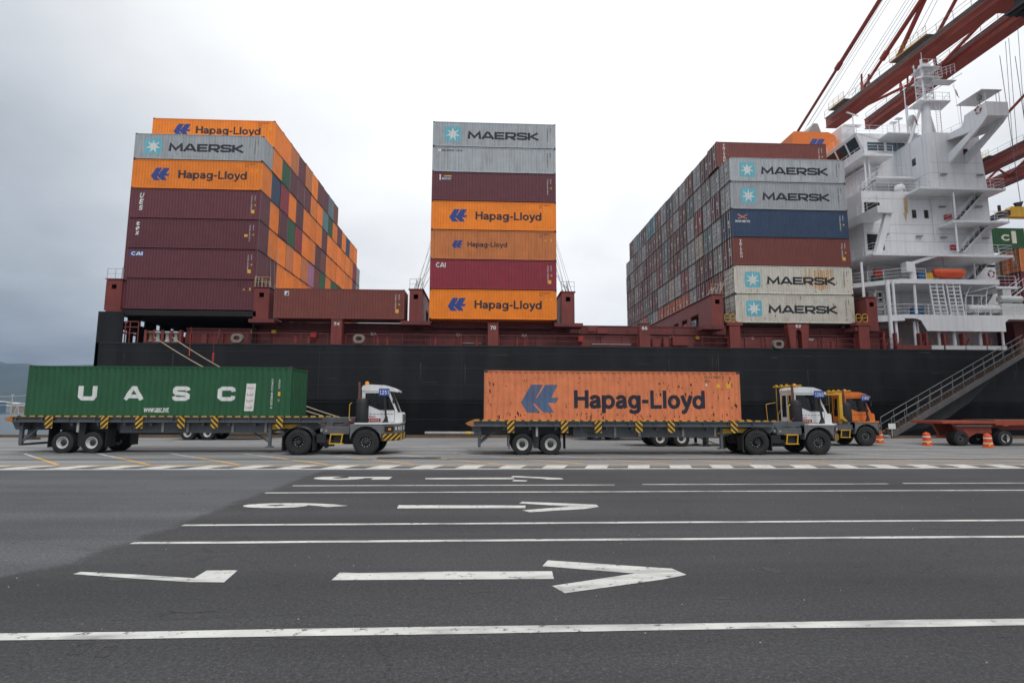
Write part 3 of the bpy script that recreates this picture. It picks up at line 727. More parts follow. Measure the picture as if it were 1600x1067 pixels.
for px in (189, 206, 213, 226): rl.tube((atX(px, 52.5), 52.5, ZD), (atX(px, 52.5), 52.5, atZ(503, 52.5, 200)), .055, 6)
for py in (502.5, 511, 520.5): rl.tube((atX(189, 52.5), 52.5, atZ(py, 52.5, 200)), (atX(226, 52.5), 52.5, atZ(py, 52.5, 200)), .05, 6)
SB('cage_rail', rl, M['deck_red'])
for px, m_ in ((236, 'yellow'), (247, 'raft'), (262, 'raft'), (275, 'raft')):   # fairlead rollers
    r_ = MB(); x = atX(px, 52.6, 525); r_.lathe([(.02, 0), (.24, 0), (.30, .12), (.17, .3), (.17, .78), (.30, .95), (.24, 1.08), (.02, 1.08)], (x, 52.62, ZD+.05), n=16)
    SB('fairlead_roller', r_, M['steel'] if m_ != 'yellow' else M['wood'], smooth=True)
fr = MB()
for px in (228, 241.5, 254.5, 268.5, 282): x = atX(px, 52.6, 525); fr.box(x-.12, x+.12, 52.5, 52.9, ZD, ZD+1.25)
fr.box(atX(228, 52.6, 525), atX(282, 52.6, 525), 52.45, 52.95, ZD, ZD+.14)
SB('fairlead_frame', fr, M['deck_red'])
for px, py in ((370.5, 528.5), (561, 529.5), (1216, 538)):                            # white oval chocks
    c_ = at(px, py, 52.25); k = MB(); n = 20
    po = rrect(c_.x-.52, c_.x+.52, c_.z-.40, c_.z+.42, .36, 5); pi_ = rrect(c_.x-.28, c_.x+.28, c_.z-.17, c_.z+.21, .185, 5); n = len(po)
    vs = [(x, 52.12, z) for x, z in po]+[(x, 52.12, z) for x, z in pi_]+[(x, 52.55, z) for x, z in po]+[(x, 52.55, z) for x, z in pi_]
    fs = []
    for i in range(n):
        j = (i+1) % n; fs += [(i, j, n+j, n+i), (i, 2*n+i, 2*n+j, j), (n+i, n+j, 3*n+j, 3*n+i), (2*n+i, 3*n+i, 3*n+j, 2*n+j)]
    k.add(vs, fs); SB('mooring_chock', k, mat('chock_cream', (.22, .20, .17), .6, .1, grime=.3), smooth=True)
# side deck wall (hatch coaming) between the stern and the deckhouse
x1, x2 = atX(400, 54.4, 520), atX(1400, 54.4, 520)
cw = MB()
zt1 = at(800, 521, 54.2).z
cw.box(x1, x2, 54.2, 54.4, ZD, zt1)
cw.box(x1, x2, 54.0, 54.4, zt1, zt1+.07)
cw.box(x1, x2, 54.9, 55.1, zt1, at(950, 510.5, 54.9).z)
cw.box(x1, x2, 54.85, 56.5, at(950, 510.5, 54.9).z, at(950, 510.5, 54.9).z+.1)
i = 0; x = x1+1.5
rnd = random.Random(5)
while x < x2-2:                                         # stiffeners and doors on the wall
    cw.box(x, x+.09, 54.12, 54.2, ZD, zt1); cw.box(x+.7, x+.78, 54.8, 54.9, zt1+.07, zt1+.55)
    if rnd.random() < .35: cw.box(x+.4, x+1.1, 54.1, 54.199, ZD+.1, ZD+1.35)
    x += rnd.uniform(1.3, 2.6)
SB('hatch_coaming', cw, M['deck_red2'])
hc = MB()                                               # hatch covers across the beam
hc.box(at(420, 510, 55.2).x, XM-.9, 55.2, YH+BE-3, zt1+.1, zt1+.55)
hc.box(XM+.1, XR-2.2, 55.2, YH+BE-3, zt1+.12, zt1+.50)
hc.box(XR-.3, XR+CL+.3, 55.2, YH+BE-3, zt1+.12, ZR-.25)
hc.box(XM+.1, XM+CL-.1, 54.5, YH+BE-3, zt1+.51, 10.56)
SB('hatch_cover', hc, M['deck_red2'])
fc = MB(); fc.box(atX(1571, 56, 520), 120, 55.0, 56.0, ZD, atZ(497, 55, 1580)); fc.box(atX(1571, 56, 520)+.5, 120, 56.0, YH+BE-3, ZD+1, atZ(497, 55, 1580)-.05); SB('forward_hatch_coaming', fc, M['deck_red2'])
# small gear on the side deck
for px, py, w_, h_, m_ in ((490, 523.5, .55, .55, 'red'), (907, 529.5, .5, .55, 'red'), (395, 518, .3, .4, 'yellow'), (428, 518.5, .4, .35, 'yellow'), (941, 517, 1.1, .6, 'deck_red'),
        (925, 514, .95, .55, 'deck_red2'), (1090, 528, .3, .3, 'yellow'), (1138, 527, .5, .25, 'yellow'), (1025, 536, .8, .8, 'deck_red'), (1040, 535, .5, .9, 'deck_red'), (1063, 533, 1.6, .95, 'deck_red')):
    c_ = at(px, py, 53.9); b3 = MB(); b3.box(c_.x-w_/2, c_.x+w_/2, 53.8, 54.098, c_.z-h_/2, c_.z+h_/2); b3.box(c_.x-w_/2+.05, c_.x+w_/2-.05, 53.77, 53.8, c_.z-h_/2+.05, c_.z+h_/2-.05)
    SB('deck_box', b3, M[m_])
for px in (462, 482, 590, 605, 680, 720, 745, 808, 820, 1010, 1285, 1300):     # bollards / pipe stubs
    x = atX(px, 53.1, 535); b3 = MB(); b3.tube((x, 53.1, ZD), (x, 53.1, ZD+.75), .17, 12); b3.tube((x, 53.1, ZD+.75), (x, 53.1, ZD+.85), .22, 12)
    SB('mooring_bitt', b3, M['deck_red'])
pr_ = MB()
for a, c in ((300, 512), (540, 760), (780, 996), (1016, 1138), (1157, 1228), (1264, 1335)):
    pr_.rail([(atX(a, 52.45, 535), 52.45, ZD), (atX(c, 52.45, 535), 52.45, ZD)], h=1.05, r=.022, step=2.4, mids=1)
SB('deck_railing', pr_, M['deck_red'])
gt = MB()                                               # pale walkway grating seen between the rails
gt.box(atX(720, 53.6, 538), atX(752, 53.6, 538), 53.3, 53.9, ZD+.35, ZD+.42); gt.box(atX(924, 53.6, 538), atX(985, 53.6, 538), 53.3, 53.9, ZD+.35, ZD+.44)
SB('walkway_grating', gt, M['steel'])
for px, txt in ((526.5, '74'), (770.5, '70'), (1006.5, '66')):
    c_ = at(px, 505, 52.55); w_ = .50; b3 = MB(); zt = at(px, {526.5: 499, 770.5: 505.5, 1006.5: 506}[px], 52.55).z
    b3.box(c_.x-w_, c_.x+w_, 52.42, 53.2, ZD, zt); b3.box(c_.x-w_-.04, c_.x+w_+.04, 52.38, 53.25, zt, zt+.06); p_ = SB('pillar', b3, M['deck_red'])
    t_ = MB(); V, F = glyphs(txt, c_.x-.27, c_.x+.27, zt-.60, zt-.25, T=.2, gap=.1); t_.add([(x, 52.414-l, z) for x, z, l in V], F)
    SB('bay_number', t_, M['white_ink'])
# arched pillar 62
c0 = at(1246, 507, 52.55); zt = c0.z; b3 = MB()
for sx in (-1, 1):
    b3.prism([(c0.x+sx*.30, zt-.75), (c0.x+sx*1.05, zt-.3), (c0.x+sx*.85, ZD), (c0.x+sx*.30, ZD)][::sx], 'y', 52.42, 53.1)
b3.box(c0.x-1.05, c0.x+1.05, 52.42, 53.1, zt-.3, zt); b3.prism([(c0.x-.3, zt-.75), (c0.x, zt-.45), (c0.x+.3, zt-.75), (c0.x+1.05, zt-.3), (c0.x-1.05, zt-.3)], 'y', 52.43, 53.09)
SB('pillar', b3, M['deck_red'])
t_ = MB(); V, F = glyphs('62', c0.x-.26, c0.x+.26, zt-.32, zt-.02, T=.2, gap=.1); t_.add([(x, 52.414-l, z) for x, z, l in V], F); SB('bay_number', t_, M['white_ink'])
for px in (1147, 1348):
    c_ = at(px, 508, 52.55); b3 = MB(); b3.box(c_.x-.52, c_.x+.52, 52.42, 53.2, ZD, c_.z-.05); b3.box(c_.x-.75, c_.x+.75, 52.36, 53.3, c_.z-.05, c_.z+.28); SB('pillar', b3, M['deck_red'])
for px, py, s in ((717, 523, 'CC'), (1050, 526, 'RA'), (820, 524, 'RA'), (1174, 528, 'CC'), (1268, 530, 'RF'), (584, 521.5, 'BA')):
    c_ = at(px, py, 54.19); t_ = MB(); V, F = text2d(s, c_.x-.28, c_.x+.28, c_.z-.13, c_.z+.13, .02); t_.add([(x, 54.19, z) for x, z in V], F); SB('wall_marking', t_, M['white_ink'])
# lashing bridges
def lash(pxa, pxb, pyt, pyb, fl, full=True, name='lashing_bridge'):
    A = at(pxa, pyt, 52.65); B = at(pxb, pyb, 52.65); fa = atX(fl[0], 52.5, fl[2]); fb = atX(fl[1], 52.5, fl[2]); zf0, zf1 = atZ(fl[3], 52.5, fl[0]), atZ(fl[2], 52.5, fl[0])
    x0, x1, zt = A.x, B.x, A.z
    m = MB(); hx = (x0+x1)/2; hs = .22; hz = zt-.62
    # near face with a square opening
    m.box(x0, hx-hs, 52.65, 52.75, zf1, zt); m.box(hx+hs, x1, 52.65, 52.75, zf1, zt); m.box(hx-hs, hx+hs, 52.65, 52.75, zf1, hz-hs); m.box(hx-hs, hx+hs, 52.65, 52.75, hz+hs, zt)
    Y1 = YH+BE-.8 if full else 55
    for x in (x0, x1-.08):
        m.box(x, x+.08, 52.751, 56.2, zf1, zt-.001)
        if full:
            m.box(x, x+.08, 56.2, Y1, zf1+1.75, zt-.001)
            y = 58.4
            while y < Y1-1.5: m.box(x, x+.08, y, y+1.1, zf1, zf1+1.749); y += 2.75
    m.box(x0+.01, x1-.01, 52.75, Y1, zt, zt+.08); m.box(x0-.12, x1+.12, 52.62, Y1, zt+.081, zt+.15)
    if full: m.box(x0+.09, x1-.09, 56, Y1, zf1+1.7, zf1+1.8)
    br = SB(name, m, M['deck_red'])
    f = MB(); f.box(fa, fb, 52.5, 54.3, zf0, zf1); SB('flange', f, M['deck_red2'], br)
    r = MB(); r.rail([(x0, 52.7, zt+.15), (x1, 52.7, zt+.15)], h=.95, r=.02, step=.8, mids=1); SB('railing', r, M['yellow'] if pxa in (397.5, 1112) else M['steel'], br)
    return x0, x1, zt
L0 = lash(166.5, 187.5, 437.5, 486, (165, 190, 484, 487), False)
L1 = lash(397.5, 418.5, 450.5, 498, (388, 428, 498, 503.5))
L2 = lash(640, 659, 453.5, 501, (626, 672, 501, 507))
L3 = lash(877.7, 898, 457.5, 505, (867, 911, 504.5, 510))
L4 = lash(1112, 1131, 461.5, 508, (1099, 1132, 508, 514))
L5 = lash(1353, 1373, 466, 512, (1336, 1374, 511, 517))
def rods(name, xa, za, n, tox, zlo, zhi):
    r = MB(); rnd = random.Random(int(xa*10))
    for i in range(n):
        xx = xa+rnd.uniform(-.3, .5); yy = 52.9+i*.55
        r.tube((xx, yy, za), (tox, yy+.2, rnd.choice([zlo, zhi, zlo+.4, zhi-.2])), .016, 5)
        r.tube((xx, yy, za), (xx+(tox-xx)*.25, yy+.05, za+1.2), .034, 6)
    SB(name, r, M['rod'])
zA = 10.62+2*HC+.1
rods('lashing_rod', L2[0]+.3, L2[2]+.1, 9, XM-.05, zA-.5, zA+2.2); rods('lashing_rod', L3[1]-.3, L3[2]+.1, 9, XM+CL+.05, zA-.5, zA+2.2)
rods('lashing_rod', L1[0]+.2, L1[2]+.1, 9, XL+CL+.05, ZL+HC, ZL+2*HC+1.5); rods('lashing_rod', L0[1]-.3, L0[2]+.1, 4, XL-.05, ZL+HC, ZL+HC+.6)
rods('lashing_rod', L4[1]-.2, L4[2]+.1, 6, XR-.05, ZR+HC, ZR+2*HC)
for px in (1136.5, 1145, 1341.5, 1351.5):                # yellow hooped handrail ends by the right block
    c_ = at(px, 497, 52.5); n = MB(); po = rrect(c_.x-.26, c_.x+.26, c_.z-.38, c_.z+.38, .2, 4); pts = [(x, 52.5, z) for x, z in po]
    n.path(pts+[pts[0]], .035, 6); n.tube((c_.x-.26, 52.5, c_.z), (c_.x+.26, 52.5, c_.z), .03, 6); n.tube((c_.x, 52.5, c_.z-.38), (c_.x, 52.5, c_.z-.75), .03, 6)
    SB('yellow_hoop', n, M['yellow'])

# ------------------------------------------------------------ deckhouse
YW, YE, YK = 57.5, 55.4, 53.0            # side wall, upper platform edge, boat deck edge
YB = YH+BE-5.0
def Z_(py, Y, px=1450): return at(px, py, Y).z
xa, xb = atX(1349, YW, 350), atX(1548, YW, 350)
zlow = Z_(299, YW, 1380)
hs = MB()
hs.box(xa, xb, YW, YB, ZD-.03, zlow)                     # lower house
xA0, xA1 = atX(1451, YW, 250), atX(1533, YW, 250); zA1 = Z_(209, YW, 1480)
hs.box(xA0, xA1, YW+.001, 62.2, zlow, zA1)                 # tall block under the wing
hs.prism([(xA1, zlow), (xA1+.55, zlow), (xA1+.05, zA1-.5), (xA1, zA1-.4)], 'y', YW+.1, 62)
xm0 = atX(1350, 62.2, 262)-1.0; zwf = Z_(243, 62, 1375); zwt = Z_(208, 62, 1375)
hs.box(xm0+1.2, xA1-.3, 62.201, 86, zlow, zwf)             # middle block
house = SB('deckhouse', hs, M['shipwhite'])
wh = MB(); xw0 = atX(1354, 62, 230)
wh.prism([(xw0, zwf), (xw0-.35, zwf+1.0), (xw0-1.1, zwf+2.9), (xw0-1.1, zwt), (xA1-.6, zwt), (xA1-.6, zwf)], 'y', 62.2, 86.5)   # wheelhouse, aft face leaning out
wheel = SB('wheelhouse', wh, M['shipwhite'])
# windows of the wheelhouse: side
def win(name, x0, x1, z0, z1, Y, parent, m='glass', frame=True):
    g = MB(); g.box(x0, x1, Y-.012, Y+.05, z0, z1); w_ = SB(name, g, M[m], parent)
    if frame:
        f = MB(); t = .06
        f.box(x0-t, x1+t, Y-.03, Y-.001, z1, z1+t); f.box(x0-t, x1+t, Y-.03, Y-.001, z0-t, z0); f.box(x0-t, x0, Y-.03, Y-.001, z0, z1); f.box(x1, x1+t, Y-.03, Y-.001, z0, z1)
        SB('window_frame', f, M['shipwhite'], w_)
    return w_
for a, c in ((1355, 1381), (1385, 1401), (1402, 1414)):
    win('window', atX(a, 62.2, 230), atX(c, 62.2, 230), Z_(236.5, 62.2, 1375), Z_(223, 62.2, 1375), 62.2, wheel, 'glass_blue')
for k in range(6):                                       # aft-facing windows lying in the leaning wall
    y0 = 62.55+k*2.05; y1 = y0+1.75; zA_, zB_ = zwf+1.05, zwf+2.55
    def wx(z): return xw0-.35-(z-zwf-1.0)*(.75/1.9)-.012
    g = MB(); g.add([(wx(zA_), y0, zA_), (wx(zA_), y1, zA_), (wx(zB_), y1, zB_), (wx(zB_), y0, zB_)], [(0, 1, 2, 3)])
    g.add([(wx(zA_)+.02, y0, zA_), (wx(zA_)+.02, y1, zA_), (wx(zB_)+.02, y1, zB_), (wx(zB_)+.02, y0, zB_)], [(3, 2, 1, 0)])
    SB('window', g, M['glass'], wheel)
# platforms: (name, x0, x1, y0, z top, thickness)
def slab(x0, x1, y0, y1, zt, th=.22, m='shipwhite'):
    b = MB(); b.box(x0, x1, y0, y1, zt-th, zt); return SB('deck_platform', b, M[m])
def railing(pts, h=1.05, step=1.5, m='shipwhite', mids=2, r=.022):
    b = MB(); b.rail(pts, h, r, step, mids); return SB('railing', b, M[m])
# wheelhouse balcony
xp = atX(1349, 60.0, 241); xq = atX(1396, 60.0, 243); zp = Z_(240, 60.0, 1370)
slab(xp, xq, 60.0, 84, zp, .28); railing([(xp+.05, 84, zp), (xp+.05, 60.05, zp), (xq, 60.05, zp)])
xp2 = atX(1370, 59.4, 276); xq2 = atX(1410, 59.4, 276); zp2 = Z_(275.5, 59.4, 1390)
slab(xp2, xA0-.001, 59.4, 63, zp2, .22); railing([(xp2+.05, 63, zp2), (xp2+.05, 59.45, zp2), (xA0, 59.45, zp2)])
xf = atX(1318, 66, 280)
slab(xf, xm0+1.3, 62.2, 84, Z_(281, 66, 1325), .2); railing([(xf, 84, Z_(281, 66, 1325)), (xf, 62.3, Z_(281, 66, 1325))])
for px in (1351.5, 1358): b = MB(); b.tube((atX(px, 60.6, 262), 60.6, zp-.28), (atX(px, 60.6, 262), 60.6, zlow), .11, 10); SB('post', b, M['shipwhite'])
railing([(xa+.1, 70, zlow), (xa+.1, YW+.1, zlow), (xA0, YW+.1, zlow)])
vn = MB(); c_ = at(1405.5, 296, YW+.9); vn.lathe([(.02, 1.1), (.42, 1.1), (.5, .95), (.5, .6), (.3, .55), (.3, 0)], (c_.x, YW+.9, zlow), n=16); SB('vent_cowl', vn, M['shipwhite'], smooth=True)
# upper side platform (nav deck) and two more with stairs between
plats = []
for (xl_, xr_, yt, xdeep) in ((1437, 1571.5, 293, 1411), (1489.5, 1577.5, 344, 1464)):
    zt = Z_(yt, YE, 1500); x0 = atX(xl_, YE, yt); x1 = atX(xr_, YE, yt)
    slab(x0, x1, YE, YW+3.0 if False else YW-.001, zt, .22); slab(xb+.001, x1, YW, YW+1.9, zt, .22); railing([(x0+.05, YW, zt), (x0+.05, YE+.05, zt), (x1-.05, YE+.05, zt), (x1-.05, YW+1.8, zt)])
    plats.append((x0, x1, zt))
zt3 = Z_(397, YK+.6, 1480); x30 = atX(1364, YK+.6, 396); x31 = atX(1583.5, YK+.6, 397)
slab(x30, x31, YK+.6, YW-.001, zt3, .24); slab(xb+.001, x31, YW, YW+2, zt3, .24); slab(x30, xa-.001, YW, YW+10, zt3, .24)
railing([(x30+.05, YW+8, zt3), (x30+.05, YK+.65, zt3), (x31-.05, YK+.65, zt3), (x31-.05, YW+1.9, zt3)])
# lifting beam platform, upper left of the house
Yc = YK+1.4; xc0, xc1 = atX(1371, Yc, 325), atX(1396.5, Yc, 325); zc1 = Z_(321.5, Yc, 1385); zc2 = Z_(331, Yc, 1385)
b = MB(); b.box(xc0, xc0+.25, Yc, YW+9, zc2, zc1); b.box(xc0+.251, xc1, Yc, Yc+.2, zc2, zc1); b.box(xc0, xc1, Yc, YW, zc2-.1, zc2-.001); b.box(xc0, xa, YW, YW+9, zc2-.1, zc2-.001)
SB('deck_platform', b, M['shipwhite'])
railing([(xc0+.1, YW+8, zc1), (xc0+.1, Yc+.1, zc1), (xc1-.1, Yc+.1, zc1)], h=1.1)
b = MB(); b.bar((atX(1387, Yc+.5, 338), Yc+.5, zc2-.1), (atX(1368, Yc+.5, 380), Yc+.5, zt3), .62, .5, up=(0, 1, 0)); SB('brace', b, M['shipwhite'])
# black openings in the wall
for a, c, d0, d1 in ((1349.5, 1374, 316.5, 333), (1354, 1380.5, 366, 391), (1372, 1380, 448, 470)):
    Yq = YW; win('doorway', atX(a, Yq, d0), atX(c, Yq, d0), Z_(d1, Yq, 1365), Z_(d0, Yq, 1365), Yq, None, 'dark', True)
for a, c, d0, d1 in ((1424, 1431, 328, 341), (1443, 1450, 328.5, 341.5), (1504, 1511.5, 233, 243), (1485, 1490.5, 238, 243)):
    win('window', atX(a, YW, d0), atX(c, YW, d0), Z_(d1, YW, a), Z_(d0, YW, a), YW, None)
g = MB(); yy = 59.6; zz = Z_(254, yy, 1420); g.box(xA0-.013, xA0+.02, yy-.28, yy+.28, zz-.4, zz+.45); SB('window', g, M['glass'])
b = MB(); b.box(atX(1411, YW, 308), atX(1417, YW, 308), YW-.006, YW, Z_(333, YW, 1414), Z_(308.5, YW, 1414)); b.prism([(atX(1411, YW, 330), Z_(333, YW, 1414)), (atX(1417, YW, 330), Z_(333, YW, 1414)), (atX(1414.5, YW, 330), Z_(349, YW, 1414))], 'y', YW-.005, YW)
SB('rust_streak', b, mat('rust_streak', (.60, .42, .22), .6, .25, grime=.6, gcol=(.74, .70, .62), streak=(7, 7, .5)))
# wall seams and pipes, lamps
b = MB()
for py in (253.5, 270, 312, 352, 365.5, 378, 412, 455): z = Z_(py, YW, 1450); b.box(xa+.1 if py > 299 else xA0+.02, xb-.05 if py > 299 else xA1, YW-.012, YW+.01, z-.02, z+.02)
for y0 in (58.2, 60.0, 61.5): b.box(xA0-.012, xA0+.01, y0, y0+.03, zlow, zA1)
b.box(xA0-.012, xA0+.01, YW+.1, 62.1, Z_(270, YW, 1450), Z_(270, YW, 1450)+.03)
b.box(atX(1478, YW), atX(1478, YW)+.03, YW-.012, YW, Z_(292, YW), zA1)
SB('wall_seam', b, mat('seam_grey', (.50, .51, .53), .5, .05))
b = MB()
for px, y0, y1 in ((1458, 312, 375), (1463, 376, 378)): b.tube((atX(px, YW-.1, 340), YW-.1, Z_(y0, YW)), (atX(px, YW-.1, 340), YW-.1, Z_(y1, YW)), .045, 6)
SB('wall_pipe', b, M['shipwhite']) if b.v else None
for px, py in ((1384, 366), (1437, 369), (1475, 371), (1473, 323), (1530, 323), (1541, 372), (1475, 272.5), (1532, 273.5)):
    b = MB(); c_ = at(px, py, YW-.2); b.box(c_.x-.35, c_.x+.35, YW-.3, YW-.05, c_.z-.05, c_.z+.06); b.tube((c_.x, YW, c_.z), (c_.x, YW-.3, c_.z), .03, 5)
    SB('wall_lamp', b, M['steel'])
for (px, py) in ((1480.5, 340), (1485, 339.5), (1490, 387), (1495.5, 387)):
    c_ = at(px, py-1, YW-.3); b = MB(); b.box(c_.x-.17, c_.x+.17, YW-.35, YW-.01, c_.z-.25, c_.z+.25); b.box(c_.x-.12, c_.x+.12, YW-.37, YW-.35, c_.z-.2, c_.z+.2); SB('extinguisher_box', b, M['red'])
# stairs (side flights climbing forward)
def stair(pa, pb, Y, wdt=.85, n=14, m='shipwhite'):
    A, B = at(*pa, Y), at(*pb, Y); b = MB()
    for y in (Y, Y+wdt): b.bar((A.x, y, A.z), (B.x, y, B.z), .05, .24, up=(0, 1, 0)); b.tube((A.x, y, A.z+.95), (B.x, y, B.z+.95), .025, 5)
    s = SB('stairway', b, M[m]); t = MB()
    for i in range(1, n): p = A.lerp(B, i/n); t.box(p.x-.13, p.x+.13, Y+.03, Y+wdt-.03, p.z-.02, p.z+.02)
    SB('tread', t, M['trailer_dark'], s); q = MB()
    for i in range(0, n+1, 3):
        p = A.lerp(B, i/n)
        for y in (Y, Y+wdt): q.tube((p.x, y, p.z), (p.x, y, p.z+.95), .02, 5)
    SB('stanchion', q, M[m], s)
stair((1501, 342), (1536, 302), YE+.9); stair((1506, 394), (1544, 352), YE+.9); stair((1522, 436), (1551, 404), YE+.9); stair((1535, 486), (1558, 448), YE+.9)
for px, y0, y1 in ((1493, 300, 340), (1497, 347, 392), (1524, 401, 436)):
    b = MB(); b.tube((atX(px, YE+.3, y1), YE+.3, Z_(y0, YE+.3)), (atX(px, YE+.3, y1), YE+.3, Z_(y1+1, YE+.3)), .09, 8); SB('post', b, M['shipwhite'])
# small inside stair at upper left
stair((1348, 300), (1376, 276), 60.2, .7, 10)
# bridge wing
Yt = YH+.1; xg0, xg1 = at(1541, 172, Yt).x+.12, at(1575, 172, Yt).x-.3; zwd = Z_(178, Yt, 1555); zbt = Z_(159.5, Yt, 1555); zbase = Z_(256, YW, 1495)
for x in (xg0, xg1):                                    # bracket plates with a rounded opening
    b = MB(); y_in = YW; t = .28
    zo = zwd
    b.prism([(y_in+.0, zbase), (y_in, zbase+1.15), (Yt+1.1, zo-.55), (Yt, zo-.02), (Yt, zo-.3), (Yt+.5, zo-.7)], 'x', x-t/2, x+t/2)
    b.prism([(y_in+3, zA1), (y_in+3, zA1-.1), (y_in, zA1-.8), (Yt+2.2, zo-.9), (Yt+1.1, zo-.549), (Yt, zo-.019), (Yt, zo)], 'x', x-t/2+.004, x+t/2-.004)
    SB('wing_bracket', b, M['shipwhite'])
b = MB(); b.add([(xg0-.1, Yt, zwd), (xg1+.1, Yt, zwd), (xg1+.1, YW+5, zA1), (xg0-.1, YW+5, zA1), (xg0-.1, Yt, zwd-.2), (xg1+.1, Yt, zwd-.2), (xg1+.1, YW+5, zA1-.2), (xg0-.1, YW+5, zA1-.2)],
    [(0, 1, 2, 3), (7, 6, 5, 4), (0, 4, 5, 1), (1, 5, 6, 2), (2, 6, 7, 3), (3, 7, 4, 0)])
SB('wing_deck', b, M['shipwhite'])
b = MB(); b.box(xg0-.12, xg1+.3, Yt-.06, Yt, zwd-.2, zbt)
b.prism([(Yt, zwd-.2), (Yt, zbt), (Yt+2.6, zbt-.1), (Yt+3.0, zwd-.3)], 'x', xg0-.12, xg0-.06); b.prism([(Yt, zwd-.2), (Yt, zbt), (Yt+2.6, zbt-.1), (Yt+3.0, zwd-.3)], 'x', xg1+.24, xg1+.3)
SB('wing_bulwark', b, M['shipwhite'])
# canopy
zc_ = Z_(141.5, Yt, 1550); b = MB(); b.box(xg0-.5, xg1-.2, Yt-.1, Yt+3.1, zc_, zc_+.07); SB('wing_canopy', b, M['shipwhite'])
b = MB()
for x, y in ((xg0+.1, Yt+.2), (xg0-.2, Yt+2.9), (xg1-.4, Yt+.1), (xg1-.4, Yt+2.6), (xg0+1.2, Yt+.1)): b.tube((x, y, zwd), (x, y, zc_), .035, 6)
SB('canopy_post', b, M['shipwhite'])
railing([(xg0, Yt+3, zwd-.3), (xg0, YW+4, zA1)], h=1.0)
b = MB(); c_ = at(1530, 153, Yt+.7); b.lathe([(.02, .3), (.2, .25), (.28, 0), (.2, -.25), (.02, -.3)], c_, n=14); b.tube((c_.x, c_.y, zwd), c_, .05, 6); SB('searchlight', b, M['steel'], smooth=True)
lb = MB(); c_ = at(1529, 172, Yt+.9)
for i in range(16):
    t = 2*math.pi*i/16; t2 = 2*math.pi*(i+1)/16; lb.cur = 0 if i % 4 < 2 else 1
    lb.tube((xg0-.17, c_.y+.34*math.cos(t), c_.z+.34*math.sin(t)), (xg0-.17, c_.y+.34*math.cos(t2), c_.z+.34*math.sin(t2)), .08, 6)
lbo = lb.build('lifebuoy', [M['red'], M['white_ink']]); tag(lbo, 'red and white lifebuoy hung on the outside of the bridge wing', 'lifebuoy')
# roof of the tall block and wheelhouse: railings, small house, antennas
slab(xA0+.0, xA1, YW, 63, zA1+.1, .1); railing([(xw0-.9, 80, zwt), (xw0-.9, 62.3, zwt), (atX(1420, 62.3, 205), 62.3, zwt)], h=1.1)
b = MB(); x0, x1 = atX(1383, 61, 210), atX(1430, 61, 212); z1 = Z_(207, 60.5, 1400); b.box(x0, x1, 60.5, 63.5, z1-.12, z1); SB('canopy_roof', b, M['shipwhite'])
railing([(x0, 60.6, z1), (x1+.8, 60.6, z1)], h=1.0)
b = MB(); b.box(atX(1315, 70, 205), atX(1336, 70, 205), 70, 74, zwt, Z_(197, 70, 1320)); b.box(atX(1319, 69, 195), atX(1345, 69, 200), 68.9, 69.4, Z_(197, 69, 1330), Z_(196, 69, 1330)+.1); SB('monkey_island_house', b, M['shipwhite'])
for px, py, pb in ((1332, 180, 200), (1404, 187, 205), (1396, 193, 205), (1412, 135, 208), (1417, 165, 212)):
    A = at(px, py, 63); b = MB(); b.tube((A.x, 63, A.z), (A.x, 63, zwt), .06, 6)
    if px in (1332,): b.bar((A.x-1.0, 62.6, A.z+.1), (A.x+1.0, 63.4, A.z+.1), .14, .10)
    if px in (1404, 1396): b.box(A.x-.4, A.x+.4, 62.8, 63.2, A.z, A.z+.14)
    SB('antenna', b, M['shipwhite'])
b = MB(); A = at(1424.5, 190, 62.5); b.tube((A.x, 62.5, zwt), (A.x, 62.5, A.z-.5), .22, 10); b.lathe([(.02, .75), (.3, .7), (.48, .35), (.5, 0), (.42, -.4), (.2, -.55)], A, n=16); SB('radome', b, M['raft'], smooth=True)
# mast
Ym = 60.0; b = MB(); m0 = at(1448, 210, Ym); m1 = at(1446, 162, Ym)
b.tube((m0.x, Ym, zA1), (m1.x, Ym, m1.z), .55, 14, r2=.42)
for sx in (-1, 1): b.tube((m0.x+sx*1.9, Ym+.6, zA1), (m0.x+sx*.4, Ym+.1, m1.z-.6), .17, 8)
mast = SB('mast', b, M['shipwhite'])
b = MB(); p1 = at(1437, 175, Ym-1.2); p2 = at(1480, 163.5, Ym+.5); b.add([(p1.x+.5, Ym-.8, m1.z), (p2.x-.7, Ym-.8, m1.z), (p2.x-.2, Ym+1.2, m1.z), (p1.x+.6, Ym+1.2, m1.z)]+[(p1.x+.5, Ym-.8, m1.z-.12), (p2.x-.7, Ym-.8, m1.z-.12), (p2.x-.2, Ym+1.2, m1.z-.12), (p1.x+.6, Ym+1.2, m1.z-.12)],
    [(0, 1, 2, 3), (7, 6, 5, 4), (0, 4, 5, 1), (1, 5, 6, 2), (2, 6, 7, 3), (3, 7, 4, 0)]); SB('mast_platform', b, M['shipwhite'], mast)
b = MB(); zt_ = Z_(98, Ym, 1435); xq_ = atX(1436, Ym, 120); w2 = 1.1
corners = [(xq_-.1, Ym-.55), (xq_+w2, Ym-.55), (xq_+w2, Ym+.55), (xq_-.1, Ym+.55)]
for i, (x, y) in enumerate(corners): b.tube((x, y, m1.z), (x, y, zt_ if i in (0, 3) else zt_-.8), .11 if i == 0 else .06, 6)
k = 9
for j in range(k):
    za = m1.z+(zt_-m1.z-.8)*j/k; zb_ = m1.z+(zt_-m1.z-.8)*(j+1)/k
    for i in range(4):
        (x, y), (x2_, y2_) = corners[i], corners[(i+1) % 4]; b.tube((x, y, zb_), (x2_, y2_, zb_), .035, 5); b.tube((x, y, za if j % 2 else zb_), (x2_, y2_, zb_ if j % 2 else za), .03, 5)
SB('mast_lattice', b, M['shipwhite'], mast)
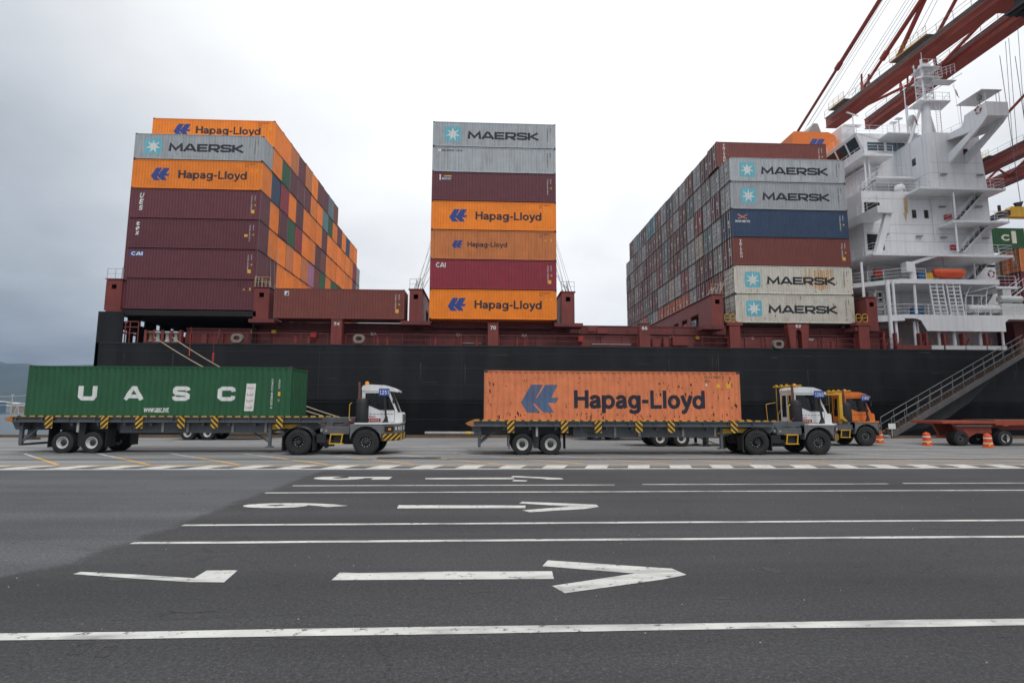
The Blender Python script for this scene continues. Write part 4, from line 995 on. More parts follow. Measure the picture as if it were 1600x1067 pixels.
b = MB()
for py in (112, 128): z = Z_(py, Ym, 1445); b.box(xq_-.3, xq_+2.0, Ym-1.0, Ym+1.0, z, z+.06); b.rail([(xq_-.3, Ym-1, z), (xq_+2.0, Ym-1, z), (xq_+2.0, Ym+1, z)], .9, .022, .8, 1)
z = Z_(133, Ym, 1460); b.rail([(xq_+.9, Ym-1.0, z), (xq_+3.6, Ym-1.0, z+1.0)], 1.1, .025, .6, 2); b.box(xq_+.8, xq_+3.6, Ym-1.1, Ym, z-.05, z)
A = at(1425, 105, Ym); b.tube(A, (xq_, Ym, Z_(116, Ym, 1436)), .05, 5); A = at(1502, 115.5, Ym); b.tube((xq_+1, Ym, Z_(146, Ym, 1450)), A, .035, 5); b.tube((A.x, Ym, A.z+.1), (A.x, Ym, A.z-.1), .04, 5)
b.tube((xq_+.5, Ym, zt_), (xq_+.5, Ym, zt_+1.3), .03, 5); b.box(xq_+.2, xq_+1.3, Ym-.3, Ym+.3, zt_-.6, zt_-.3)
SB('mast_gear', b, M['shipwhite'], mast)
b = MB(); x_ = p2.x; b.rail([(p1.x+1.6, Ym-.75, m1.z), (p2.x-.75, Ym-.75, m1.z), (p2.x-.25, Ym+1.15, m1.z)], 1.0, .022, .9, 1); b.rail([(x_-1.4, Ym, zA1), (x_-1.4, Ym+.01, m1.z)], .01, .04, 9, 0)
for i in range(14): z = zA1+i*.33; b.tube((m0.x+.85, Ym-.6, z), (m0.x+1.35, Ym-.6, z), .02, 5)
for dx in (.85, 1.35): b.tube((m0.x+dx, Ym-.6, zA1), (m0.x+dx, Ym-.6, m1.z-.1), .03, 5)
SB('mast_ladder', b, M['shipwhite'], mast)
for px, py, s_f, lab in ((1489, 134, 1.0, 'red and white flag flying to the right of the mast lattice'), (1427, 180, .8, 'dark red flag left of the mast column')):
    A = at(px, py, Ym-.5); b = MB(); n = 6
    vs = []
    for i in range(n+1):
        for j in range(4): vs.append((A.x+.10*i*s_f+.05*math.sin(j*1.2), A.y+.07*math.sin(i*1.3+j), A.z-.22*i*s_f-.1*j+(.2 if i == 0 else 0)))
    for i in range(n):
        for j in range(3): b.cur = 0 if (i not in (2, 3) or s_f < 1) else 1; b.add([vs[i*4+j], vs[(i+1)*4+j], vs[(i+1)*4+j+1], vs[i*4+j+1]], [(0, 1, 2, 3)])
    b.cur = 2; b.tube((A.x, A.y, A.z+2.6), (A.x+.5, A.y, zA1 if s_f == 1 else A.z-2.4), .012, 4)
    o = b.build('flag', [M['red'], M['white_ink'], M['cable']]); tag(o, lab, 'flag', 'flags on the ship')
# funnel
Yf = 70; b = MB(); x0, x1 = atX(1238, Yf, 225), atX(1311, Yf, 225); zt = Z_(206.5, Yf, 1280)
pf = [(x0, ZR+8), (x0, zt-.3), (x0+.3, zt), (x1-1.4, zt), (x1-.6, zt-.35), (x1-.1, zt-1.2), (x1, zt-6), (x1, ZR+8)]
b.prism(pf, 'y', Yf, Yf+9); fun = SB('funnel', b, M['funnel'])
b = MB(); V, F = hl_logo(atX(1263, Yf-.01, 225), atX(1290, Yf, 225), zt-2.5, zt-1.0); b.add([(x, Yf-.012, z) for x, z in V], F); SB('logo', b, M['logo_blue'], fun)
b = MB(); e0, e1 = atX(1254, Yf+2, 203), atX(1282, Yf+2, 203); ze = Z_(196, Yf+2, 1270); b.prism([(e0, zt), (e0+1.3, ze), (e0+1.9, ze), (e1, zt)], 'y', Yf+1.5, Yf+6); SB('exhaust_cowl', b, M['steel'], fun)
# boat deck: rescue boat level
zb1 = Z_(436.5, YK, 1480); x40, x41 = atX(1408, YK, 440), atX(1561.5, YK, 440)
slab(x40, x41, YK, YW-.001, zb1, .46); slab(x40-3.4, x40-.001, YW-2.0, YW+3, zb1-.02, .44)
b = MB(); b.add([(x40, YK, zb1), (x40-3.4, YW-2.0, zb1), (x40, YW-2.0, zb1), (x40, YK, zb1-.46), (x40-3.4, YW-2.0, zb1-.46), (x40, YW-2.0, zb1-.46)], [(0, 1, 2), (5, 4, 3), (0, 3, 4, 1), (1, 4, 5, 2), (2, 5, 3, 0)]); SB('deck_platform', b, M['shipwhite'])
railing([(x40-3.3, YW-2.0, zb1), (x40, YK+.05, zb1), (atX(1445, YK), YK+.05, zb1)]); railing([(x40-3.3, YW-2.0, zb1), (x40-3.3, YW+2, zb1)])
slab(x41+.001, atX(1590, YK+.4, 448), YK+.4, YW+1.5, Z_(447.5, YK+.4, 1570), .24)
railing([(atX(1560, YK+.4, 447), YK+.45, Z_(447.5, YK+.4, 1570)), (atX(1589, YK+.4, 447), YK+.45, Z_(447.5, YK+.4, 1570))])
# embarkation deck with the big side screen
zs1 = Z_(492, YK-.3, 1480); x50 = atX(1413, YK-.3, 495); YS = YK-.35
slab(x50, 75, YS+.12, YW-.001, zs1, .2)
slab(x50-4.5, x50-.001, YW-2.6, YW, zs1, .2)
b = MB(); b.add([(x50, YS, zs1), (x50-4.5, YW-2.6, zs1), (x50-4.5, YW-2.6, zs1-.62), (x50, YS, zs1-.62)], [(0, 1, 2, 3)]); b.add([(x50, YS+.1, zs1), (x50-4.5, YW-2.5, zs1), (x50-4.5, YW-2.5, zs1-.62), (x50, YS+.1, zs1-.62)], [(3, 2, 1, 0)]); SB('side_screen', b, M['shipwhite'])
zsb, zs2 = Z_(498, YS, 1480), Z_(517.5, YS, 1500); sx1, sx2 = atX(1447, YS, 505), atX(1571, YS, 505)
b = MB(); b.prism([(x50, zs1), (x50, zsb), (sx1-1.0, zsb), (sx1-.45, zsb-.2), (sx1-.2, zsb-.7), (sx1+.1, zs2), (sx2, zs2), (sx2, zsb-.3), (sx2+.4, zsb), (75, zsb), (75, zs1)], 'y', YS, YS+.1); SB('side_screen', b, M['shipwhite'])
railing([(x50-4.4, YW-2.6, zs1), (x50+.1, YS+.2, zs1), (72, YS+.2, zs1)], step=1.3)
b = MB()
for px0, px1 in ((1458, 1478.5), (1484.5, 1504.5)):           # liferaft ladder frames
    xs_ = [atX(px0, YS+.5, 470), atX((px0+px1)/2, YS+.5, 470), atX(px1, YS+.5, 470)]
    for x in xs_: b.bar((x, YS+.5, zs1), (x-.25, YS+.5, zb1-.46), .12, .12)
    for j in range(8): z = zs1+.25+j*(zb1-.6-zs1)/8; b.bar((xs_[0]-.25*(z-zs1)/(zb1-zs1), YS+.5, z), (xs_[2]-.25*(z-zs1)/(zb1-zs1), YS+.5, z), .09, .09)
SB('ladder_frame', b, M['shipwhite'])
for px, pt, pb, w_ in ((1394.5, 438, 545, .20), (1403, 438, 543, .13), (1432, 445, 490, .13), (1432, 502, 545, .14), (1437, 502, 545, .1), (1468.5, 518, 540, .15), (1492, 518, 540, .18), (1533, 518, 540, .18), (1568, 518, 541, .12), (1350.5, 410, 475, .12)):
    Yp = YK+.25; b = MB(); b.tube((atX(px, Yp, pb), Yp, Z_(pb, Yp, px)), (atX(px, Yp, pb), Yp, Z_(pt, Yp, px)), w_, 10); SB('post', b, M['shipwhite'])
for a, c in ((1454.5, 1473.5), (1477, 1507), (1509, 1540), (1542.5, 1572)): b = MB(); b.box(atX(a, YH+.1, 543), atX(c, YH+.1, 543), YH-.01, YH+.14, ZD+.03, Z_(540.0, YH, 1500)); SB('bulwark_flap', b, M['raft'])
b = MB(); b.box(atX(1400, YH+.2, 543), atX(1454, YH+.2, 543), YH+.02, YH+.2, ZD, ZD+.45); SB('red_kerb', b, M['deck_red'])
for px in (1352, 1380, 1399, 1437, 1447, 1475, 1505, 1540): b = MB(); x = atX(px, YH+.6, 538); b.box(x-.1, x+.1, YH+.4, YH+.9, ZD, ZD+1.7); b.bar((x, YH+.6, ZD), (x+.7, YH+.6, ZD+1.2), .1); SB('davit_socket', b, M['deck_red'])
b = MB(); b.rail([(atX(1358, YH+.4, 540), YH+.4, ZD), (atX(1400, YH+.4, 540), YH+.4, ZD)], 1.1, .03, 1.2, 1); SB('deck_railing', b, M['deck_red'])
b = MB(); wl, wr = atX(1387, YW-2, 450), atX(1405, YW-2, 450)
b.box(atX(1383, YW-.8, 455), atX(1406, YW-.8, 455), YW-1.0, YW-.9, zb1, zb1+.5); SB('bench', b, M['steel'])
b = MB(); c_ = at(1363, 516, YW-1.5); b.box(c_.x-1.2, c_.x+2.0, YW-1.6, YW-1.5, ZD, ZD+2.2); SB('white_panel', b, M['shipwhite'])
b = MB(); A = at(1379, 478, YW-2.8)
for i in range(3): x = A.x-.9+i*.9; b.box(x-.06, x+.06, A.y-.3, A.y, zs1, zs1+2.7)
for j in range(5): z = zs1+.1+j*.62; b.box(A.x-.96, A.x+.96, A.y-.3, A.y-.02, z, z+.1)
SB('rack', b, M['raft'])
b = MB()                                              # open steel frame with platform ladders
P = [at(px, py, YK+.6) for px, py in ((1509, 462), (1520, 441), (1545, 441), (1541, 462), (1509, 487), (1541, 487), (1533, 487), (1519, 487))]
for i, j in ((0, 1), (2, 3), (0, 4), (3, 5), (0, 3), (1, 2)): b.tube(P[i], P[j], .05, 6)
for y in (0, .9):
    for px in (1509, 1519, 1533, 1541): A, B = at(px, 462, YK+.6), at(px, 487, YK+.6); b.tube((A.x, A.y+y, A.z), (B.x, B.y+y, zs1), .04, 5)
SB('raft_launch_frame', b, M['shipwhite'])
# small deck crane arm
b = MB(); A, B, C_ = at(1427, 437, YK+1), at(1427, 412, YK+1), at(1479, 394, YK+.8)
b.tube((A.x, A.y, zb1), (A.x, A.y, B.z), .32, 12, r2=.25); SB('davit_post', b, M['shipwhite'])
b = MB(); b.bar((A.x-.4, A.y, B.z-.1), C_, .32, .42, up=(0, 1, 0)); b.box(A.x-.9, A.x-.1, A.y-.4, A.y+.4, B.z-.9, B.z+.1); dv = SB('davit_arm', b, M['shipwhite'])
b = MB(); E_ = at(1473, 402, YK+.8); b.tube(E_, (E_.x, E_.y, zb1+1.5), .03, 5); SB('hook_cable', b, M['cable'])
# windlass-like gear at far right and forward platform
b = MB(); A = at(1575, 478, YS+.8); b.box(A.x-1.0, A.x+1.3, A.y-.4, A.y+.8, zs1, zs1+1.3); b.tube((A.x-.9, A.y, zs1+1.8), (A.x+1.4, A.y, zs1+1.8), .35, 12); b.box(A.x-.4, A.x+.5, A.y, A.y+.6, zs1+1.2, zs1+3.0); SB('winch', b, M['raft'])
stair((1580, 466), (1606, 446), YS+1, .8, 8); 

# ---- loose things on the ship
def drum(px, py, Y, m, lab, zb0, r=.3, hh=.88):
    A = at(px, py, Y); b = MB(); b.lathe([(.01, 0), (r, 0), (r, hh*.33), (r+.02, hh*.35), (r, hh*.37), (r, hh*.66), (r+.02, hh*.68), (r, hh*.7), (r, hh), (r-.04, hh), (r-.04, hh-.03), (.01, hh-.03)], (A.x, A.y, zb0), n=16)
    tag(b.build('oil_drum', M[m], smooth=True), lab, 'drum', 'drums on the boat deck')
zz = zb1
drum(1366.5, 440, YW-2.0, 'green', 'dark green drum under the red fire hose box on the boat deck', zz, .3, .9)
drum(1375, 440, YW-1.9, 'green', 'teal green drum beside the dark green one on the boat deck', zz, .36, .75)
drum(1439, 430, YK+1.2, 'blue', 'blue drum behind the railing left of the orange rescue boat', zz, .42, 1.0)
drum(1449.5, 430, YK+1.0, 'yellow', 'yellow and dark bin next to the orange rescue boat', zz, .42, .8)
drum(1429, 484, YK+1.6, 'blue', 'blue drum behind the rail on the deck above the white side screen, left one', zs1, .4, 1.1)
drum(1436, 484, YK+1.6, 'blue', 'blue drum behind the rail on the deck above the white side screen, right one', zs1, .4, 1.1)
b = MB(); A = at(1370, 428, YW-2.2); b.box(A.x-.4, A.x+.4, A.y-.3, A.y, A.z-.35, A.z+.45); b.lathe([(.02, -.06), (.22, -.06), (.22, 0), (.02, 0)], (A.x+.1, A.y-.3, A.z+.05), 'y', 12); b.tube((A.x, A.y-.1, zb1), (A.x, A.y-.1, A.z-.3), .04, 6)
tag(b.build('hose_box', M['red']), 'red fire hose box standing on the boat deck above two green drums', 'hose box')
# rescue boat
A, B = at(1458, 428, YK+1.1), at(1507, 428, YK+1.1); L_ = B.x-A.x; n = 18; b = MB(); ring = []
zc = zb1+.85
for i in range(n+1):
    u = i/n; ww = .62*(1-abs(2*u-1)**4*.65); hh = .52*(1-abs(2*u-1)**6*.5)
    for j in range(12): t = 2*math.pi*j/12; ring.append((A.x+L_*u, A.y+ww*math.cos(t), zc+hh*math.sin(t)+(.12*(2*u-1)**2)))
for i in range(n):
    for j in range(12): b.f.append((i*12+j, i*12+(j+1) % 12, (i+1)*12+(j+1) % 12, (i+1)*12+j)); b.m.append(0)
b.v = ring; b.f += [tuple(range(12)), tuple(range(n*12, n*12+12))]; b.m += [0, 0]
rb = thing('rescue_boat', 'orange rescue boat resting on cradles on the white boat deck', 'boat', (A.x, A.y, zb1))
def under(o, par): o.parent = par; o.matrix_parent_inverse = Matrix.Translation(par.location).inverted(); return o
under(b.build('boat_hull', M['boat'], smooth=True), rb)
for u in (.22, .78): b = MB(); x = A.x+L_*u; b.bar((x-.5, A.y, zb1), (x, A.y, zc-.3), .12, .5); b.bar((x+.5, A.y, zb1), (x, A.y, zc-.3), .12, .5); under(b.build('cradle', M['steel']), rb)
b = MB(); b.tube((A.x+.3, A.y-.4, zc+.4), (A.x+L_-.3, A.y-.4, zc+.4), .03, 5); under(b.build('grab_line', M['rope']), rb)
for px, lab in ((1525, 'white life raft canister, the left of two lying above the side screen'), (1549, 'white life raft canister, the right of two lying above the side screen')):
    A = at(px, 483, YS+.9); z = zs1+.75; r = .42; t0 = thing('life_raft', lab, 'life raft', (A.x, A.y, zs1), 0, 'life raft canisters')
    b = MB(); b.lathe([(.02, -.95), (.3, -.93), (r, -.8), (r, -.25), (r+.03, -.22), (r, -.19), (r, .19), (r+.03, .22), (r, .25), (r, .8), (.3, .93), (.02, .95)], (A.x, A.y, z), 'x', 18); under(b.build('canister', M['raft'], smooth=True), t0)
    b = MB(); 
    for dx in (-.6, .6): b.box(A.x+dx-.06, A.x+dx+.06, A.y-.4, A.y+.4, zs1, z-.3)
    under(b.build('cradle', M['steel']), t0)
b = MB(); A = at(1549, 428, YE+.6)
for i in range(16):
    t = 2*math.pi*i/16; t2 = 2*math.pi*(i+1)/16; b.cur = 0 if i % 4 < 2 else 1
    b.tube((A.x+.33*math.cos(t), A.y, A.z+.33*math.sin(t)), (A.x+.33*math.cos(t2), A.y, A.z+.33*math.sin(t2)), .08, 6)
tag(b.build('lifebuoy', [M['red'], M['white_ink']]), 'red and white lifebuoy at the right end of the boat deck', 'lifebuoy')
# containers forward of the deckhouse
def fwd(px, py, Y, code, h, lab, doors=True):
    A = at(px, py, Y); return container(code, h, A.x+CL/2, Y+CW/2, A.z, lab, 'containers forward of the deckhouse', doors)
Xf = 61.2; gf = 'containers forward of the deckhouse'
zf = Z_(387.5, 66, 1590)
cF = container('E', 'S', at(1601, 390, 66).x-CL/2+.2, 66+CW/2, zf, 'green container with white letters, highest of those right of the deckhouse', gf, False)
for ch, u in zip('UASC', (1.6, 4.1, 6.6, 9.1)): D(cF, 'lettering', text2d(ch, u, u+1.05, .9, 1.75, .05), M['white_ink'])
D(cF, 'white_panel', poly2d([(10.5,.6),(11.1,.6),(11.1,2.2),(10.5,2.2)]), M['white_ink'])
xn = at(1597, 440, 61.5).x
zq = Z_(425, 61.5, 1590)
for r_, (c1, c2, c3) in enumerate((('o', 'C', 'M'), ('B', 'C', 'm'), ('B', 'O', 'C'), ('M', 'M', 'O'))):
    Yr_ = 61.5+r_*RP
    for t_, code in enumerate((c1, c2, c3)):
        nm = '%s container right of the deckhouse, row %d back from the quay, %s of three' % (cname[code], r_+1, ('top', 'middle', 'bottom')[t_])
        container(code, 'H', xn+CL/2, Yr_+CW/2, zq-t_*(HC+PZ), nm, gf, True)
# yellow spreader beam hanging right of the deckhouse
A = at(1560, 340, 62); B = at(1600, 325, 62)
sp = thing('container_spreader', 'yellow container spreader beam hanging to the right of the deckhouse', 'spreader', (A.x+6, 62, A.z))
b = MB(); b.prism([(A.x, A.z), (A.x, A.z+.7), (A.x+1.0, A.z+.75), (A.x+1.4, B.z), (A.x+12, B.z), (A.x+12, A.z)], 'y', 61.6, 62.4); under(b.build('beam', M['yellow']), sp)
b = MB(); b.box(A.x-.1, A.x+.4, 60.8, 63.2, A.z-.1, A.z+.5); b.box(A.x+.1, A.x+.35, 61.9, 62.1, A.z+.7, A.z+1.5); under(b.build('flipper', M['black']), sp); b = MB(); b.prism([(A.x+2.2, B.z+.6), (A.x+3.3, B.z+.8), (A.x+2.9, B.z), (A.x+2.5, B.z)], 'y', 61.9, 62.2); under(b.build('hoist_block', M['black']), sp)
b = MB()
for dx in (3.0, 5.0, 8.0): b = MB(); b.tube((A.x+dx, 62, B.z), (A.x+dx-.6, 62, 46), .035, 5); under(b.build('hoist_cable', M['cable']), sp)
# ------------------------------------------------------------ quay, road markings, water, far shore
def st(o): return tag(o, kind='structure')
YQ = 43.2
asph = {}
def ground_mat(name, col, var, patch, big, fine=.25, streakx=.0, rough=.85):
    m = bpy.data.materials.new(name); m.use_nodes = True; t = m.node_tree; t.nodes.clear()
    def A(ty, **k):
        n = t.nodes.new(ty)
        for a, b in k.items(): setattr(n, a, b)
        return n
    L = t.links.new
    out = A('ShaderNodeOutputMaterial'); bs = A('ShaderNodeBsdfPrincipled'); L(bs.outputs[0], out.inputs[0])
    tcn = A('ShaderNodeTexCoord')
    def noise(sc, det, lo, hi, a, b, vec=None, scale=None, dist=0):
        n = A('ShaderNodeTexNoise'); n.inputs['Scale'].default_value = sc; n.inputs['Detail'].default_value = det; n.inputs['Distortion'].default_value = dist
        if scale: mp = A('ShaderNodeMapping'); mp.inputs['Scale'].default_value = scale; L(tcn.outputs['Object'], mp.inputs['Vector']); L(mp.outputs[0], n.inputs['Vector'])
        else: L(tcn.outputs['Object'], n.inputs['Vector'])
        r = A('ShaderNodeMapRange'); L(n.outputs[0], r.inputs[0]); r.inputs[1].default_value = lo; r.inputs[2].default_value = hi; r.inputs[3].default_value = a; r.inputs[4].default_value = b
        return r.outputs[0], n
    def mul(a, b): n = A('ShaderNodeMath', operation='MULTIPLY'); L(a, n.inputs[0]); L(b, n.inputs[1]); return n.outputs[0]
    f1, _ = noise(.22, 6, .3, .7, 1-var, 1+var)
    f2, nf = noise(120, 3, .25, .75, 1-fine, 1+fine)
    f3, _ = noise(.5, 7, .3, .7, 1-patch, 1+patch, scale=(.12, 1.6, 1))       # long tyre-worn bands along the lanes
    f4, _ = noise(1.4, 5, .66, .74, 1, 1-patch*1.2, dist=.6)                # small darker stains
    f5, n5 = noise(38, 2, .61, .68, 1, 1.7)                              # pale chips of aggregate
    f6, _ = noise(26, 4, .3, .7, 1-fine*.55, 1+fine*.55)
    v = mul(mul(mul(mul(f1, f2), mul(f3, f4)), f5), f6)
    # thin cracks
    vo = A('ShaderNodeTexVoronoi', feature='DISTANCE_TO_EDGE'); vo.inputs['Scale'].default_value = .16
    wn = A('ShaderNodeTexNoise'); wn.inputs['Scale'].default_value = 1.3; wn.inputs['Detail'].default_value = 6; L(tcn.outputs['Object'], wn.inputs['Vector'])
    mx = A('ShaderNodeVectorMath', operation='MULTIPLY_ADD'); L(wn.outputs['Color'], mx.inputs[0]); mx.inputs[1].default_value = (1.8, 1.8, 0); L(tcn.outputs['Object'], mx.inputs[2]); L(mx.outputs[0], vo.inputs['Vector'])
    cr = A('ShaderNodeMapRange'); L(vo.outputs['Distance'], cr.inputs[0]); cr.inputs[1].default_value = .0; cr.inputs[2].default_value = .004; cr.inputs[3].default_value = .72; cr.inputs[4].default_value = 1
    v = mul(v, cr.outputs[0])
    vm = A('ShaderNodeVectorMath', operation='SCALE'); vm.inputs[0].default_value = col; L(v, vm.inputs['Scale'])
    L(vm.outputs[0], bs.inputs['Base Color']); bs.inputs['Roughness'].default_value = rough; bs.inputs['Specular IOR Level'].default_value = .35
    bn = A('ShaderNodeBump'); bn.inputs['Strength'].default_value = .5; bn.inputs['Distance'].default_value = .008; L(nf.outputs[0], bn.inputs['Height']); L(bn.outputs[0], bs.inputs['Normal'])
    return m
m_new = ground_mat('new_asphalt', (.045, .045, .047), .16, .22, 1, fine=.55)
m_old = ground_mat('old_asphalt', (.088, .091, .094), .12, .12, 1, fine=.30)
m_apron = ground_mat('apron_concrete', (.20, .20, .20), .12, .18, 1, fine=.12)
def sheet(name, pts, z, m):
    me = bpy.data.meshes.new(name); me.from_pydata([(x, y, z) for x, y in pts], [], [tuple(range(len(pts)))]); me.materials.append(m)
    return link(name, me)
g = MB(); g.box(-1500, 1500, -400, YQ, -8, 0); st(g.build('ground', m_old))
# one paved sheet: new dark asphalt right of x = -5.5, older grey asphalt left of it, worn join
def join_mats(new, old):
    t = new.node_tree; L = t.links.new
    bs = [n for n in t.nodes if n.type == 'BSDF_PRINCIPLED'][0]; src = bs.inputs['Base Color'].links[0].from_node
    def A(ty, **k):
        n = t.nodes.new(ty)
        for q, v in k.items(): setattr(n, q, v)
        return n
    def mm(op, x, y):
        n = A('ShaderNodeMath', operation=op)
        for i, v in enumerate((x, y)):
            if isinstance(v, (int, float)): n.inputs[i].default_value = v
            else: L(v, n.inputs[i])
        return n.outputs[0]
    tcn = A('ShaderNodeTexCoord'); sp = A('ShaderNodeSeparateXYZ'); L(tcn.outputs['Object'], sp.inputs[0])
    n1 = A('ShaderNodeTexNoise'); n1.inputs['Scale'].default_value = 1.1; n1.inputs['Detail'].default_value = 9; n1.inputs['Roughness'].default_value = .7; L(tcn.outputs['Object'], n1.inputs['Vector'])
    near = mm('MULTIPLY', mm('MAXIMUM', mm('SUBTRACT', 8.2, sp.outputs[1]), 0.0), .55)
    v = mm('ADD', mm('ADD', sp.outputs[0], near), mm('MULTIPLY', mm('SUBTRACT', n1.outputs[0], .5), 1.0))
    r = A('ShaderNodeMapRange'); r.interpolation_type = 'SMOOTHSTEP'; L(v, r.inputs[0]); r.inputs[1].default_value = -5.62; r.inputs[2].default_value = -5.36
    old_ = A('ShaderNodeVectorMath', operation='MULTIPLY'); L(src.outputs[0], old_.inputs[0]); old_.inputs[1].default_value = old
    mx = A('ShaderNodeMix', data_type='RGBA'); L(r.outputs[0], mx.inputs[0]); L(old_.outputs[0], mx.inputs[6]); L(src.outputs[0], mx.inputs[7]); L(mx.outputs[2], bs.inputs['Base Color'])
join_mats(m_new, (1.72, 1.76, 1.80))
rnd = random.Random(11)
st(sheet('road', [(-1500, -400), (1500, -400), (1500, 19.75), (-1500, 19.75)], .004, m_new))
st(sheet('apron', [(-1500, 20.95), (1500, 20.95), (1500, YQ-.002), (-1500, YQ-.002)], .004, m_apron))
# painted marks: things of the ground, one object per mark
def paint(name, shapes, m='paintw', z=.009, lab=None):
    V = []; F = []
    for p in shapes: b = len(V); V += [(x, y, z) for x, y in p]; F.append(tuple(range(b, b+len(p))))
    me = bpy.data.meshes.new(name); me.from_pydata(V, [], F); me.materials.append(M[m])
    bm = bmesh.new(); bm.from_mesh(me)
    for f in bm.faces:
        f.normal_update()
        if f.normal.z < 0: f.normal_flip()
    bm.to_mesh(me); bm.free(); return st(link(name, me))
def wob(x0, x1, y, w_, seed, step=1.5):
    r = random.Random(seed); up = []; dn = []; x = x0
    while x < x1: up.append((x, y+w_/2+r.uniform(-.012, .012))); dn.append((x, y-w_/2+r.uniform(-.012, .012))); x += step
    return [ (a, b) for a, b in up]+[(x1, y+w_/2), (x1, y-w_/2)]+dn[::-1]
paint('lane_line', [wob(-9.2, 40, 5.56, .165, 1)]); paint('lane_line', [wob(-5.42, 60, 9.2, .13, 2)]); paint('lane_line', [wob(-5.36, 60, 10.55, .13, 3)])
paint('lane_line', [wob(-5.43, 80, 14.5, .13, 4)]); paint('lane_line', [wob(-5.2, 3.6, 15.8, .13, 5), wob(4.4, 11.5, 15.86, .12, 6), wob(12.0, 18.2, 15.95, .12, 7), wob(18.6, 80, 16.0, .12, 8)])
def pz(o, k, pts): return [tuple(onz(o[0]+x/k, o[1]+y/k)[:2]) for x, y in pts]
paint('lane_number', [pz((0, 690), 2, [(228, 415), (252, 408), (420, 416), (606, 428), (612, 440), (590, 440), (420, 429)]), pz((0, 690), 2, [(606, 428), (645, 404), (743, 403), (700, 441), (612, 440)])])
paint('lane_arrow', [pz((0, 690), 2, [(1037, 433), (1062, 410), (1120, 412), (1400, 407), (1600, 407), (1725, 406), (1731, 430), (1600, 431), (1037, 434)])])
paint('lane_arrow', [pz((800, 690), 2, [(95, 390), (112, 372), (500, 398), (545, 417), (383, 413)]), pz((800, 690), 2, [(125, 452), (383, 413.4), (545, 417.4), (470, 432), (165, 475)])])
def six(cx, cy, sx, sy):
    P = []
    vs, fs = text_shape('6', .03, 1, 0)
    # glyph top points to +X, glyph right points to -Y
    V = [(cx+(v-.5)*sx, cy-(u-.5)*sy, .009) for u, v in vs]; return V, fs
for ch, cx, cy, sx, sy in (('6', -4.05, 12.62, 2.25, .62), ('5', -4.0, 17.5, 2.3, .80)):
    vs, fs = text_shape(ch, .045, 1, 0); me = bpy.data.meshes.new('lane_number'); me.from_pydata([(cx+(v-.5)*sx, cy-(u-.5)*sy, .009) for u, v in vs], [], fs); me.materials.append(M['paintw'])
    bm = bmesh.new(); bm.from_mesh(me)
    for f in bm.faces:
        f.normal_update()
        if f.normal.z < 0: f.normal_flip()
    bm.to_mesh(me); bm.free(); st(link('lane_number', me))
paint('lane_arrow', [pz((0, 690), 2, [(1240, 209), (1246, 199), (1642, 200), (1642, 208)])]); paint('lane_arrow', [pz((800, 690), 2, [(22, 193), (32, 188), (262, 197), (272, 204), (180, 203)]), pz((800, 690), 2, [(33, 215), (180, 203.3), (272, 204.3), (225, 211), (55, 221)])])
paint('lane_arrow', [pz((400, 690), 2.667, [(705, 157), (706, 152), (1075, 150), (1076, 157)])]); paint('lane_arrow', [pz((400, 690), 2.667, [(1062, 148), (1070, 143), (1270, 152), (1282, 157), (1215, 158), (1180, 153)]), pz((400, 690), 2.667, [(1066, 165), (1075, 160), (1132, 162), (1125, 166)])])
sh = []
for i in range(-24, 46):
    x = -2.66+i*1.555; sh.append([(x, 20.32), (x+.80, 20.32), (x+.80+.34, 21.50), (x+.34, 21.50)])
paint('block_band', sh); paint('edge_line', [[(-60, 20.02), (90, 20.02), (90, 20.28), (-60, 20.28)]]); paint('edge_line', [[(-60, 21.62), (90, 21.62), (90, 21.76), (-60, 21.76)]], 'painty')
for i in range(-14, 24):
    c = 6.0+i*3.28
    def L2(y0, y1, w_=.20): return [(c-y0, y0), (c-y0+w_, y0), (c-y1+w_, y1), (c-y1, y1)]
    paint('bay_line', [L2(21.9, 25.0)], 'painty'); paint('bay_line', [L2(25.02, 27.3, .16)], 'paintw')
for i, (x, y0) in enumerate([(2.0, 31), (9, 33), (-8, 32), (-20, 34), (15, 36), (-12, 37), (5, 38.5), (-30, 36), (24, 38), (-2, 29.6), (19, 30)]):
    paint('edge_line', [[(x, y0), (x+6, y0), (x+6, y0+.16), (x, y0+.16)]], 'paintw')
b = MB(); b.box(-300, 300, 23.96, 24.03, .0, .016); st(b.build('crane_rail', M['rail'])); b = MB(); b.box(-300, 300, 24.035, 24.10, .0, .009); b.box(-300, 300, 23.88, 23.95, .0, .009); st(b.build('rail_slot', M['black']))
b = MB(); b.box(-4.6, -1.9, 24.5, 24.9, .0, .03); st(b.build('drain_cover', M['rail']))
m_seal = mat('tar_seal', (.022, .022, .023), .6, .2); m_st = mat('oil_stain', (.026, .026, .027), .5, .3)
def blob(cx, cy, rx, ry, seed, m=m_st, name='oil_stain'):
    r = random.Random(seed); st(sheet(name, [(cx+rx*(1+r.uniform(-.28, .28))*math.cos(2*math.pi*i/22), cy+ry*(1+r.uniform(-.28, .28))*math.sin(2*math.pi*i/22)) for i in range(22)], .0065, m))
for i, (px, py, rx, ry) in enumerate(((748, 924, .13, .06), (1000, 917, .06, .025), (1205, 891, .10, .13), (870, 981, .10, .05), (1570, 995, .07, .02), (460, 997, .12, .03), (1130, 935, .09, .04), (620, 905, .16, .025), (1020, 892, .10, .02), (300, 955, .22, .05), (1340, 885, .07, .02), (200, 905, .3, .07), (560, 842, .4, .08), (1480, 826, .5, .04), (900, 772, .4, .06))):
    P_ = onz(px, py); blob(P_.x, P_.y, rx, ry, i)
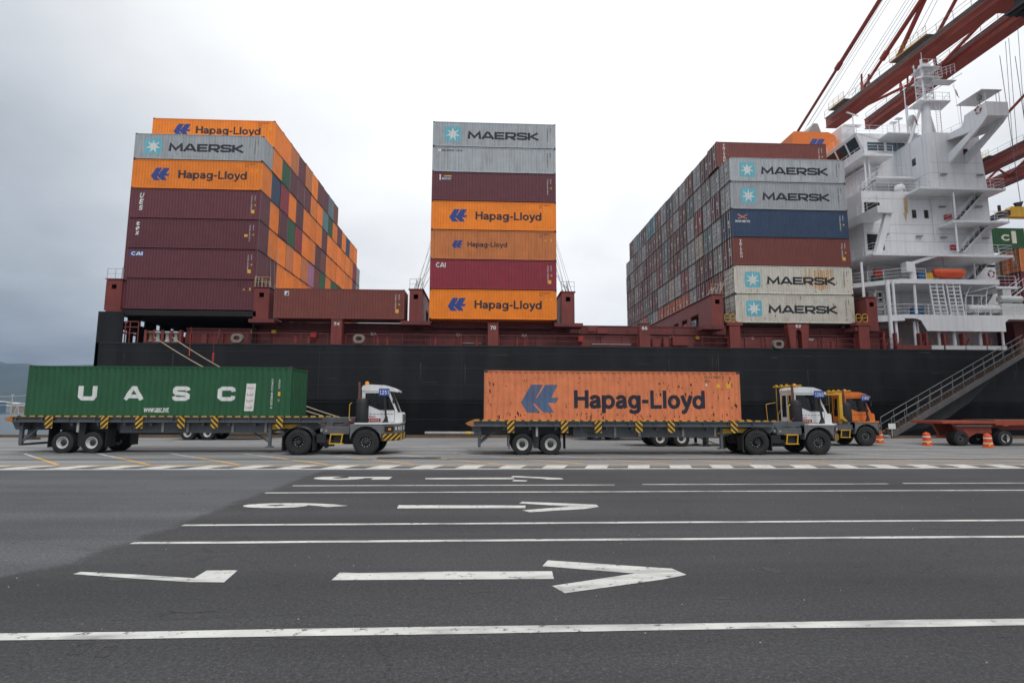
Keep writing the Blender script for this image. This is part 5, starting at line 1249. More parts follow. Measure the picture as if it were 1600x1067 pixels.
def crack(pts, w_, seed, m=m_seal):
    r = random.Random(seed); P_ = [onz(*p) for p in pts]; L_ = []
    for a, c in zip(P_, P_[1:]):
        n = max(2, int((c-a).length/.12))
        for k in range(n): q = a.lerp(c, k/n); L_.append((q.x+r.uniform(-.012, .012), q.y+r.uniform(-.018, .018)))
    st(sheet('crack', [(x, y+w_*(.3+.7*r.random())) for x, y in L_]+[(x, y) for x, y in L_[::-1]], .0062, m))
crack([(175, 970), (330, 966), (480, 960), (600, 962)], .006, 1); crack([(950, 966), (1050, 963), (1180, 962)], .005, 2); crack([(760, 960), (850, 955)], .005, 3); crack([(1250, 905), (1430, 912), (1560, 905)], .006, 4)
m_out = mat('patch_outline', (.030, .030, .031), .8, .2)
for pp in ([(105, 1023), (122, 1008), (146, 1005), (128, 1022)], [(148, 1027), (163, 1011), (183, 1010), (168, 1026)]):
    P_ = [onz(*p) for p in pp]
    for a, c in zip(P_, P_[1:]+P_[:1]): d_ = (c-a).normalized()*.008; n_ = Vector((-d_.y, d_.x, 0)); st(sheet('patch_outline', [(a.x-n_.x, a.y-n_.y), (c.x-n_.x, c.y-n_.y), (c.x+n_.x, c.y+n_.y), (a.x+n_.x, a.y+n_.y)], .0063, m_out))
rnd = random.Random(21)
b = MB()
for i in range(140):                                    # pale chips and grit
    x = rnd.uniform(-7, 12); y = rnd.uniform(4.0, 14); s_ = rnd.uniform(.005, .016); z_ = s_*.6+.009
    b.add([(x, y, .009), (x+s_, y+s_*.3, .009), (x+s_*.8, y+s_, .009), (x-s_*.2, y+s_*.8, .009), (x+s_*.4, y+s_*.5, z_)], [(0, 1, 4), (1, 2, 4), (2, 3, 4), (3, 0, 4)])
tag(b.build('grit', M['trailer_light']), kind='stuff')
for i, y0 in enumerate((28.6, 30.8, 26.4)): st(sheet('tyre_track', [(-200, y0), (200, y0+.3), (200, y0+.72), (-200, y0+.42)], .0055, mat('track_grey%d' % i, (.135, .135, .135), .8, .3, scale=.3)))
b = MB(); b.box(-300, 300, YQ-.9, YQ-.45, 0, .02); b.box(-300, 300, YQ-.35, YQ, 0, .18); st(b.build('quay_curb', M['curb']))
b = MB(); b.box(-1500, 1500, YQ, YQ+.2, -7.9, -.1); st(b.build('quay_wall', M['trailer_dark']))
# grey pipe guards along the quay edge
def guard(px0, px1, lab, band=None):
    x0, x1 = atX(px0, YQ-.1, 683), atX(px1, YQ-.1, 683); t0 = thing('quay_guard_pipe', lab, 'pipe guard', (x0, YQ-.18, .18), 0, 'grey pipe guards along the quay edge')
    b = MB(); b.tube((x0, YQ-.18, .33), (x1, YQ-.18, .33), .125, 10); under(b.build('pipe', M['steel']), t0)
    b = MB(); 
    for i in range(3): x = x0+(x1-x0)*(i+.5)/3; b.box(x-.06, x+.06, YQ-.3, YQ-.06, .18, .24)
    under(b.build('foot', M['curb']), t0)
    if band: xb = atX(band, YQ-.1, 683); b = MB(); b.tube((xb, YQ-.18, .33), (xb+.35, YQ-.18, .33), .13, 10); under(b.build('yellow_band', M['yellow']), t0)
guard(664, 748, 'grey pipe guard with a yellow band on the quay edge between the white tractors', 728)
guard(335, 446, 'grey pipe guard on the quay edge seen under the green container trailer'); guard(893, 1006, 'grey pipe guard on the quay edge seen under the orange container trailer')
guard(1060, 1128, 'grey pipe guard on the quay edge behind the trailer landing legs')
# sea
wm = bpy.data.materials.new('sea_water'); wm.use_nodes = True; t = wm.node_tree; bs = t.nodes['Principled BSDF']; bs.inputs['Base Color'].default_value = (.03, .05, .06, 1); bs.inputs['Roughness'].default_value = .22
tcn = t.nodes.new('ShaderNodeTexCoord'); mp = t.nodes.new('ShaderNodeMapping'); mp.inputs['Scale'].default_value = (.25, .7, 1); nz = t.nodes.new('ShaderNodeTexNoise'); nz.inputs['Scale'].default_value = 1.0; nz.inputs['Detail'].default_value = 6
bn = t.nodes.new('ShaderNodeBump'); bn.inputs['Strength'].default_value = .6; bn.inputs['Distance'].default_value = .5
t.links.new(tcn.outputs['Object'], mp.inputs[0]); t.links.new(mp.outputs[0], nz.inputs['Vector']); t.links.new(nz.outputs[0], bn.inputs['Height']); t.links.new(bn.outputs[0], bs.inputs['Normal'])
st(sheet('sea', [(-5500, YQ+.2), (4500, YQ+.2), (4500, 3250), (-5500, 3250)], -2.6, wm))
# far shore and hills
SHY = 640
rnd = random.Random(3)
def ridge(name, y0, y1, y2, hf, m, x0=-5200, x1=4200, nx=190, ny=9, seed=1):
    from mathutils import noise as mn
    V = []; F = []
    for j in range(ny):
        v = j/(ny-1); y = y0+(y1-y0)*v if v <= 1 else y1
        for i in range(nx):
            x = x0+(x1-x0)*i/(nx-1); hh = hf(x)*math.sin(v*math.pi/2)**.9; s = mn.fractal(Vector((x*.002, y*.002, seed)), 1, 2, 5)
            V.append((x, y, max(-2.4, -2.4+hh*(1+.16*s)+s*10*v)))
    for j in range(ny-1):
        for i in range(nx-1): a = j*nx+i; F.append((a, a+1, a+nx+1, a+nx))
    me = bpy.data.meshes.new(name); me.from_pydata(V, [], F); me.materials.append(m)
    for p in me.polygons: p.use_smooth = True
    return st(link(name, me))
hillm = mat('hill_woods', (.022, .040, .036), .9, .35, grime=.5, gcol=(.04, .05, .045), scale=.004, streak=(1, 1, 1))
shorem = mat('shore_ground', (.12, .12, .11), .9, .3, scale=.01)
def hf(x): return 262+26*math.sin(x*.0016+1.2)+14*math.sin(x*.006)-max(0, (x+2300))*.055
ridge('hills', 1700, 3000, 3000, lambda x: max(40, hf(x)), hillm, seed=2)
st(sheet('far_shore', [(-5200, 520), (-700, 520), (-650, 1750), (-5200, 1750)], -1.7, shorem))
bw = [mat('far_wall_pale', (.45, .45, .43), .8), mat('far_wall_tan', (.32, .26, .20), .8), mat('far_wall_blue', (.10, .18, .26), .8)]
k = 0
kinds = ['long low', 'small square', 'tall narrow', 'wide flat']
for i in range(26):
    y = rnd.uniform(540, 1500); x = -y*rnd.uniform(.775, .86)
    w_, d_, h_ = rnd.uniform(10, 40), rnd.uniform(10, 20), rnd.uniform(3.5, 9)*(1+y/2500)
    q = i % 3; t0 = thing('warehouse', 'distant %s building on the far shore under the hills' % ['pale', 'tan', 'blue-grey'][q], 'building', (x, y, -1.7), 0, ['pale', 'tan', 'blue-grey'][q]+' buildings on the far shore')
    b = MB(); b.box(-w_/2, w_/2, -d_/2, d_/2, 0, h_); b.build('wall', bw[q], t0)
    b = MB(); b.prism([(-w_/2-.5, h_), (0, h_+w_*.08), (w_/2+.5, h_)], 'y', -d_/2-.5, d_/2+.5); b.build('roof', bw[(i+1) % 2], t0)
# slim masts and lines at the left
b0 = thing('harbour_mast', 'thin pale harbour mast on the far shore by the left edge', 'mast', at(16, 652, 560), 0)
A = at(16, 652, 560); B = at(16, 616, 560); b = MB(); b.tube((0, 0, 0), (0, 0, B.z-A.z), .45, 6); b.box(-1.2, 1.2, -.5, .5, B.z-A.z-1.5, B.z-A.z); b.build('pole', bw[0], b0)
b = MB(); b.tube((0, 0, (B.z-A.z)*.9), (-60, 0, (B.z-A.z)*.93), .3, 5); b.tube((0, 0, (B.z-A.z)*.9), (34, 0, (B.z-A.z)*1.05), .3, 5); b.tube((0, 0, (B.z-A.z)*.55), (34, 0, (B.z-A.z)*.75), .3, 5); b.tube((0, 0, (B.z-A.z)*.55), (-60, 0, (B.z-A.z)*.45), .3, 5); b.build('overhead_line', bw[0], b0)
A = at(25, 652, 545); B = at(25, 631, 545); b0 = thing('pylon', 'pale lattice pylon on the far shore beside the trailer', 'pylon', A); b = MB()
hh = B.z-A.z
for sx in (-1, 1): b.bar((sx*2.6, 0, 0), (0, 0, hh), .5)
for u in (.2, .4, .6, .8): b.bar((-2.6*(1-u), 0, hh*u), (2.6*(1-u), 0, hh*u), .35)
b.build('lattice', bw[0], b0)
# bollards with mooring lines
def bollard(X, Y, lab, s=1.0):
    t0 = thing('mooring_bollard', lab, 'bollard', (X, Y, 0), 0, 'mooring bollards'); b = MB(); b.lathe([(.001, 0), (.38*s, 0), (.36*s, .08*s), (.2*s, .14*s), (.18*s, .5*s), (.32*s, .62*s), (.34*s, .75*s), (.2*s, .84*s), (.001, .86*s)], (0, 0, 0), n=18); b.build('post', M['black'], t0, smooth=True); return t0
X1 = onz(598, 683).x
bollard(X1, 42.2, 'black mooring bollard just ahead of the left tractor', 1.0)
bollard(onz(0, 690).x-.3, 39.9, 'black mooring bollard at the far left edge with a rope on it', 1.3)
def rope(name, pts, r, lab, grp=None):
    b = MB(); b.path(pts, r, 6); return tag(b.build(name, M['rope']), lab, 'rope', grp)
def cat_(A, B, sag, n=16):
    A = Vector(A); B = Vector(B); return [A.lerp(B, i/n)-Vector((0, 0, sag*4*(i/n)*(1-i/n))) for i in range(n+1)]
A1, A2 = at(241, 527, 52.3), at(269.5, 527.5, 52.3)
E1 = Vector((X1-.1, 42.2, .6))
rope('mooring_rope', cat_(A1, E1, 1.05), .042, 'upper-left mooring rope from the aft rollers down to the bollard', None)
rope('mooring_rope', cat_(A2, E1+Vector((.2, 0, .1)), .95), .042, 'mooring rope from the forward pair of white rollers down to the bollard', None)
A = onz(0, 690)
rope('mooring_rope', cat_((A.x-.3, 39.9, .85), at(60, 643, 52), .2), .07, 'thick pair of mooring rope rising from the bollard at the left edge', None)
for (px, py, Y, m_, dz, lab) in ((296, 550, 50.6, 'rope', .7, 'small orange rat guard strip hanging on the left mooring rope'), (333, 558, 50.0, 'red', .8, 'red tag hanging on the right mooring rope')):
    A = at(px, py, Y); b = MB(); b.tube((A.x, Y, A.z+2.3), (A.x, Y, A.z+dz/2), .012, 4); b.box(A.x-.08 if m_ == 'red' else A.x-.03, A.x+.08 if m_ == 'red' else A.x+.03, Y-.02, Y+.02, A.z-dz/2, A.z+dz/2)
    tag(b.build('rope_tag', M['red'] if m_ == 'red' else M['boat']), lab, 'tag')
# safety barrels
def barrel(px, py, lab):
    P = onz(px, py); t0 = thing('traffic_barrel', lab, 'barrel', (P.x, P.y, 0), 0, 'orange traffic barrels')
    b = MB(); b.lathe([(.001, 0), (.36, 0), (.36, .06), (.30, .07)], (0, 0, 0), n=20); b.build('base', M['black'] if False else M['barrel'], t0, smooth=True)
    b = MB(); b.lathe([(.30, .07), (.30, .22), (.275, .225), (.275, .40), (.262, .405), (.262, .58), (.25, .585), (.25, .76), (.235, .77), (.225, .90), (.12, .95), (.001, .95)], (0, 0, 0), n=22); b.build('body', M['barrel'], t0, smooth=True)
    for z in (.25, .61): 
        b = MB(); b.lathe([(.279 if z < .4 else .254, z), (.279 if z < .4 else .254, z+.10)], (0, 0, 0), n=22); b.build('reflective_band', M['white_ink'], t0, smooth=True)
    b = MB(); b.box(-.05, .05, -.02, .02, .93, 1.02); b.build('handle', M['barrel'], t0)
    b = MB(); b.box(-.24, -.08, -.30, -.285, .12, .36); b.build('yellow_label', M['yellow_ink'], t0); t0.scale = (.8, .8, .82)
barrel(1374.5, 692, 'orange and white traffic barrel right in front of the orange tractor'); barrel(1449, 696, 'orange and white traffic barrel below the left end of the red flatbed'); barrel(1544.5, 699, 'orange and white traffic barrel in front of the red flatbed wheels')
# gangway
M['gangrail'] = mat('dull_handrail', (.17, .17, .17), .5, .15, grime=.3)
F0 = at(1386, 676, 43.0); T0 = at(1604, 545, 51.4)
F0.z = .35
gw = thing('gangway', 'long grey metal gangway with railings sloping up from the quay to the ship', 'gangway', F0)
d_ = (T0-F0); n_ = Vector((0, 1, 0)); sd_ = Vector((-d_.y, d_.x, 0)).normalized()*.42
def gpt(u, s, h): return F0+d_*u+sd_*s+Vector((0, 0, h))
b = MB()
for s in (-1, 1): b.bar(gpt(0, s, -.1), gpt(1.02, s, -.1), .10, .42, up=(0, 0, 1))
b.bar(gpt(0, 0, -.25), gpt(1.02, 0, -.25), .75, .05); under(b.build('side_beam', M['gang']), gw)
b = MB(); n = 46
for i in range(n): b.bar(gpt(i/n, -1, .14), gpt(i/n, 1, .14), .26, .04)
under(b.build('tread', M['wood']), gw)
for s in (-1, 1):
    b = MB(); n = 13
    for i in range(n+1): b.tube(gpt(i/n, s, 0), gpt(i/n, s, 1.25), .026, 6)
    b.tube(gpt(0, s, 1.25), gpt(1.02, s, 1.25), .03, 6); b.tube(gpt(0, s, .72), gpt(1.02, s, .72), .022, 6); under(b.build('handrail', M['rod'] if False else M['gangrail']), gw)
b = MB(); b.tube(gpt(0, -1.1, 0)-Vector((.3, 0, .25)), gpt(0, 1.1, 0)-Vector((.3, 0, .25)), .14, 12); under(b.build('roller', M['steel']), gw)
b = MB(); c_ = at(1391, 666, 42.7); b.box(c_.x-.28, c_.x+.28, 42.5, 42.53, c_.z-.2, c_.z+.22); b.tube((c_.x, 42.55, c_.z-.2), (c_.x, 42.55, .1), .02, 5); under(b.build('notice_board', M['white_ink']), gw)
b = MB()
V = [];k = 12
for i in range(k+1): V += [gpt(.05+.9*i/k, 1, -.2), gpt(.05+.9*i/k, 1.3, -.5-1.5*math.sin(math.pi*min(1, i/k*1.1))-.1*(i % 2))]
b.add(V, [(2*i, 2*i+1, 2*i+3, 2*i+2) for i in range(k)]); under(b.build('safety_net', M['mesh_net'], smooth=True), gw)
b = MB(); b.box(T0.x-.6, T0.x+3, YH-1.3, YH+.2, T0.z-.4, T0.z-.2); b.rail([(T0.x-.6, YH-1.3, T0.z-.2), (T0.x+3, YH-1.3, T0.z-.2)], 1.1, .03, .9, 2); under(b.build('head_platform', M['yellow']), gw)
# ------------------------------------------------------------ terminal tractors and trailers
def wheel(parent, x, y, z, r, wd, side, rimm, dark=False, green=False, name='wheel'):
    """side -1: outer face to -Y"""
    t0 = bpy.data.objects.new(name, None); COL.objects.link(t0); t0.parent = parent; t0.location = (x, y, z)
    b = MB(); w2 = wd/2
    b.lathe([(r*.56, -w2*.9), (r*.70, -w2), (r*.90, -w2*.96), (r*.985, -w2*.80), (r, -w2*.55), (r, w2*.55), (r*.985, w2*.80), (r*.90, w2*.96), (r*.70, w2), (r*.56, w2*.9)], (0, 0, 0), 'y', 32)
    for i in range(40):                                  # tread blocks
        t = 2*math.pi*i/40; 
        for s in (-1, 1): b.box(0, 0, 0, 0, 0, 0) if False else None
        c, s_ = math.cos(t), math.sin(t); a = Vector((c, 0, s_)); u = Vector((-s_, 0, c))
        for yy0, yy1 in ((-w2*.8, -w2*.1), (w2*.1, w2*.8)):
            P = [a*(r*.99)+u*(.02*k1)+Vector((0, yv, 0)) for yv in (yy0, yy1) for k1 in (-1, 1)]+[a*(r+.012)+u*(.018*k1)+Vector((0, yv, 0)) for yv in (yy0, yy1) for k1 in (-1, 1)]
            b.add(P, [(4, 5, 7, 6), (0, 1, 5, 4), (2, 6, 7, 3), (0, 4, 6, 2), (1, 3, 7, 5)])
    b.build('tyre', M['tyre'], t0, smooth=True)
    b = MB(); s = side; f = w2*s
    b.lathe([(r*.57, f*.88), (r*.52, f*.92), (r*.50, f*.70), (r*.44, f*.30), (r*.30, f*.12), (r*.20, f*.10)], (0, 0, 0), 'y', 28); b.build('rim', rimm, t0, smooth=True)
    b = MB(); b.lathe([(r*.30, f*.14), (r*.24, f*.35), (r*.17, f*.5), (r*.15, f*.82), (.001, f*.86)], (0, 0, 0), 'y', 18)
    b.build('hub', M['hub'], t0, smooth=True)
    b = MB(); k = 10
    for i in range(k): t = 2*math.pi*i/k; rr = r*.335; b.tube((rr*math.cos(t), f*.10, rr*math.sin(t)), (rr*math.cos(t), f*.42, rr*math.sin(t)), r*.032, 6)
    b.build('wheel_nut', M['nut'] if not green else M['nut'], t0)
    return t0
def stripes(b, x0, x1, y, z0, z1, n, slope, cols=(0, 1)):
    """diagonal hazard stripes clipped to a rectangle"""
    w_ = x1-x0; h_ = z1-z0; b.cur = cols[0]; b.box(x0, x1, y, y+.025, z0, z1); b.cur = cols[1]
    per = h_/n*1.0
    k = -6
    def clip(poly, f):
        out = []
        for i in range(len(poly)):
            a, c = poly[i], poly[(i+1) % len(poly)]; fa, fc = f(a), f(c)
            if fa >= 0: out.append(a)
            if fa*fc < 0: t = fa/(fa-fc); out.append((a[0]+(c[0]-a[0])*t, a[1]+(c[1]-a[1])*t))
        return out
    while k < 3*n+8:
        zb_ = z0+k*per*1.0
        p = [(x0, zb_), (x1, zb_+w_*slope), (x1, zb_+w_*slope+per*.5), (x0, zb_+per*.5)]
        p = clip(p, lambda q: q[1]-z0) or []
        if p: p = clip(p, lambda q: z1-q[1])
        if len(p) >= 3: b.poly([(a, y-.004, c) for a, c in p])
        k += 1
def tractor(loc, label, plate, kind='white', rear_rack=True, driver=True, grp='terminal tractors'):
    """origin on the ground under the rear axle, heads to +X; local y=-1.2 is the side towards the camera"""
    T = thing('terminal_tractor', label, 'truck', loc, 0, grp)
    white = M['cab'] if kind == 'white' else M['cab_orange']; r = .585
    gx = 3.02
    for x in (0, gx):
        for sy in (-1, 1):
            if x == 0:
                wheel(T, x, sy*.98, r, r, .56, sy, M['hub'])
            else: wheel(T, x, sy*1.03, r, r, .36, sy, M['hub'], green=True)
    b = MB(); b.box(-.75, 4.2, -.45, -.32, .62, .92); b.box(-.75, 4.2, .32, .45, .62, .92); b.box(-.1, .1, -.9, .9, .5, .68); b.box(gx-.1, gx+.1, -.9, .9, .5, .68); b.box(1.2, 2.4, -.44, .44, .55, .9); b.box(-.7, -.6, -.5, .5, .5, .95)
    b.tube((.7, 0, .65), (3.0, 0, .6), .09, 8); b.box(1.1, 2.2, .5, 1.15, .4, .95)
    b.box(2.0, 3.9, -.8, .8, .9, 1.28); b.build('chassis', M['trailer_dark'], T)
    b = MB(); b.prism([(-.75, 1.02), (.55, 1.12), (.75, 1.22), (.3, 1.27), (-.5, 1.2)], 'y', -.5, .5); b.box(-.4, .4, -.42, .42, 1.2, 1.29); b.build('fifth_wheel', M['black'], T)
    for sy in (-1, 1):                                   # rear fenders with mud flap
        b = MB(); n = 9; ang = [R(20+140*i/(n-1)) for i in range(n)]
        y0, y1 = (sy*.66, sy*1.26)
        P = [(.73*math.cos(a), .62+.67*math.sin(a)) for a in ang]; Q = [(.70*math.cos(a), .62+.64*math.sin(a)) for a in ang]
        b.prism(P+Q[::-1], 'y', y0, y1) if False else None
        for (a, c), (a2, c2), (e, f), (e2, f2) in zip(P, P[1:], Q, Q[1:]):
            b.add([(a, y0, c), (a2, y0, c2), (a2, y1, c2), (a, y1, c), (e, y0, f), (e2, y0, f2), (e2, y1, f2), (e, y1, f)], [(0, 1, 2, 3), (7, 6, 5, 4), (0, 4, 5, 1), (3, 2, 6, 7)])
        b.box(-.72, -.67, y0, y1, .2, .88); b.box(.66, .70, y0, y1, .2, .9); b.build('fender', M['black'], T)
    # front half: grey lower body around the wheel arch
    ar = [(gx+.72*math.cos(R(a)), .60+.72*math.sin(R(a))) for a in range(170, 9, -20)]
    for sy in (-1, 1):
        y0, y1 = sorted((sy*.82, sy*1.24)); n = len(ar); b = MB()
        top = 1.40
        for (a, c), (a2, c2) in zip(ar, ar[1:]): b.add([(a, y0, c), (a2, y0, c2), (a2, y0, top), (a, y0, top), (a, y1, c), (a2, y1, c2), (a2, y1, top), (a, y1, top)], [(0, 1, 2, 3), (7, 6, 5, 4), (0, 4, 5, 1), (3, 2, 6, 7)])
        
        b.build('wheel_arch', M['grey'], T)
    PL = [(gx+.70, -1.23), (3.78, -1.20), (4.40, -.42), (4.44, -.30), (4.44, 1.10), (4.30, 1.23), (gx+.70, 1.23)]     # chamfered front corner in plan
    b = MB(); b.box(2.2, gx+.70, -.82, .82, 1.0, 1.395); b.prism(PL, 'z', .98, 1.40); b.build('floor_pan', M['grey'], T)
    b = MB(); b.prism([(a+.03 if a > 3.75 else a, c*1.01) for a, c in PL], 'z', .64, .979); b.build('bumper', M['black'], T)
    ch = (Vector((3.80, -1.225, 0)), Vector((4.455, -.42, 0)))
    def onch(mb, x0, x1):
        d_ = (ch[1]-ch[0]).normalized(); n_ = Vector((d_.y, -d_.x, 0)); L_ = (ch[1]-ch[0]).length
        mb.v = [tuple(ch[0]+d_*((x-x0)/(x1-x0)*L_)+n_*(-(y+1.262)+.006)+Vector((0, 0, z))) for x, y, z in mb.v]; return mb
    b = MB(); stripes(b, 0, 1, -1.262, .66, .965, 1.3, .75); onch(b, 0, 1).build('hazard_board', [M['yellow'], M['black']], T)
    b = MB()
    for i in range(4): b.cur = i % 2; b.box(4.476, 4.50, -.38+i*.4, .02+i*.4, .66, .96)
    b.build('hazard_board', [M['yellow'], M['black']], T)
    b = MB(); b.box(.1, .62, -1.252, -1.24, 1.06, 1.30); b.cur = 1; b.box(.3, .45, -1.266, -1.252, 1.12, 1.22); b.cur = 2; b.box(.72, .80, -1.25, -1.238, 1.12, 1.27); b.box(.9, .97, -1.25, -1.238, 1.12, 1.27); onch(b, 0, 1); b.cur = 2; b.box(4.44, 4.455, -.2, .1, 1.1, 1.3); b.box(4.44, 4.455, .7, 1.0, 1.1, 1.3)
    b.build('headlight', [M['black'], M['beacon'], M['raft']], T)
    # cab
    yc0, yc1 = .02, 1.20; dx = -.40
    def X_(pts): return [(a+dx, c) for a, c in pts]
    side = MB()
    def wallside(y, s):
        side.prism(X_([(2.95, 1.43), (4.72, 1.43), (4.80, 1.56), (4.77, 1.86), (4.62, 1.90), (4.52, 2.04), (3.78, 2.04), (3.08, 2.33), (2.95, 2.33)]), 'y', y, y+s*.05)
        side.prism(X_([(2.95, 2.331), (3.08, 2.331), (3.08, 2.86), (2.95, 2.86)]), 'y', y, y+s*.05)
        side.prism(X_([(4.52, 2.041), (4.621, 1.901), (4.66, 1.95), (4.24, 2.92), (4.14, 2.88)]), 'y', y, y+s*.05)
        side.prism(X_([(2.95, 2.861), (4.15, 2.861), (4.30, 2.98), (4.05, 3.14), (3.05, 3.20), (2.95, 3.15)]), 'y', y, y+s*.05)
    wallside(yc0, 1); wallside(yc1, -1)
    xr_ = 2.95+dx
    side.box(xr_-.03, xr_, yc0, yc1, 1.43, 1.75); side.box(xr_-.03, xr_-.001, yc0, yc0+.14, 1.75, 3.1); side.box(xr_-.03, xr_-.001, yc1-.14, yc1, 1.75, 3.1); side.box(xr_-.03, xr_-.001, yc0+.14, yc1-.14, 2.86, 3.1)
    side.prism(X_([(4.72, 1.43), (4.80, 1.56), (4.77, 1.86), (4.62, 1.90), (4.55, 1.43)]), 'y', yc0+.051, yc1-.051)
    cabo = side.build('cab', white, T)
    b = MB(); b.prism(X_([(2.90, 3.10), (2.96, 3.22), (3.3, 3.27), (4.0, 3.24), (4.35, 3.13), (4.66, 2.97), (4.64, 2.90), (4.45, 2.93), (4.2, 2.96), (2.92, 2.96)]), 'y', yc0-.03, yc1+.03); b.build('roof', white, T)
    b = MB(); b.prism(X_([(4.66, 1.40), (4.88, 1.461), (4.86, 1.86), (4.80, 1.94), (4.66, 1.94)]), 'y', yc0+.02, yc1-.02); b.build('nose', white, T)
    b = MB(); b.cur = 1; b.box(4.79+dx, 4.905+dx, yc0+.2, yc1-.2, 1.5, 1.85); b.build('grille', [white, M['grey']], T)
    b = MB(); b.box(2.5, gx+.699, -1.26, -.82, 1.401, 1.46); b.prism([(a+.02 if a > 3.73 else a, c*1.02) for a, c in PL], 'z', 1.401, 1.46); b.build('running_board', white, T)
    b = MB(); b.box(2.6, 3.70, -.82, .015, 1.401, 1.45); b.build('hood_deck', M['grey'], T)
    for y, s in ((yc0+.02, 1), (yc1-.02, -1)):
        b = MB(); b.prism(X_([(3.08, 2.33), (3.78, 2.04), (4.52, 2.04), (4.14, 2.86), (3.08, 2.86)]), 'y', y, y+s*.008); wnd = b.build('side_window', M['cabglass'], T)
    b = MB(); b.prism(X_([(3.09, 2.35), (3.79, 2.06), (3.82, 2.075), (3.12, 2.37), (3.12, 2.83), (3.09, 2.83)]), 'y', yc0-.006, yc0); b.box(3.80+dx, 4.50+dx, yc0-.006, yc0, 2.045, 2.075); b.box(4.0+dx, 4.02+dx, yc0-.006, yc0, 2.08, 2.85); b.build('window_seal', M['black'], T)
    b = MB(); b.add([(4.64+dx, yc0+.06, 1.95), (4.64+dx, yc1-.06, 1.95), (4.24+dx, yc1-.06, 2.90), (4.24+dx, yc0+.06, 2.90), (4.625+dx, yc0+.06, 1.95), (4.625+dx, yc1-.06, 1.95), (4.225+dx, yc1-.06, 2.90), (4.225+dx, yc0+.06, 2.90)], [(0, 1, 2, 3), (7, 6, 5, 4), (0, 3, 7, 4), (1, 5, 6, 2)]); b.build('windscreen', M['cabglass'], T)
    b = MB(); [b.box(*q, yc0-.004, yc0, *z) for q, z in (((3.02+dx, 3.035+dx), (1.47, 2.33)), ((4.49+dx, 4.505+dx), (1.47, 2.04)), ((3.02+dx, 4.505+dx), (1.465, 1.48)))]; b.box(3.10+dx, 3.24+dx, yc0-.03, yc0, 2.0, 2.03); b.build('door_seam', M['black'], T)
    b = MB(); b.path([(4.35+dx, yc0, 2.75), (4.48+dx, yc0-.22, 2.78), (4.48+dx, yc0-.22, 2.35)], .014, 5); b.box(4.44+dx, 4.50+dx, yc0-.32, yc0-.13, 2.38, 2.72); b.box(4.30+dx, 4.38+dx, yc1, yc1+.2, 2.38, 2.72); b.build('wing_mirror', M['black'], T)
    for ya, yb in ((yc0+.14, yc0+.48), (yc0+.60, yc1-.14)):
        b = MB(); b.prism([(ya, 1.78), (yb, 1.78), (yb, 2.82), (ya, 2.82)], 'x', xr_-.028, xr_-.018); b.build('rear_window', M['cabglass'], T)
    b = MB(); b.box(xr_-.04, xr_-.005, yc0+.48, yc0+.60, 1.75, 2.86); b.build('rear_door_post', white, T)
    b = MB(); b.box(3.2+dx, 3.65+dx, .35, .85, 1.43, 1.9); b.box(3.12+dx, 3.28+dx, .37, .83, 1.9, 2.5); b.box(4.25+dx, 4.6+dx, .1, 1.1, 1.43, 1.95); b.tube((4.1+dx, .6, 2.0), (4.02+dx, .6, 2.12), .2, 14); b.build('seat_and_dash', M['black'], T)
    b = MB()
    for k_ in range(7): b.box(3.32+k_*.165+dx, 3.43+k_*.165+dx, yc0-.006, yc0, 1.84, 1.865)
    b.build('trim_line', M['black'], T)
    if kind == 'white':
        b = MB(); V, F = text2d('Happy', 3.22+dx, 3.62+dx, 1.67, 1.79, .01, shear=.3); b.add([(x, yc0-.006, z) for x, z in V], F)
        b.poly([(x, yc0-.005, z) for x, z in rrect(3.15+dx, 3.85+dx, 1.50, 1.65, .03)]); b.cur = 1
        for k_ in range(6): b.poly([(3.20+k_*.1+dx, yc0-.009, 1.53), (3.23+k_*.1+dx, yc0-.009, 1.53), (3.26+k_*.1+dx, yc0-.009, 1.61), (3.22+k_*.1+dx, yc0-.009, 1.61)])
        b.build('sticker', [M['red'], M['white_ink']], T)
    # air intake and exhaust stack beside the cab
    b = MB(); b.lathe([(.001, 0), (.29, 0), (.30, .06), (.30, 1.02), (.26, 1.12), (.10, 1.16), (.001, 1.16)], (2.58, -.08, 1.45), n=22); b.box(2.26, 2.86, -.42, .3, .75, 1.45)
    for z in (1.6, 2.3): b.lathe([(.305, z-1.45), (.305, z-1.41)], (2.58, -.08, 1.45), n=22)
    b.build('air_filter', M['black'], T, smooth=True)
    b = MB(); b.tube((2.44, -.16, 2.3), (2.44, -.16, 2.9), .07, 10); b.tube((2.44, -.16, 2.9), (2.41, -.16, 3.38), .06, 10); b.build('exhaust_stack', M['exh'], T)
    b = MB(); b.path([(2.15, -.4, 1.55), (2.05, -.4, 1.6), (2.05, -.4, 2.3), (2.15, -.4, 2.38)], .02, 6); b.build('grab_handle', M['yellow'], T)
    b = MB(); b.box(1.05, 2.25, -1.1, -.6, .95, 1.27); b.box(.9, 1.049, -1.0, -.6, 1.0, 1.22); b.build('battery_box', M['trailer'], T)
    b = MB(); b.tube((1.2, -1.12, 1.1), (1.2, -1.09, 1.1), .06, 10); b.tube((.98, -1.04, 1.12), (.98, -1.0, 1.12), .07, 10); b.build('filler_cap', M['steel'], T)
    b = MB()
    for z in (.50, .92): b.box(1.42, 2.0, -1.27, -1.05, z, z+.045)
    for x in (1.44, 1.96): b.bar((x-.04, -1.24, .50), (x+.02, -1.24, .94), .045)
    b.build('step', M['yellow'], T)
    b = MB(); b.box(1.55, 1.92, -1.1, -.9, .57, .9); b.box(.78, 1.2, -1.1, -.55, .55, .93); b.tube((.9, -.8, .58), (1.5, -.8, .58), .2, 12); b.build('air_tank', M['black'], T)
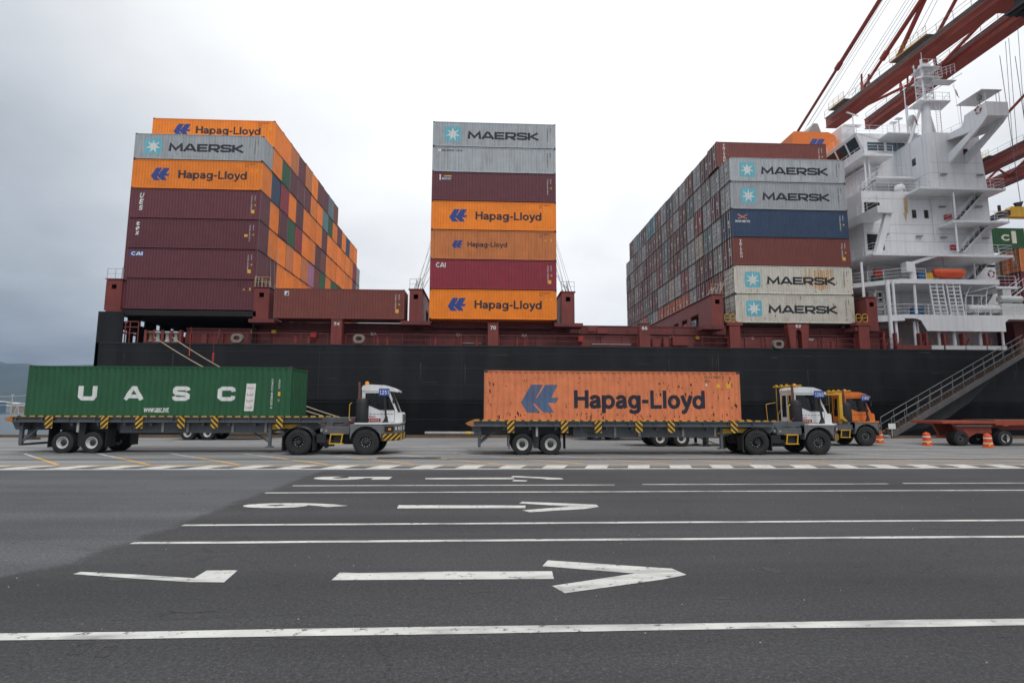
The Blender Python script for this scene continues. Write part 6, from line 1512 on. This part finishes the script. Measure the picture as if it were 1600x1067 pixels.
    # beacon, mirror, number plate on its stalk
    b = MB(); b.lathe([(.001, 0), (.10, 0), (.10, .14), (.06, .2), (.001, .2)], (2.72, .15, 3.22), n=14); b.build('beacon', M['beacon'], T, smooth=True)
    b = MB(); b.bar((3.78, -.32, 1.45), (3.66, -.32, 2.75), .085, .07); b.prism([(3.60, 1.441), (3.88, 1.441), (3.82, 1.75), (3.76, 1.8)], 'y', -.36, -.28); b.build('mirror_post', M['black'], T)
    x0 = 3.40
    b = MB(); b.box(x0, x0+.50, -.40, -.37, 2.72, 3.06); pl = b.build('number_plate', M['plate_blue'], T)
    b = MB(); V, F = glyphs(plate, x0+.04, x0+.46, 2.78, 3.00, T=.15, gap=.12); b.add([(x, -.404-l, z) for x, z, l in V], F); b.build('number', M['white_ink'], pl)
    if rear_rack:
        b = MB()
        for y in (.0, 1.15): b.bar((2.3, y, 3.25), (2.3, y, 1.4), .022)
        b.bar((2.3, -.05, 3.28), (2.3, 1.2, 3.28), .045); b.bar((2.15, 1.15, 3.3), (3.0, 1.15, 3.34), .06); b.bar((2.15, .0, 3.3), (3.0, .0, 3.34), .06); b.path([(2.25, .5, 3.28), (2.2, .5, 2.2), (2.05, .6, 1.9), (2.05, .6, 1.4)], .015, 6); b.path([(1.75, 1.1, 1.4), (1.7, 1.1, 2.4), (2.2, 1.1, 2.5)], .018, 6)
        for y in (.1, .6, 1.1): b.box(2.24, 2.34, y-.05, y+.05, 3.31, 3.40)
        b.build('light_rack', M['yellow'], T)
    if kind == 'orange':
        b = MB(); b.box(2.1, 2.3, -.2, .0, 1.3, 3.05); b.box(1.4, 1.55, 1.0, 1.15, 1.2, 3.05); b.box(1.4, 2.3, -.2, 1.15, 3.051, 3.17); b.bar((2.2, -.25, 1.7), (2.75, -.45, .95), .14); b.build('protection_frame', M['yellow'], T)
    # air lines to the trailer
    for k_ in range(2):
        b = MB(); pts = cat_((2.4, -.3+k_*.3, 1.75), (.55, -.2+k_*.3, 1.45), .35, 10); b.path(pts, .016, 6); b.build('air_hose', M['deck_red'], T)
    if driver:
        # seated driver, one continuous skin body inside the cab
        me = bpy.data.meshes.new('person'); V = [(3.42, -.2, 1.92), (3.38, -.2, 2.20), (3.38, -.2, 2.42), (3.40, -.2, 2.52), (3.42, -.2, 2.66), (3.40, -.40, 2.38), (3.60, -.48, 2.18), (3.86, -.36, 2.16), (3.40, 0.0, 2.38), (3.60, .08, 2.18), (3.86, -.04, 2.16), (3.72, -.32, 1.95), (3.72, -.08, 1.95)]
        E_ = [(0, 1), (1, 2), (2, 3), (3, 4), (2, 5), (5, 6), (6, 7), (2, 8), (8, 9), (9, 10), (0, 11), (0, 12)]
        V = [(a+dx-.02, b_+.80, c-.05) for a, b_, c in V]; me.from_pydata(V, E_, []); o = link('person', me); o.location = Vector(loc)
        sk = o.modifiers.new('skin', 'SKIN'); rr = [.15, .16, .12, .06, .105, .07, .05, .04, .07, .05, .04, .08, .08]
        for v, q in zip(me.skin_vertices[0].data, rr): v.radius = (q, q)
        me.skin_vertices[0].data[0].use_root = True
        su = o.modifiers.new('s', 'SUBSURF'); su.levels = 2; su.render_levels = 2; me.materials.append(M['shirt'])
        tag(o, 'driver in dark clothes sitting at the wheel of the %s' % ('left white tractor' if plate == '1251' else 'tractor'), 'person')
        b = MB(); c0_ = Vector(loc)+Vector((3.43, -.2, 2.70)); b.lathe([(.001, -.13), (.07, -.11), (.10, 0), (.09, .09), (.05, .13), (.001, .135)], (0, 0, 0), n=16)
        h_ = b.build('head', M['skin'], o, smooth=True); h_.location = (3.43+dx-.02, .60, 2.66)
    return T
cg = mat('cab_glass', (.02, .024, .026), .08, .1, spec=.7); M['cabglass'] = cg
# see-through, darkly tinted
t = cg.node_tree; bs = [n for n in t.nodes if n.type == 'BSDF_PRINCIPLED'][0]; bs.inputs['Alpha'].default_value = .55
M['exh'] = mat('rusty_exhaust', (.13, .06, .04), .6, .3, rust=.5)

def trailer(loc, label, number, L=13.7, grp='container trailers', col='trailer', deck_z=1.40, posn=(1.08, 3.58, 5.15, 7.07, 8.6, 11.6), axles=(1.80, 3.12)):
    """origin on the ground under the rear end of the load, heads to +X, side at y=-1.25"""
    T = thing('container_trailer', label, 'trailer', loc, 0, grp); m = M[col]; zt = deck_z+.10
    b = MB()
    for sy in (-1, 1):
        y0, y1 = sorted((sy*1.235, sy*1.35))
        b.box(-.45, L, y0, y1, zt-.04, zt); b.box(-.45, L, y0, y1, zt+.18, zt+.214); yw = sy*1.25; b.box(-.45, L, yw-.012, yw+.012, zt, zt+.18)
        x = -.3
        while x < L: b.box(x, x+.03, *sorted((sy*1.263, sy*1.345)), zt, zt+.18); x += 1.18
    b.build('side_beam', m, T)
    b = MB()
    for sy in (-1, 1): b.box(4.2, 11.3, sy*.9-.06, sy*.9+.06, zt-.54, zt-.05); b.box(-.2, 4.19, sy*.5-.05, sy*.5+.05, zt-.42, zt-.05); b.prism([(11.301, zt-.54), (12.1, zt-.3), (L+1.3, zt-.26), (L+1.3, zt-.05), (11.301, zt-.05)], 'y', sy*.9-.06, sy*.9+.06)
    x = -.3
    while x < L: b.box(x, x+.12, -1.22, 1.22, zt-.2, zt-.062); x += 1.2
    b.build('main_beam', m, T)
    b = MB(); b.box(-.3, L-.1, -1.22, 1.22, zt-.06, zt-.025); b.build('deck', M['trailer_dark'], T)
    # raised guide sill, striped yellow and black
    hs_ = {True: .26}[True]
    b = MB()
    for sy in (-1, 1):
        y0, y1 = sorted((sy*1.24, sy*1.345)); x = -.45; i = 0
        while x < L: b.cur = i % 2; b.box(x, min(x+(.24 if i % 2 == 0 else .15), L+.1), y0-.004, y1+.004, zt+hs_-.045, zt+hs_+.0); x += .24 if i % 2 == 0 else .15; i += 1
    b.build('guide_sill', [M['yellow'], M['black'], m], T)
    b = MB(); b.prism([(-.85, zt+.1), (-.45, zt+hs_), (-.45, zt-.05), (-.7, zt)], 'y', -1.3, -.9); b.build('corner_guide', M['beaconwood'], T); b = MB(); b.prism([(-.85, zt+.1), (-.45, zt+hs_), (-.45, zt-.05), (-.7, zt)], 'y', .9, 1.3); b.build('corner_guide', M['beaconwood'], T)
    b = MB(); b.prism([(-.6, zt-.045), (-.1, zt-.045), (-.1, zt-.4), (-.42, zt-.4)], 'y', -1.1, 1.1); b.bar((-.2, -1.0, zt-.4), (-.2, -1.0, .42), .14); b.bar((-.2, 1.0, zt-.4), (-.2, 1.0, .42), .14); b.bar((-.2, -1.05, .40), (-.2, 1.05, .40), .12, .1); b.bar((-.2, -1.0, .5), (.5, -.9, zt-.3), .08); b.bar((-.2, 1.0, .5), (.5, .9, zt-.3), .08)
    b.build('rear_guard', m, T)
    for i, x in enumerate(posn):
        b = MB(); stripes(b, x, x+.33, -1.385, zt-.32, zt+.24, 2.3, (1.0 if i < 3 else -1.0) if True else 1); b.build('hazard_board', [M['yellow'], M['black']], T)
    r = .49
    for x in axles:
        for sy in (-1, 1): wheel(T, x, sy*1.06, r, r, .26, sy, M['rim']); wheel(T, x, sy*.74, r, r, .26, sy, M['rim'])
    b = MB()
    for x in axles: b.tube((x, -1.0, r), (x, 1.0, r), .08, 10)
    b.box(axles[0]-.5, axles[1]+.5, -.55, -.42, .55, zt-.41); b.box(axles[0]-.5, axles[1]+.5, .42, .55, .55, zt-.41); b.prism([(axles[0]+.45, zt-.05), (axles[1]-.45, zt-.05), (axles[1]-.55, .3), (axles[0]+.55, .3)], 'y', -.95, -.75); b.build('suspension', M['trailer_dark'], T)
    for x in (axles[0]-.62, axles[1]+.66): b = MB(); b.box(x, x+.025, -1.24, -.55, .28, zt-.1); b.build('mud_flap', M['black'], T); b = MB(); b.box(x, x+.025, .55, 1.24, .28, zt-.1); b.build('mud_flap', M['black'], T)
    b = MB()
    for sy in (-1, 1): b.bar((11.25, sy*1.05, zt-.06), (11.25, sy*1.05, .32), .13); b.box(11.1, 11.4, sy*1.05-.15, sy*1.05+.15, .27, .32)
    b.bar((11.25, -.85, .9), (11.25, .85, .9), .07); b.bar((11.2, -.8, .45), (10.2, -.5, zt-.5), .05); b.build('landing_leg', m, T)
    for x in (axles[0]+.62, 6.15, 7.3, 9.4, 10.95): b = MB(); b.box(x, x+.10, -1.24 if x < 4 else -1.0, -1.2 if x < 4 else -.965, zt-.50, zt-.06); b.build('pale_bracket', M['trailer_light'], T)
    b = MB(); V, F = glyphs(number, 4.75, 5.28, zt-.44, zt-.26, T=.15, gap=.1); b.add([(x, -.964-l, z) for x, z, l in V], F); b.build('number', M['black'], T)
    # nose piece over the tractor
    b = MB(); b.box(L+.001, L+1.9, -1.0, 1.0, zt-.045, zt+.2); b.box(L+.2, L+.5, -1.1, -.9, zt-.4, zt-.05); b.box(L+1.0, L+1.2, -1.0, -.9, zt-.4, zt-.05); b.prism([(L-1.0, zt-.5), (L-.4, zt-.5), (L+.1, zt-.2), (L+.1, zt-.051), (L-1.0, zt-.051)], 'y', -1.15, -.965); b.cur = 1; b.box(L+1.9, L+2.0, -1.02, 1.02, zt-.1, zt+.22); b.build('nose_plate', [m, M['beaconwood']], T)
    b = MB(); b.prism([(L-2.6, zt-.40), (L-2.4, zt-.12), (L-.5, zt-.12), (L-.45, zt-.32), (L-1.8, zt-.32)], 'y', -1.05, -.95); b.build('yellow_beam', M['yellow'], T)
    return T
M['beaconwood'] = mat('orange_brown_guide', (.42, .17, .05), .6, .2, rust=.3)
# green container truck
XG, YG = -21.50, 27.4
trailer((XG, YG+1.25, 0), 'grey trailer with number 1792 carrying the green container', '1792', deck_z=1.38)
cg_ = container('E', 'S', XG+CL/2, YG+CW/2, 1.50, 'green container with large white letters on the left trailer', None)
for ch, px0, px1 in (('U', 122, 151.5), ('A', 193, 224.5), ('S', 268.5, 296.5), ('C', 340, 368)):
    u0 = atX(px0, YG, 612)-XG; u1 = atX(px1, YG, 612)-XG; D(cg_, 'lettering', glyphs(ch, u0, u1, .95, 1.63, T=.29, wide=True), M['white_ink'])
u0 = atX(225, YG, 632)-XG; D(cg_, 'lettering', text2d('www.uasc.net', u0, u0+1.15, .40, .66, .02), M['white_ink'])
u0 = atX(383.5, YG, 600)-XG; D(cg_, 'white_panel', poly2d([(u0, .48), (u0+.42, .48), (u0+.48, 1.78), (u0+.06, 1.78)]), M['white_ink'])
for i, s in enumerate(['\ufe94\ufedb\ufeae\ufeb7', '\ufe94\ufea3\ufefc\ufee4\ufedf\ufe8d', '\ufe94\ufef4\ufe91\ufeae\ufecc\ufedf\ufe8d', '\ufe93\ufeaa\ufea4\ufe98\ufee4\ufedf\ufe8d']):
    z = 1.50-i*.30; D(cg_, 'lettering', text2d(s, u0+.09-.01*i, u0+.40-.01*i, z, z+.13, .015), M['red_ink'], lift=.008)
u0 = atX(424, YG, 600)-XG; D(cg_, 'data_marks', text2d('UACU 838220 5', u0, u0+.08, .6, 2.0, .015, vert='down'), M['white_ink'])
D(cg_, 'data_marks', text2d('42G1', u0+.33, u0+.41, 1.55, 2.0, .015, vert='down'), M['white_ink']); D(cg_, 'sticker', poly2d([(u0+.32, 1.2), (u0+.44, 1.2), (u0+.44, 1.4), (u0+.32, 1.4)]), M['yellow_ink']); D(cg_, 'sticker', poly2d([(u0+.31, 1.05), (u0+.42, 1.05), (u0+.40, .92), (u0+.34, .92)]), M['steel'])
tractor((-8.48, 27.45, 0), 'white terminal tractor with blue plate 1251 pulling the green container', '1251', rear_rack=False)
# orange container truck
XO, YO = -.08, 26.25
trailer((XO, YO+1.25, 0), 'grey trailer with number 1802 carrying the orange container', '1802', deck_z=1.25)
co = container('S', 'S', XO+CL/2, YO+CW/2, 1.33, 'weathered salmon orange container with rust spots on the middle trailer', None)
u0 = atX(814, YO, 620)-XO; u1 = atX(873, YO, 620)-XO; D(co, 'logo', hl_logo(u0, u1, .62, 1.92), M['logo_faded'])
u0 = atX(897, YO, 620)-XO; u1 = atX(1102, YO, 625)-XO; D(co, 'lettering', glyphs('Hapag-Lloyd', u0, u1, .57, 1.68, T=.205), M['ink_hl'])
u0 = atX(1101, YO, 585)-XO; D(co, 'data_marks', text2d('HLXU 308357 3', u0, u0+.92, 2.26, 2.38, .015), M['red_ink'] if False else M['rustink']) if 'rustink' in M else D(co, 'data_marks', text2d('HLXU 308357 3', u0, u0+.92, 2.26, 2.38, .015), M['cast'])
D(co, 'data_marks', text2d('4251', u0, u0+.28, 2.08, 2.19, .015), M['cast']); D(co, 'sticker', poly2d([(u0+.52, 1.83), (u0+.76, 1.83), (u0+.64, 2.05)]), M['yellow_ink']); D(co, 'sticker', poly2d([(u0+1.06, 1.80), (u0+1.24, 1.80), (u0+1.24, 2.08), (u0+1.06, 2.08)]), M['yellow_ink']); D(co, 'sticker', star7(u0+.08, 1.95, .08), M['white_ink'])
rnd = random.Random(8); m_rs = mat('rust_scab', (.075, .024, .014), .8, .3, rust=.3)
def scab(c, cx, cz, w_, h_, sd):
    r = random.Random(sd); n = 9; D(c, 'rust_scab', poly2d([(cx+w_*(.6+.4*r.random())*math.cos(2*math.pi*i/n), cz+h_*(.5+.5*r.random())*math.sin(2*math.pi*i/n)) for i in range(n)]), m_rs, lift=.009)
for i in range(78):
    if i < 40: cx, cz, w_, h_ = rnd.uniform(.5, 11.9), rnd.uniform(.36, .62), rnd.uniform(.012, .05), rnd.uniform(.03, .13)
    elif i < 52: cx, cz, w_, h_ = rnd.choice([rnd.uniform(.2, .5), rnd.uniform(11.6, 12.0)]), rnd.uniform(.5, 2.3), rnd.uniform(.015, .05), rnd.uniform(.04, .16)
    elif i < 66: cx, cz, w_, h_ = rnd.uniform(8.2, 11.0), rnd.uniform(.7, 2.1), rnd.uniform(.015, .06), rnd.uniform(.03, .10)
    else: cx, cz, w_, h_ = rnd.uniform(.6, 11.5), rnd.uniform(1.2, 2.3), rnd.uniform(.015, .03), rnd.uniform(.02, .06)
    scab(co, cx, cz, w_, h_, i)
tractor((12.80, 27.45, 0), 'white terminal tractor with blue plate 1260 pulling the orange container', '1260', rear_rack=True, driver=False)
# orange tractor and its low trailer beyond
pO = onz(1350, 698); Yo_ = 32.9
tractor((19.75, 34.1, 0), 'orange terminal tractor with yellow guard frame and blue plate 1180 farther back', '1180', kind='orange', rear_rack=True, driver=False)
Yt2 = 32.4
wA = atX(1032, Yt2, 689); wB = atX(1065.5, Yt2, 688)
T = thing('flatbed_trailer', 'orange-red low trailer with white rims seen under the orange container trailer', 'trailer', (wA, Yt2+1.2, 0), 0, 'flatbed trailers')
def low_trailer(T, ax, x0, x1, ztop, m, leg=None, gooseneck=None, rims=True):
    b = MB(); b.box(x0, x1, -1.2, -1.05, ztop-.3, ztop); b.box(x0, x1, 1.05, 1.2, ztop-.3, ztop); b.box(x0, x1, -.5, -.38, ztop-.6, ztop-.05); b.box(x0, x1, .38, .5, ztop-.6, ztop-.05)
    x = x0+.1
    while x < x1: b.box(x, x+.12, -1.04, 1.04, ztop-.25, ztop-.04); x += 1.0
    x = x0+.5
    while x < x1: b.box(x, x+.3, -1.215, -1.2, ztop-.36, ztop-.02); x += 1.45
    b.build('bed_frame', m, T)
    b = MB(); b.box(x0+.05, x1-.05, -1.04, 1.04, ztop-.03, ztop+.02); b.build('bed_deck', M['wood'], T)
    for x in ax:
        for y in (-1.06, 1.06): wheel(T, x, y, .46, .46, .26, (-1 if y < 0 else 1), M['rim']); wheel(T, x, y*.70, .46, .46, .26, (-1 if y < 0 else 1), M['rim'])
        b = MB(); b.tube((x, -1, .46), (x, 1, .46), .08, 8); b.box(x-.25, x+.25, -.5, .5, .5, ztop-.6+.1); b.build('axle', M['red'] if leg else M['trailer_dark'], T)
    if leg is not None:
        b = MB()
        for sy in (-1, 1): b.bar((leg, sy*.9, ztop-.2), (leg, sy*.9, .1), .14); b.box(leg-.15, leg+.15, sy*.9-.15, sy*.9+.15, .0, .06)
        b.bar((leg, -.9, .6), (leg-1.3, -.6, ztop-.4), .06); b.bar((leg, .9, .6), (leg-1.3, .6, ztop-.4), .06); b.build('landing_leg', M['trailer_dark'], T)
low_trailer(T, [0, wB-wA], -1.6, 7.2, 1.30, M['trailer_red'], leg=2.6+(wB-wA)*.2)
# the long red flatbed at the right
Yr = 33.0
zt = atZ(657.5, Yr, 1500); xL = atX(1472, Yr, 660); T = thing('flatbed_trailer', 'long rusty orange-red flatbed trailer parked right of the gangway foot', 'trailer', (xL, Yr+1.25, 0), 0, 'flatbed trailers')
b = MB(); b.box(0, 3.39, -1.25, 1.25, zt-.16, zt); b.prism([(.6, zt-.16), (1.0, zt-.16), (1.5, .42), (1.75, .42), (2.4, zt-.75), (3.39, zt-.75), (3.39, zt-.16)][::1], 'y', -.9, -.7); b.prism([(.6, zt-.16), (1.0, zt-.16), (1.5, .42), (1.75, .42), (2.4, zt-.75), (3.39, zt-.75), (3.39, zt-.16)], 'y', .7, .9); b.box(1.45, 1.7, -1.1, 1.1, .40, .6); b.build('gooseneck', M['trailer_red'], T)
b = MB(); b.box(1.0, 3.3, -1.1, -.92, zt-.32, zt-.26); b.build('pale_bracket', M['trailer_light'], T)
low_trailer(T, [atX(1573, Yr, 685)-xL], 3.4, 14.5, zt+.05, M['trailer_red'])
for y in (-1.0, -.62): wheel(T, 1.25, y, .46, .46, .3, -1, M['hub'])
b = MB(); b.box(3.9, 4.5, -1.2, -.6, .25, 1.0) if False else b.box(4.0, 4.04, -1.2, -.6, .2, .9); b.build('mud_flap', M['black'], T)
b = MB(); b.tube((1.6, -1.0, .8), (1.6, -1.05, .8), .16, 12); b.build('tail_reflector', M['red'], T)
# two empty chassis parked by the quay edge, seen under the near trailers
for pxw, lab, x0, x1 in ((960.5, 'dark low chassis with one pale rim by the quay edge, under the orange container trailer', -1.3, 4.2), (324, 'dark low chassis by the quay edge, seen under the green container trailer', -1.3, 3.6)):
    Yc_ = 39.2; X = atX(pxw, Yc_, 686); T = thing('flatbed_trailer', lab, 'trailer', (X, Yc_+1.1, 0), 0, 'flatbed trailers'); low_trailer(T, [0, -1.3], x0-1.2, x1, 1.15, M['trailer_dark'])
# ------------------------------------------------------------ ship-to-shore gantry cranes
def crane(label, gx, zb_, tipY, girder_w, girder_h, near=True, legx=None, slope=.0, skew=0.0):
    T = thing('gantry_crane', label, 'crane', (gx[0], 37, 0), 0, 'red ship-to-shore cranes')
    def P(mb, n, m=None, sl=True):
        if sl and slope: mb.v = [(x+((y-70)*skew if x < gx[0]+girder_w+.5 else 0), y, z+(y-70)*slope) for x, y, z in mb.v]
        return under(mb.build(n, M[m or 'crane']), T)
    zt = zb_+girder_h
    for i, x in enumerate(gx):
        b = MB(); b.box(x, x+girder_w, -12, tipY, zb_, zt); b.box(x-.12, x+girder_w+.12, -12, tipY, zb_-.09, zb_-.002); b.box(x-.12, x+girder_w+.12, -12, tipY, zt+.002, zt+.09)
        if i: b.box(x-.1, x-.001, -12, tipY-.2, zb_+girder_h*.45, zb_+girder_h*.52)
        P(b, 'boom_girder')
        b = MB(); xs = x-.9 if i == 0 else x-.5
        b.box(xs, x-.125, 10, tipY-1, zt-.5, zt-.44); b.rail([(xs+.05, tipY-1, zt-.44), (xs+.05, 10, zt-.44)], 1.1, .03, 2.4, 1); P(b, 'walkway', 'steel')
        for yy in ((tipY-3.5, tipY-7), (tipY-16, tipY-22), (tipY-37, tipY-43)) if i == 0 else ():
            b = MB(); b.box(xs-1.0, xs-.001, yy[1], yy[0], zt-.50, zt-.44); P(b, 'service_platform', 'gang'); b = MB(); b.box(xs-1.05, xs-1.001, yy[1], yy[0], zt-.55, zt-.38); b.rail([(xs-1.0, yy[0], zt-.44), (xs-1.0, yy[1], zt-.44)], 1.1, .03, 1.2, 2); P(b, 'platform_railing', 'yellow')
    x0, x1 = gx[0]+girder_w, gx[1]
    b = MB(); b.box(x0-.02 if False else x0, x1, tipY-29.6, tipY-27.2, zb_+.1, zb_+.9); P(b, 'cross_beam')
    for (ya, yb) in ((tipY-2, tipY-14), (tipY-29, tipY-14.6), (tipY-29.5, tipY-41)):
        b = MB(); b.tube((x0, ya, zb_+1), (x1, yb, zb_+1), .22, 8); P(b, 'boom_brace')
    b = MB(); b.tube((x0, tipY-19, zb_+1), (x1, tipY-14.8, zb_+1), .2, 8); P(b, 'boom_brace')
    # upturned catcher horns
    for x in (gx[0]+.3, gx[0]+1.4, gx[1]+.2, gx[1]+1.3):
        b = MB(); b.bar((x, tipY-8, zt), (x, tipY-8, zt+1.6), .28, .28); b.bar((x, tipY-8, zt+1.6), (x-.4, tipY-8.6, zt+2.6), .24, .24); P(b, 'buffer_horn', 'crane')
    # stays
    apex = Vector((0, 34, zb_+34))
    for x in (gx[0]+girder_w/2, gx[1]+girder_w/2):
        for ya in (tipY-8, tipY-34):
            A = Vector((x, ya, zt)); B = Vector((x, apex.y, apex.z)); Mx = A.lerp(B, .28)
            if near and x < gx[1]: continue
            b = MB(); b.tube(A, Mx, .24, 8); b.tube(Mx, B, .30, 8); P(b, 'forestay')
    # portal behind and beside the photo's frame
    for x in (legx or (gx[0]-6, gx[1]+6)):
        for y in (4.0, 37.0): b = MB(); b.box(x-.7, x+.7, y-.7, y+.7, 1.4, zt+2); P(b, 'portal_leg', sl=False); b = MB(); b.box(x-2.5, x+2.5, y-.6, y+.6, .5, 1.4); [b.tube((x-2+k*1.3, y-.3, .45), (x-2+k*1.3, y+.3, .45), .42, 14) for k in range(4)]; P(b, 'bogie', 'yellow', sl=False)
        b = MB(); b.box(x-.6, x+.6, 4.71, 36.29, 14, 15.6); b.box(x-.6, x+.6, 4.71, 36.29, zt+.4, zt+2); P(b, 'sill_beam', sl=False)
    l0, l1 = (legx or (gx[0]-6, gx[1]+6))
    for y in (4.0, 37.0): b = MB(); b.box(l0+.71, l1-.71, y-.6, y+.6, zt+.15, zt+1.9); P(b, 'portal_beam', sl=False)
    for x in (l0+4, l1-4): b = MB(); b.bar((x, 37, zt+1.9), (x, apex.y, apex.z), .9); b.bar((x, 4, zt+1.9), (x, apex.y, apex.z), .5); P(b, 'apex_leg', sl=False)
    b = MB(); b.box(l0+3, l1-3, apex.y-.6, apex.y+.6, apex.z-.5, apex.z+.5); P(b, 'apex_beam', sl=False)
    return T, zt, P
ZB = 48.0
gA = atX(1306, 0, 0) if False else None
T1, zt1_, P1 = crane('red-brown crane boom with two girders reaching over the ship above the deckhouse', (56.2, 62.0), ZB, 84.5, 1.6, 1.5, True, legx=(50.5, 72), slope=.012, skew=-.055)
# forestays of the near crane, placed from the photograph
def stay(pa, pb, X, r=.24, n_='forestay', joint=None, r2=None):
    qa, qb = _ray(*pa), _ray(*pb); A = qa*(X/qa.x)+Vector((0, 0, CAMH)); B = qb*(X/qb.x)+Vector((0, 0, CAMH)); e = B+(B-A)*.6
    b = MB()
    if joint: J = A.lerp(B, joint); b.tube(A, J, r, 8); b.tube(J, e, r2 or r*1.3, 8); b.tube(J-(B-A).normalized()*.6, J+(B-A).normalized()*.6, (r2 or r)*1.35, 8)
    else: b.tube(A, e, r, 8)
    P1(b, n_, sl=False)
stay((1235, 224), (1375, 0), 57.2, .24, joint=.60, r2=.32)
stay((1346, 142), (1440, 0), 57.2, .22, joint=.42, r2=.30); stay((1400.6, 95), (1444.6, 0), 57.6, .30)
for (pa, pb) in (((1262, 196), (1386, 0)), ((1268, 196), (1391, 0)), ((1325, 150), (1421, 0)), ((1331, 150), (1427, 0)), ((1337, 150), (1432, 0)), ((1425, 62), (1458, 0)), ((1440, 50), (1465, 0)), ((1256, 205), (1380, 0)), ((1320, 152), (1416, 0))):
    qa, qb = _ray(*pa), _ray(*pb); A = qa*(59/qa.x)+Vector((0, 0, CAMH)); B = qb*(59/qb.x)+Vector((0, 0, CAMH)); b = MB(); b.tube(A, B+(B-A)*.6, .035, 4); P1(b, 'boom_cable', 'cable', sl=False)
for (pa, pb) in (((1576, 60), (1590, 235)), ((1571, 65), (1584, 250)), ((1590, 40), (1600, 180))): A = at(*pa, 50); B = at(*pb, 50); b = MB(); b.tube(A, B, .03, 4); P1(b, 'hoist_cable', 'cable', sl=False)
for dx in (.5, 1.3):
    b = MB(); b.tube((57.0+dx*5, 82, ZB+2.0), (57.5+dx*5, 30, ZB+2.2), .03, 4); P1(b, 'boom_cable', 'cable')
# trolley and operator cab under the girders
b = MB(); b.box(57, 64.5, 47, 54.2, ZB-1.7, ZB-.3); b.box(56.6, 64.8, 46.5, 55.0, ZB-2.0, ZB-1.71); b.box(57.5, 63.5, 42, 46.99, ZB-1.0, ZB-.3); P1(b, 'trolley', 'black')
b = MB(); 
for i in range(9): b.box(56.9+i*.8, 57.2+i*.8, 46.6, 54.9, ZB-2.2, ZB-2.001)
P1(b, 'trolley_grating', 'black')
b = MB()
for i in range(6): b.box(57.6+i*1.05, 58.0+i*1.05, 54.2, 54.22, ZB-1.1, ZB-.95)
P1(b, 'trolley_lamp', 'raft')
T2, z2, P2 = crane('second red-brown crane boom farther along the quay, right of the deckhouse', (93.0, 101.8), 46.8, 115, 1.7, 2.0, False, legx=(86, 112))
# ------------------------------------------------------------ air
hm = bpy.data.materials.new('haze'); hm.use_nodes = True; t = hm.node_tree; t.nodes.clear()
ho = t.nodes.new('ShaderNodeOutputMaterial'); pv = t.nodes.new('ShaderNodeVolumePrincipled'); pv.inputs['Color'].default_value = (.42, .60, .92, 1); pv.inputs['Density'].default_value = .00011
pv.inputs['Anisotropy'].default_value = .2
t.links.new(pv.outputs[0], ho.inputs['Volume'])
b = MB(); b.box(-5600, 4600, -420, 3300, -9.5, 330); hz = b.build('haze', hm); tag(hz, kind='stuff')
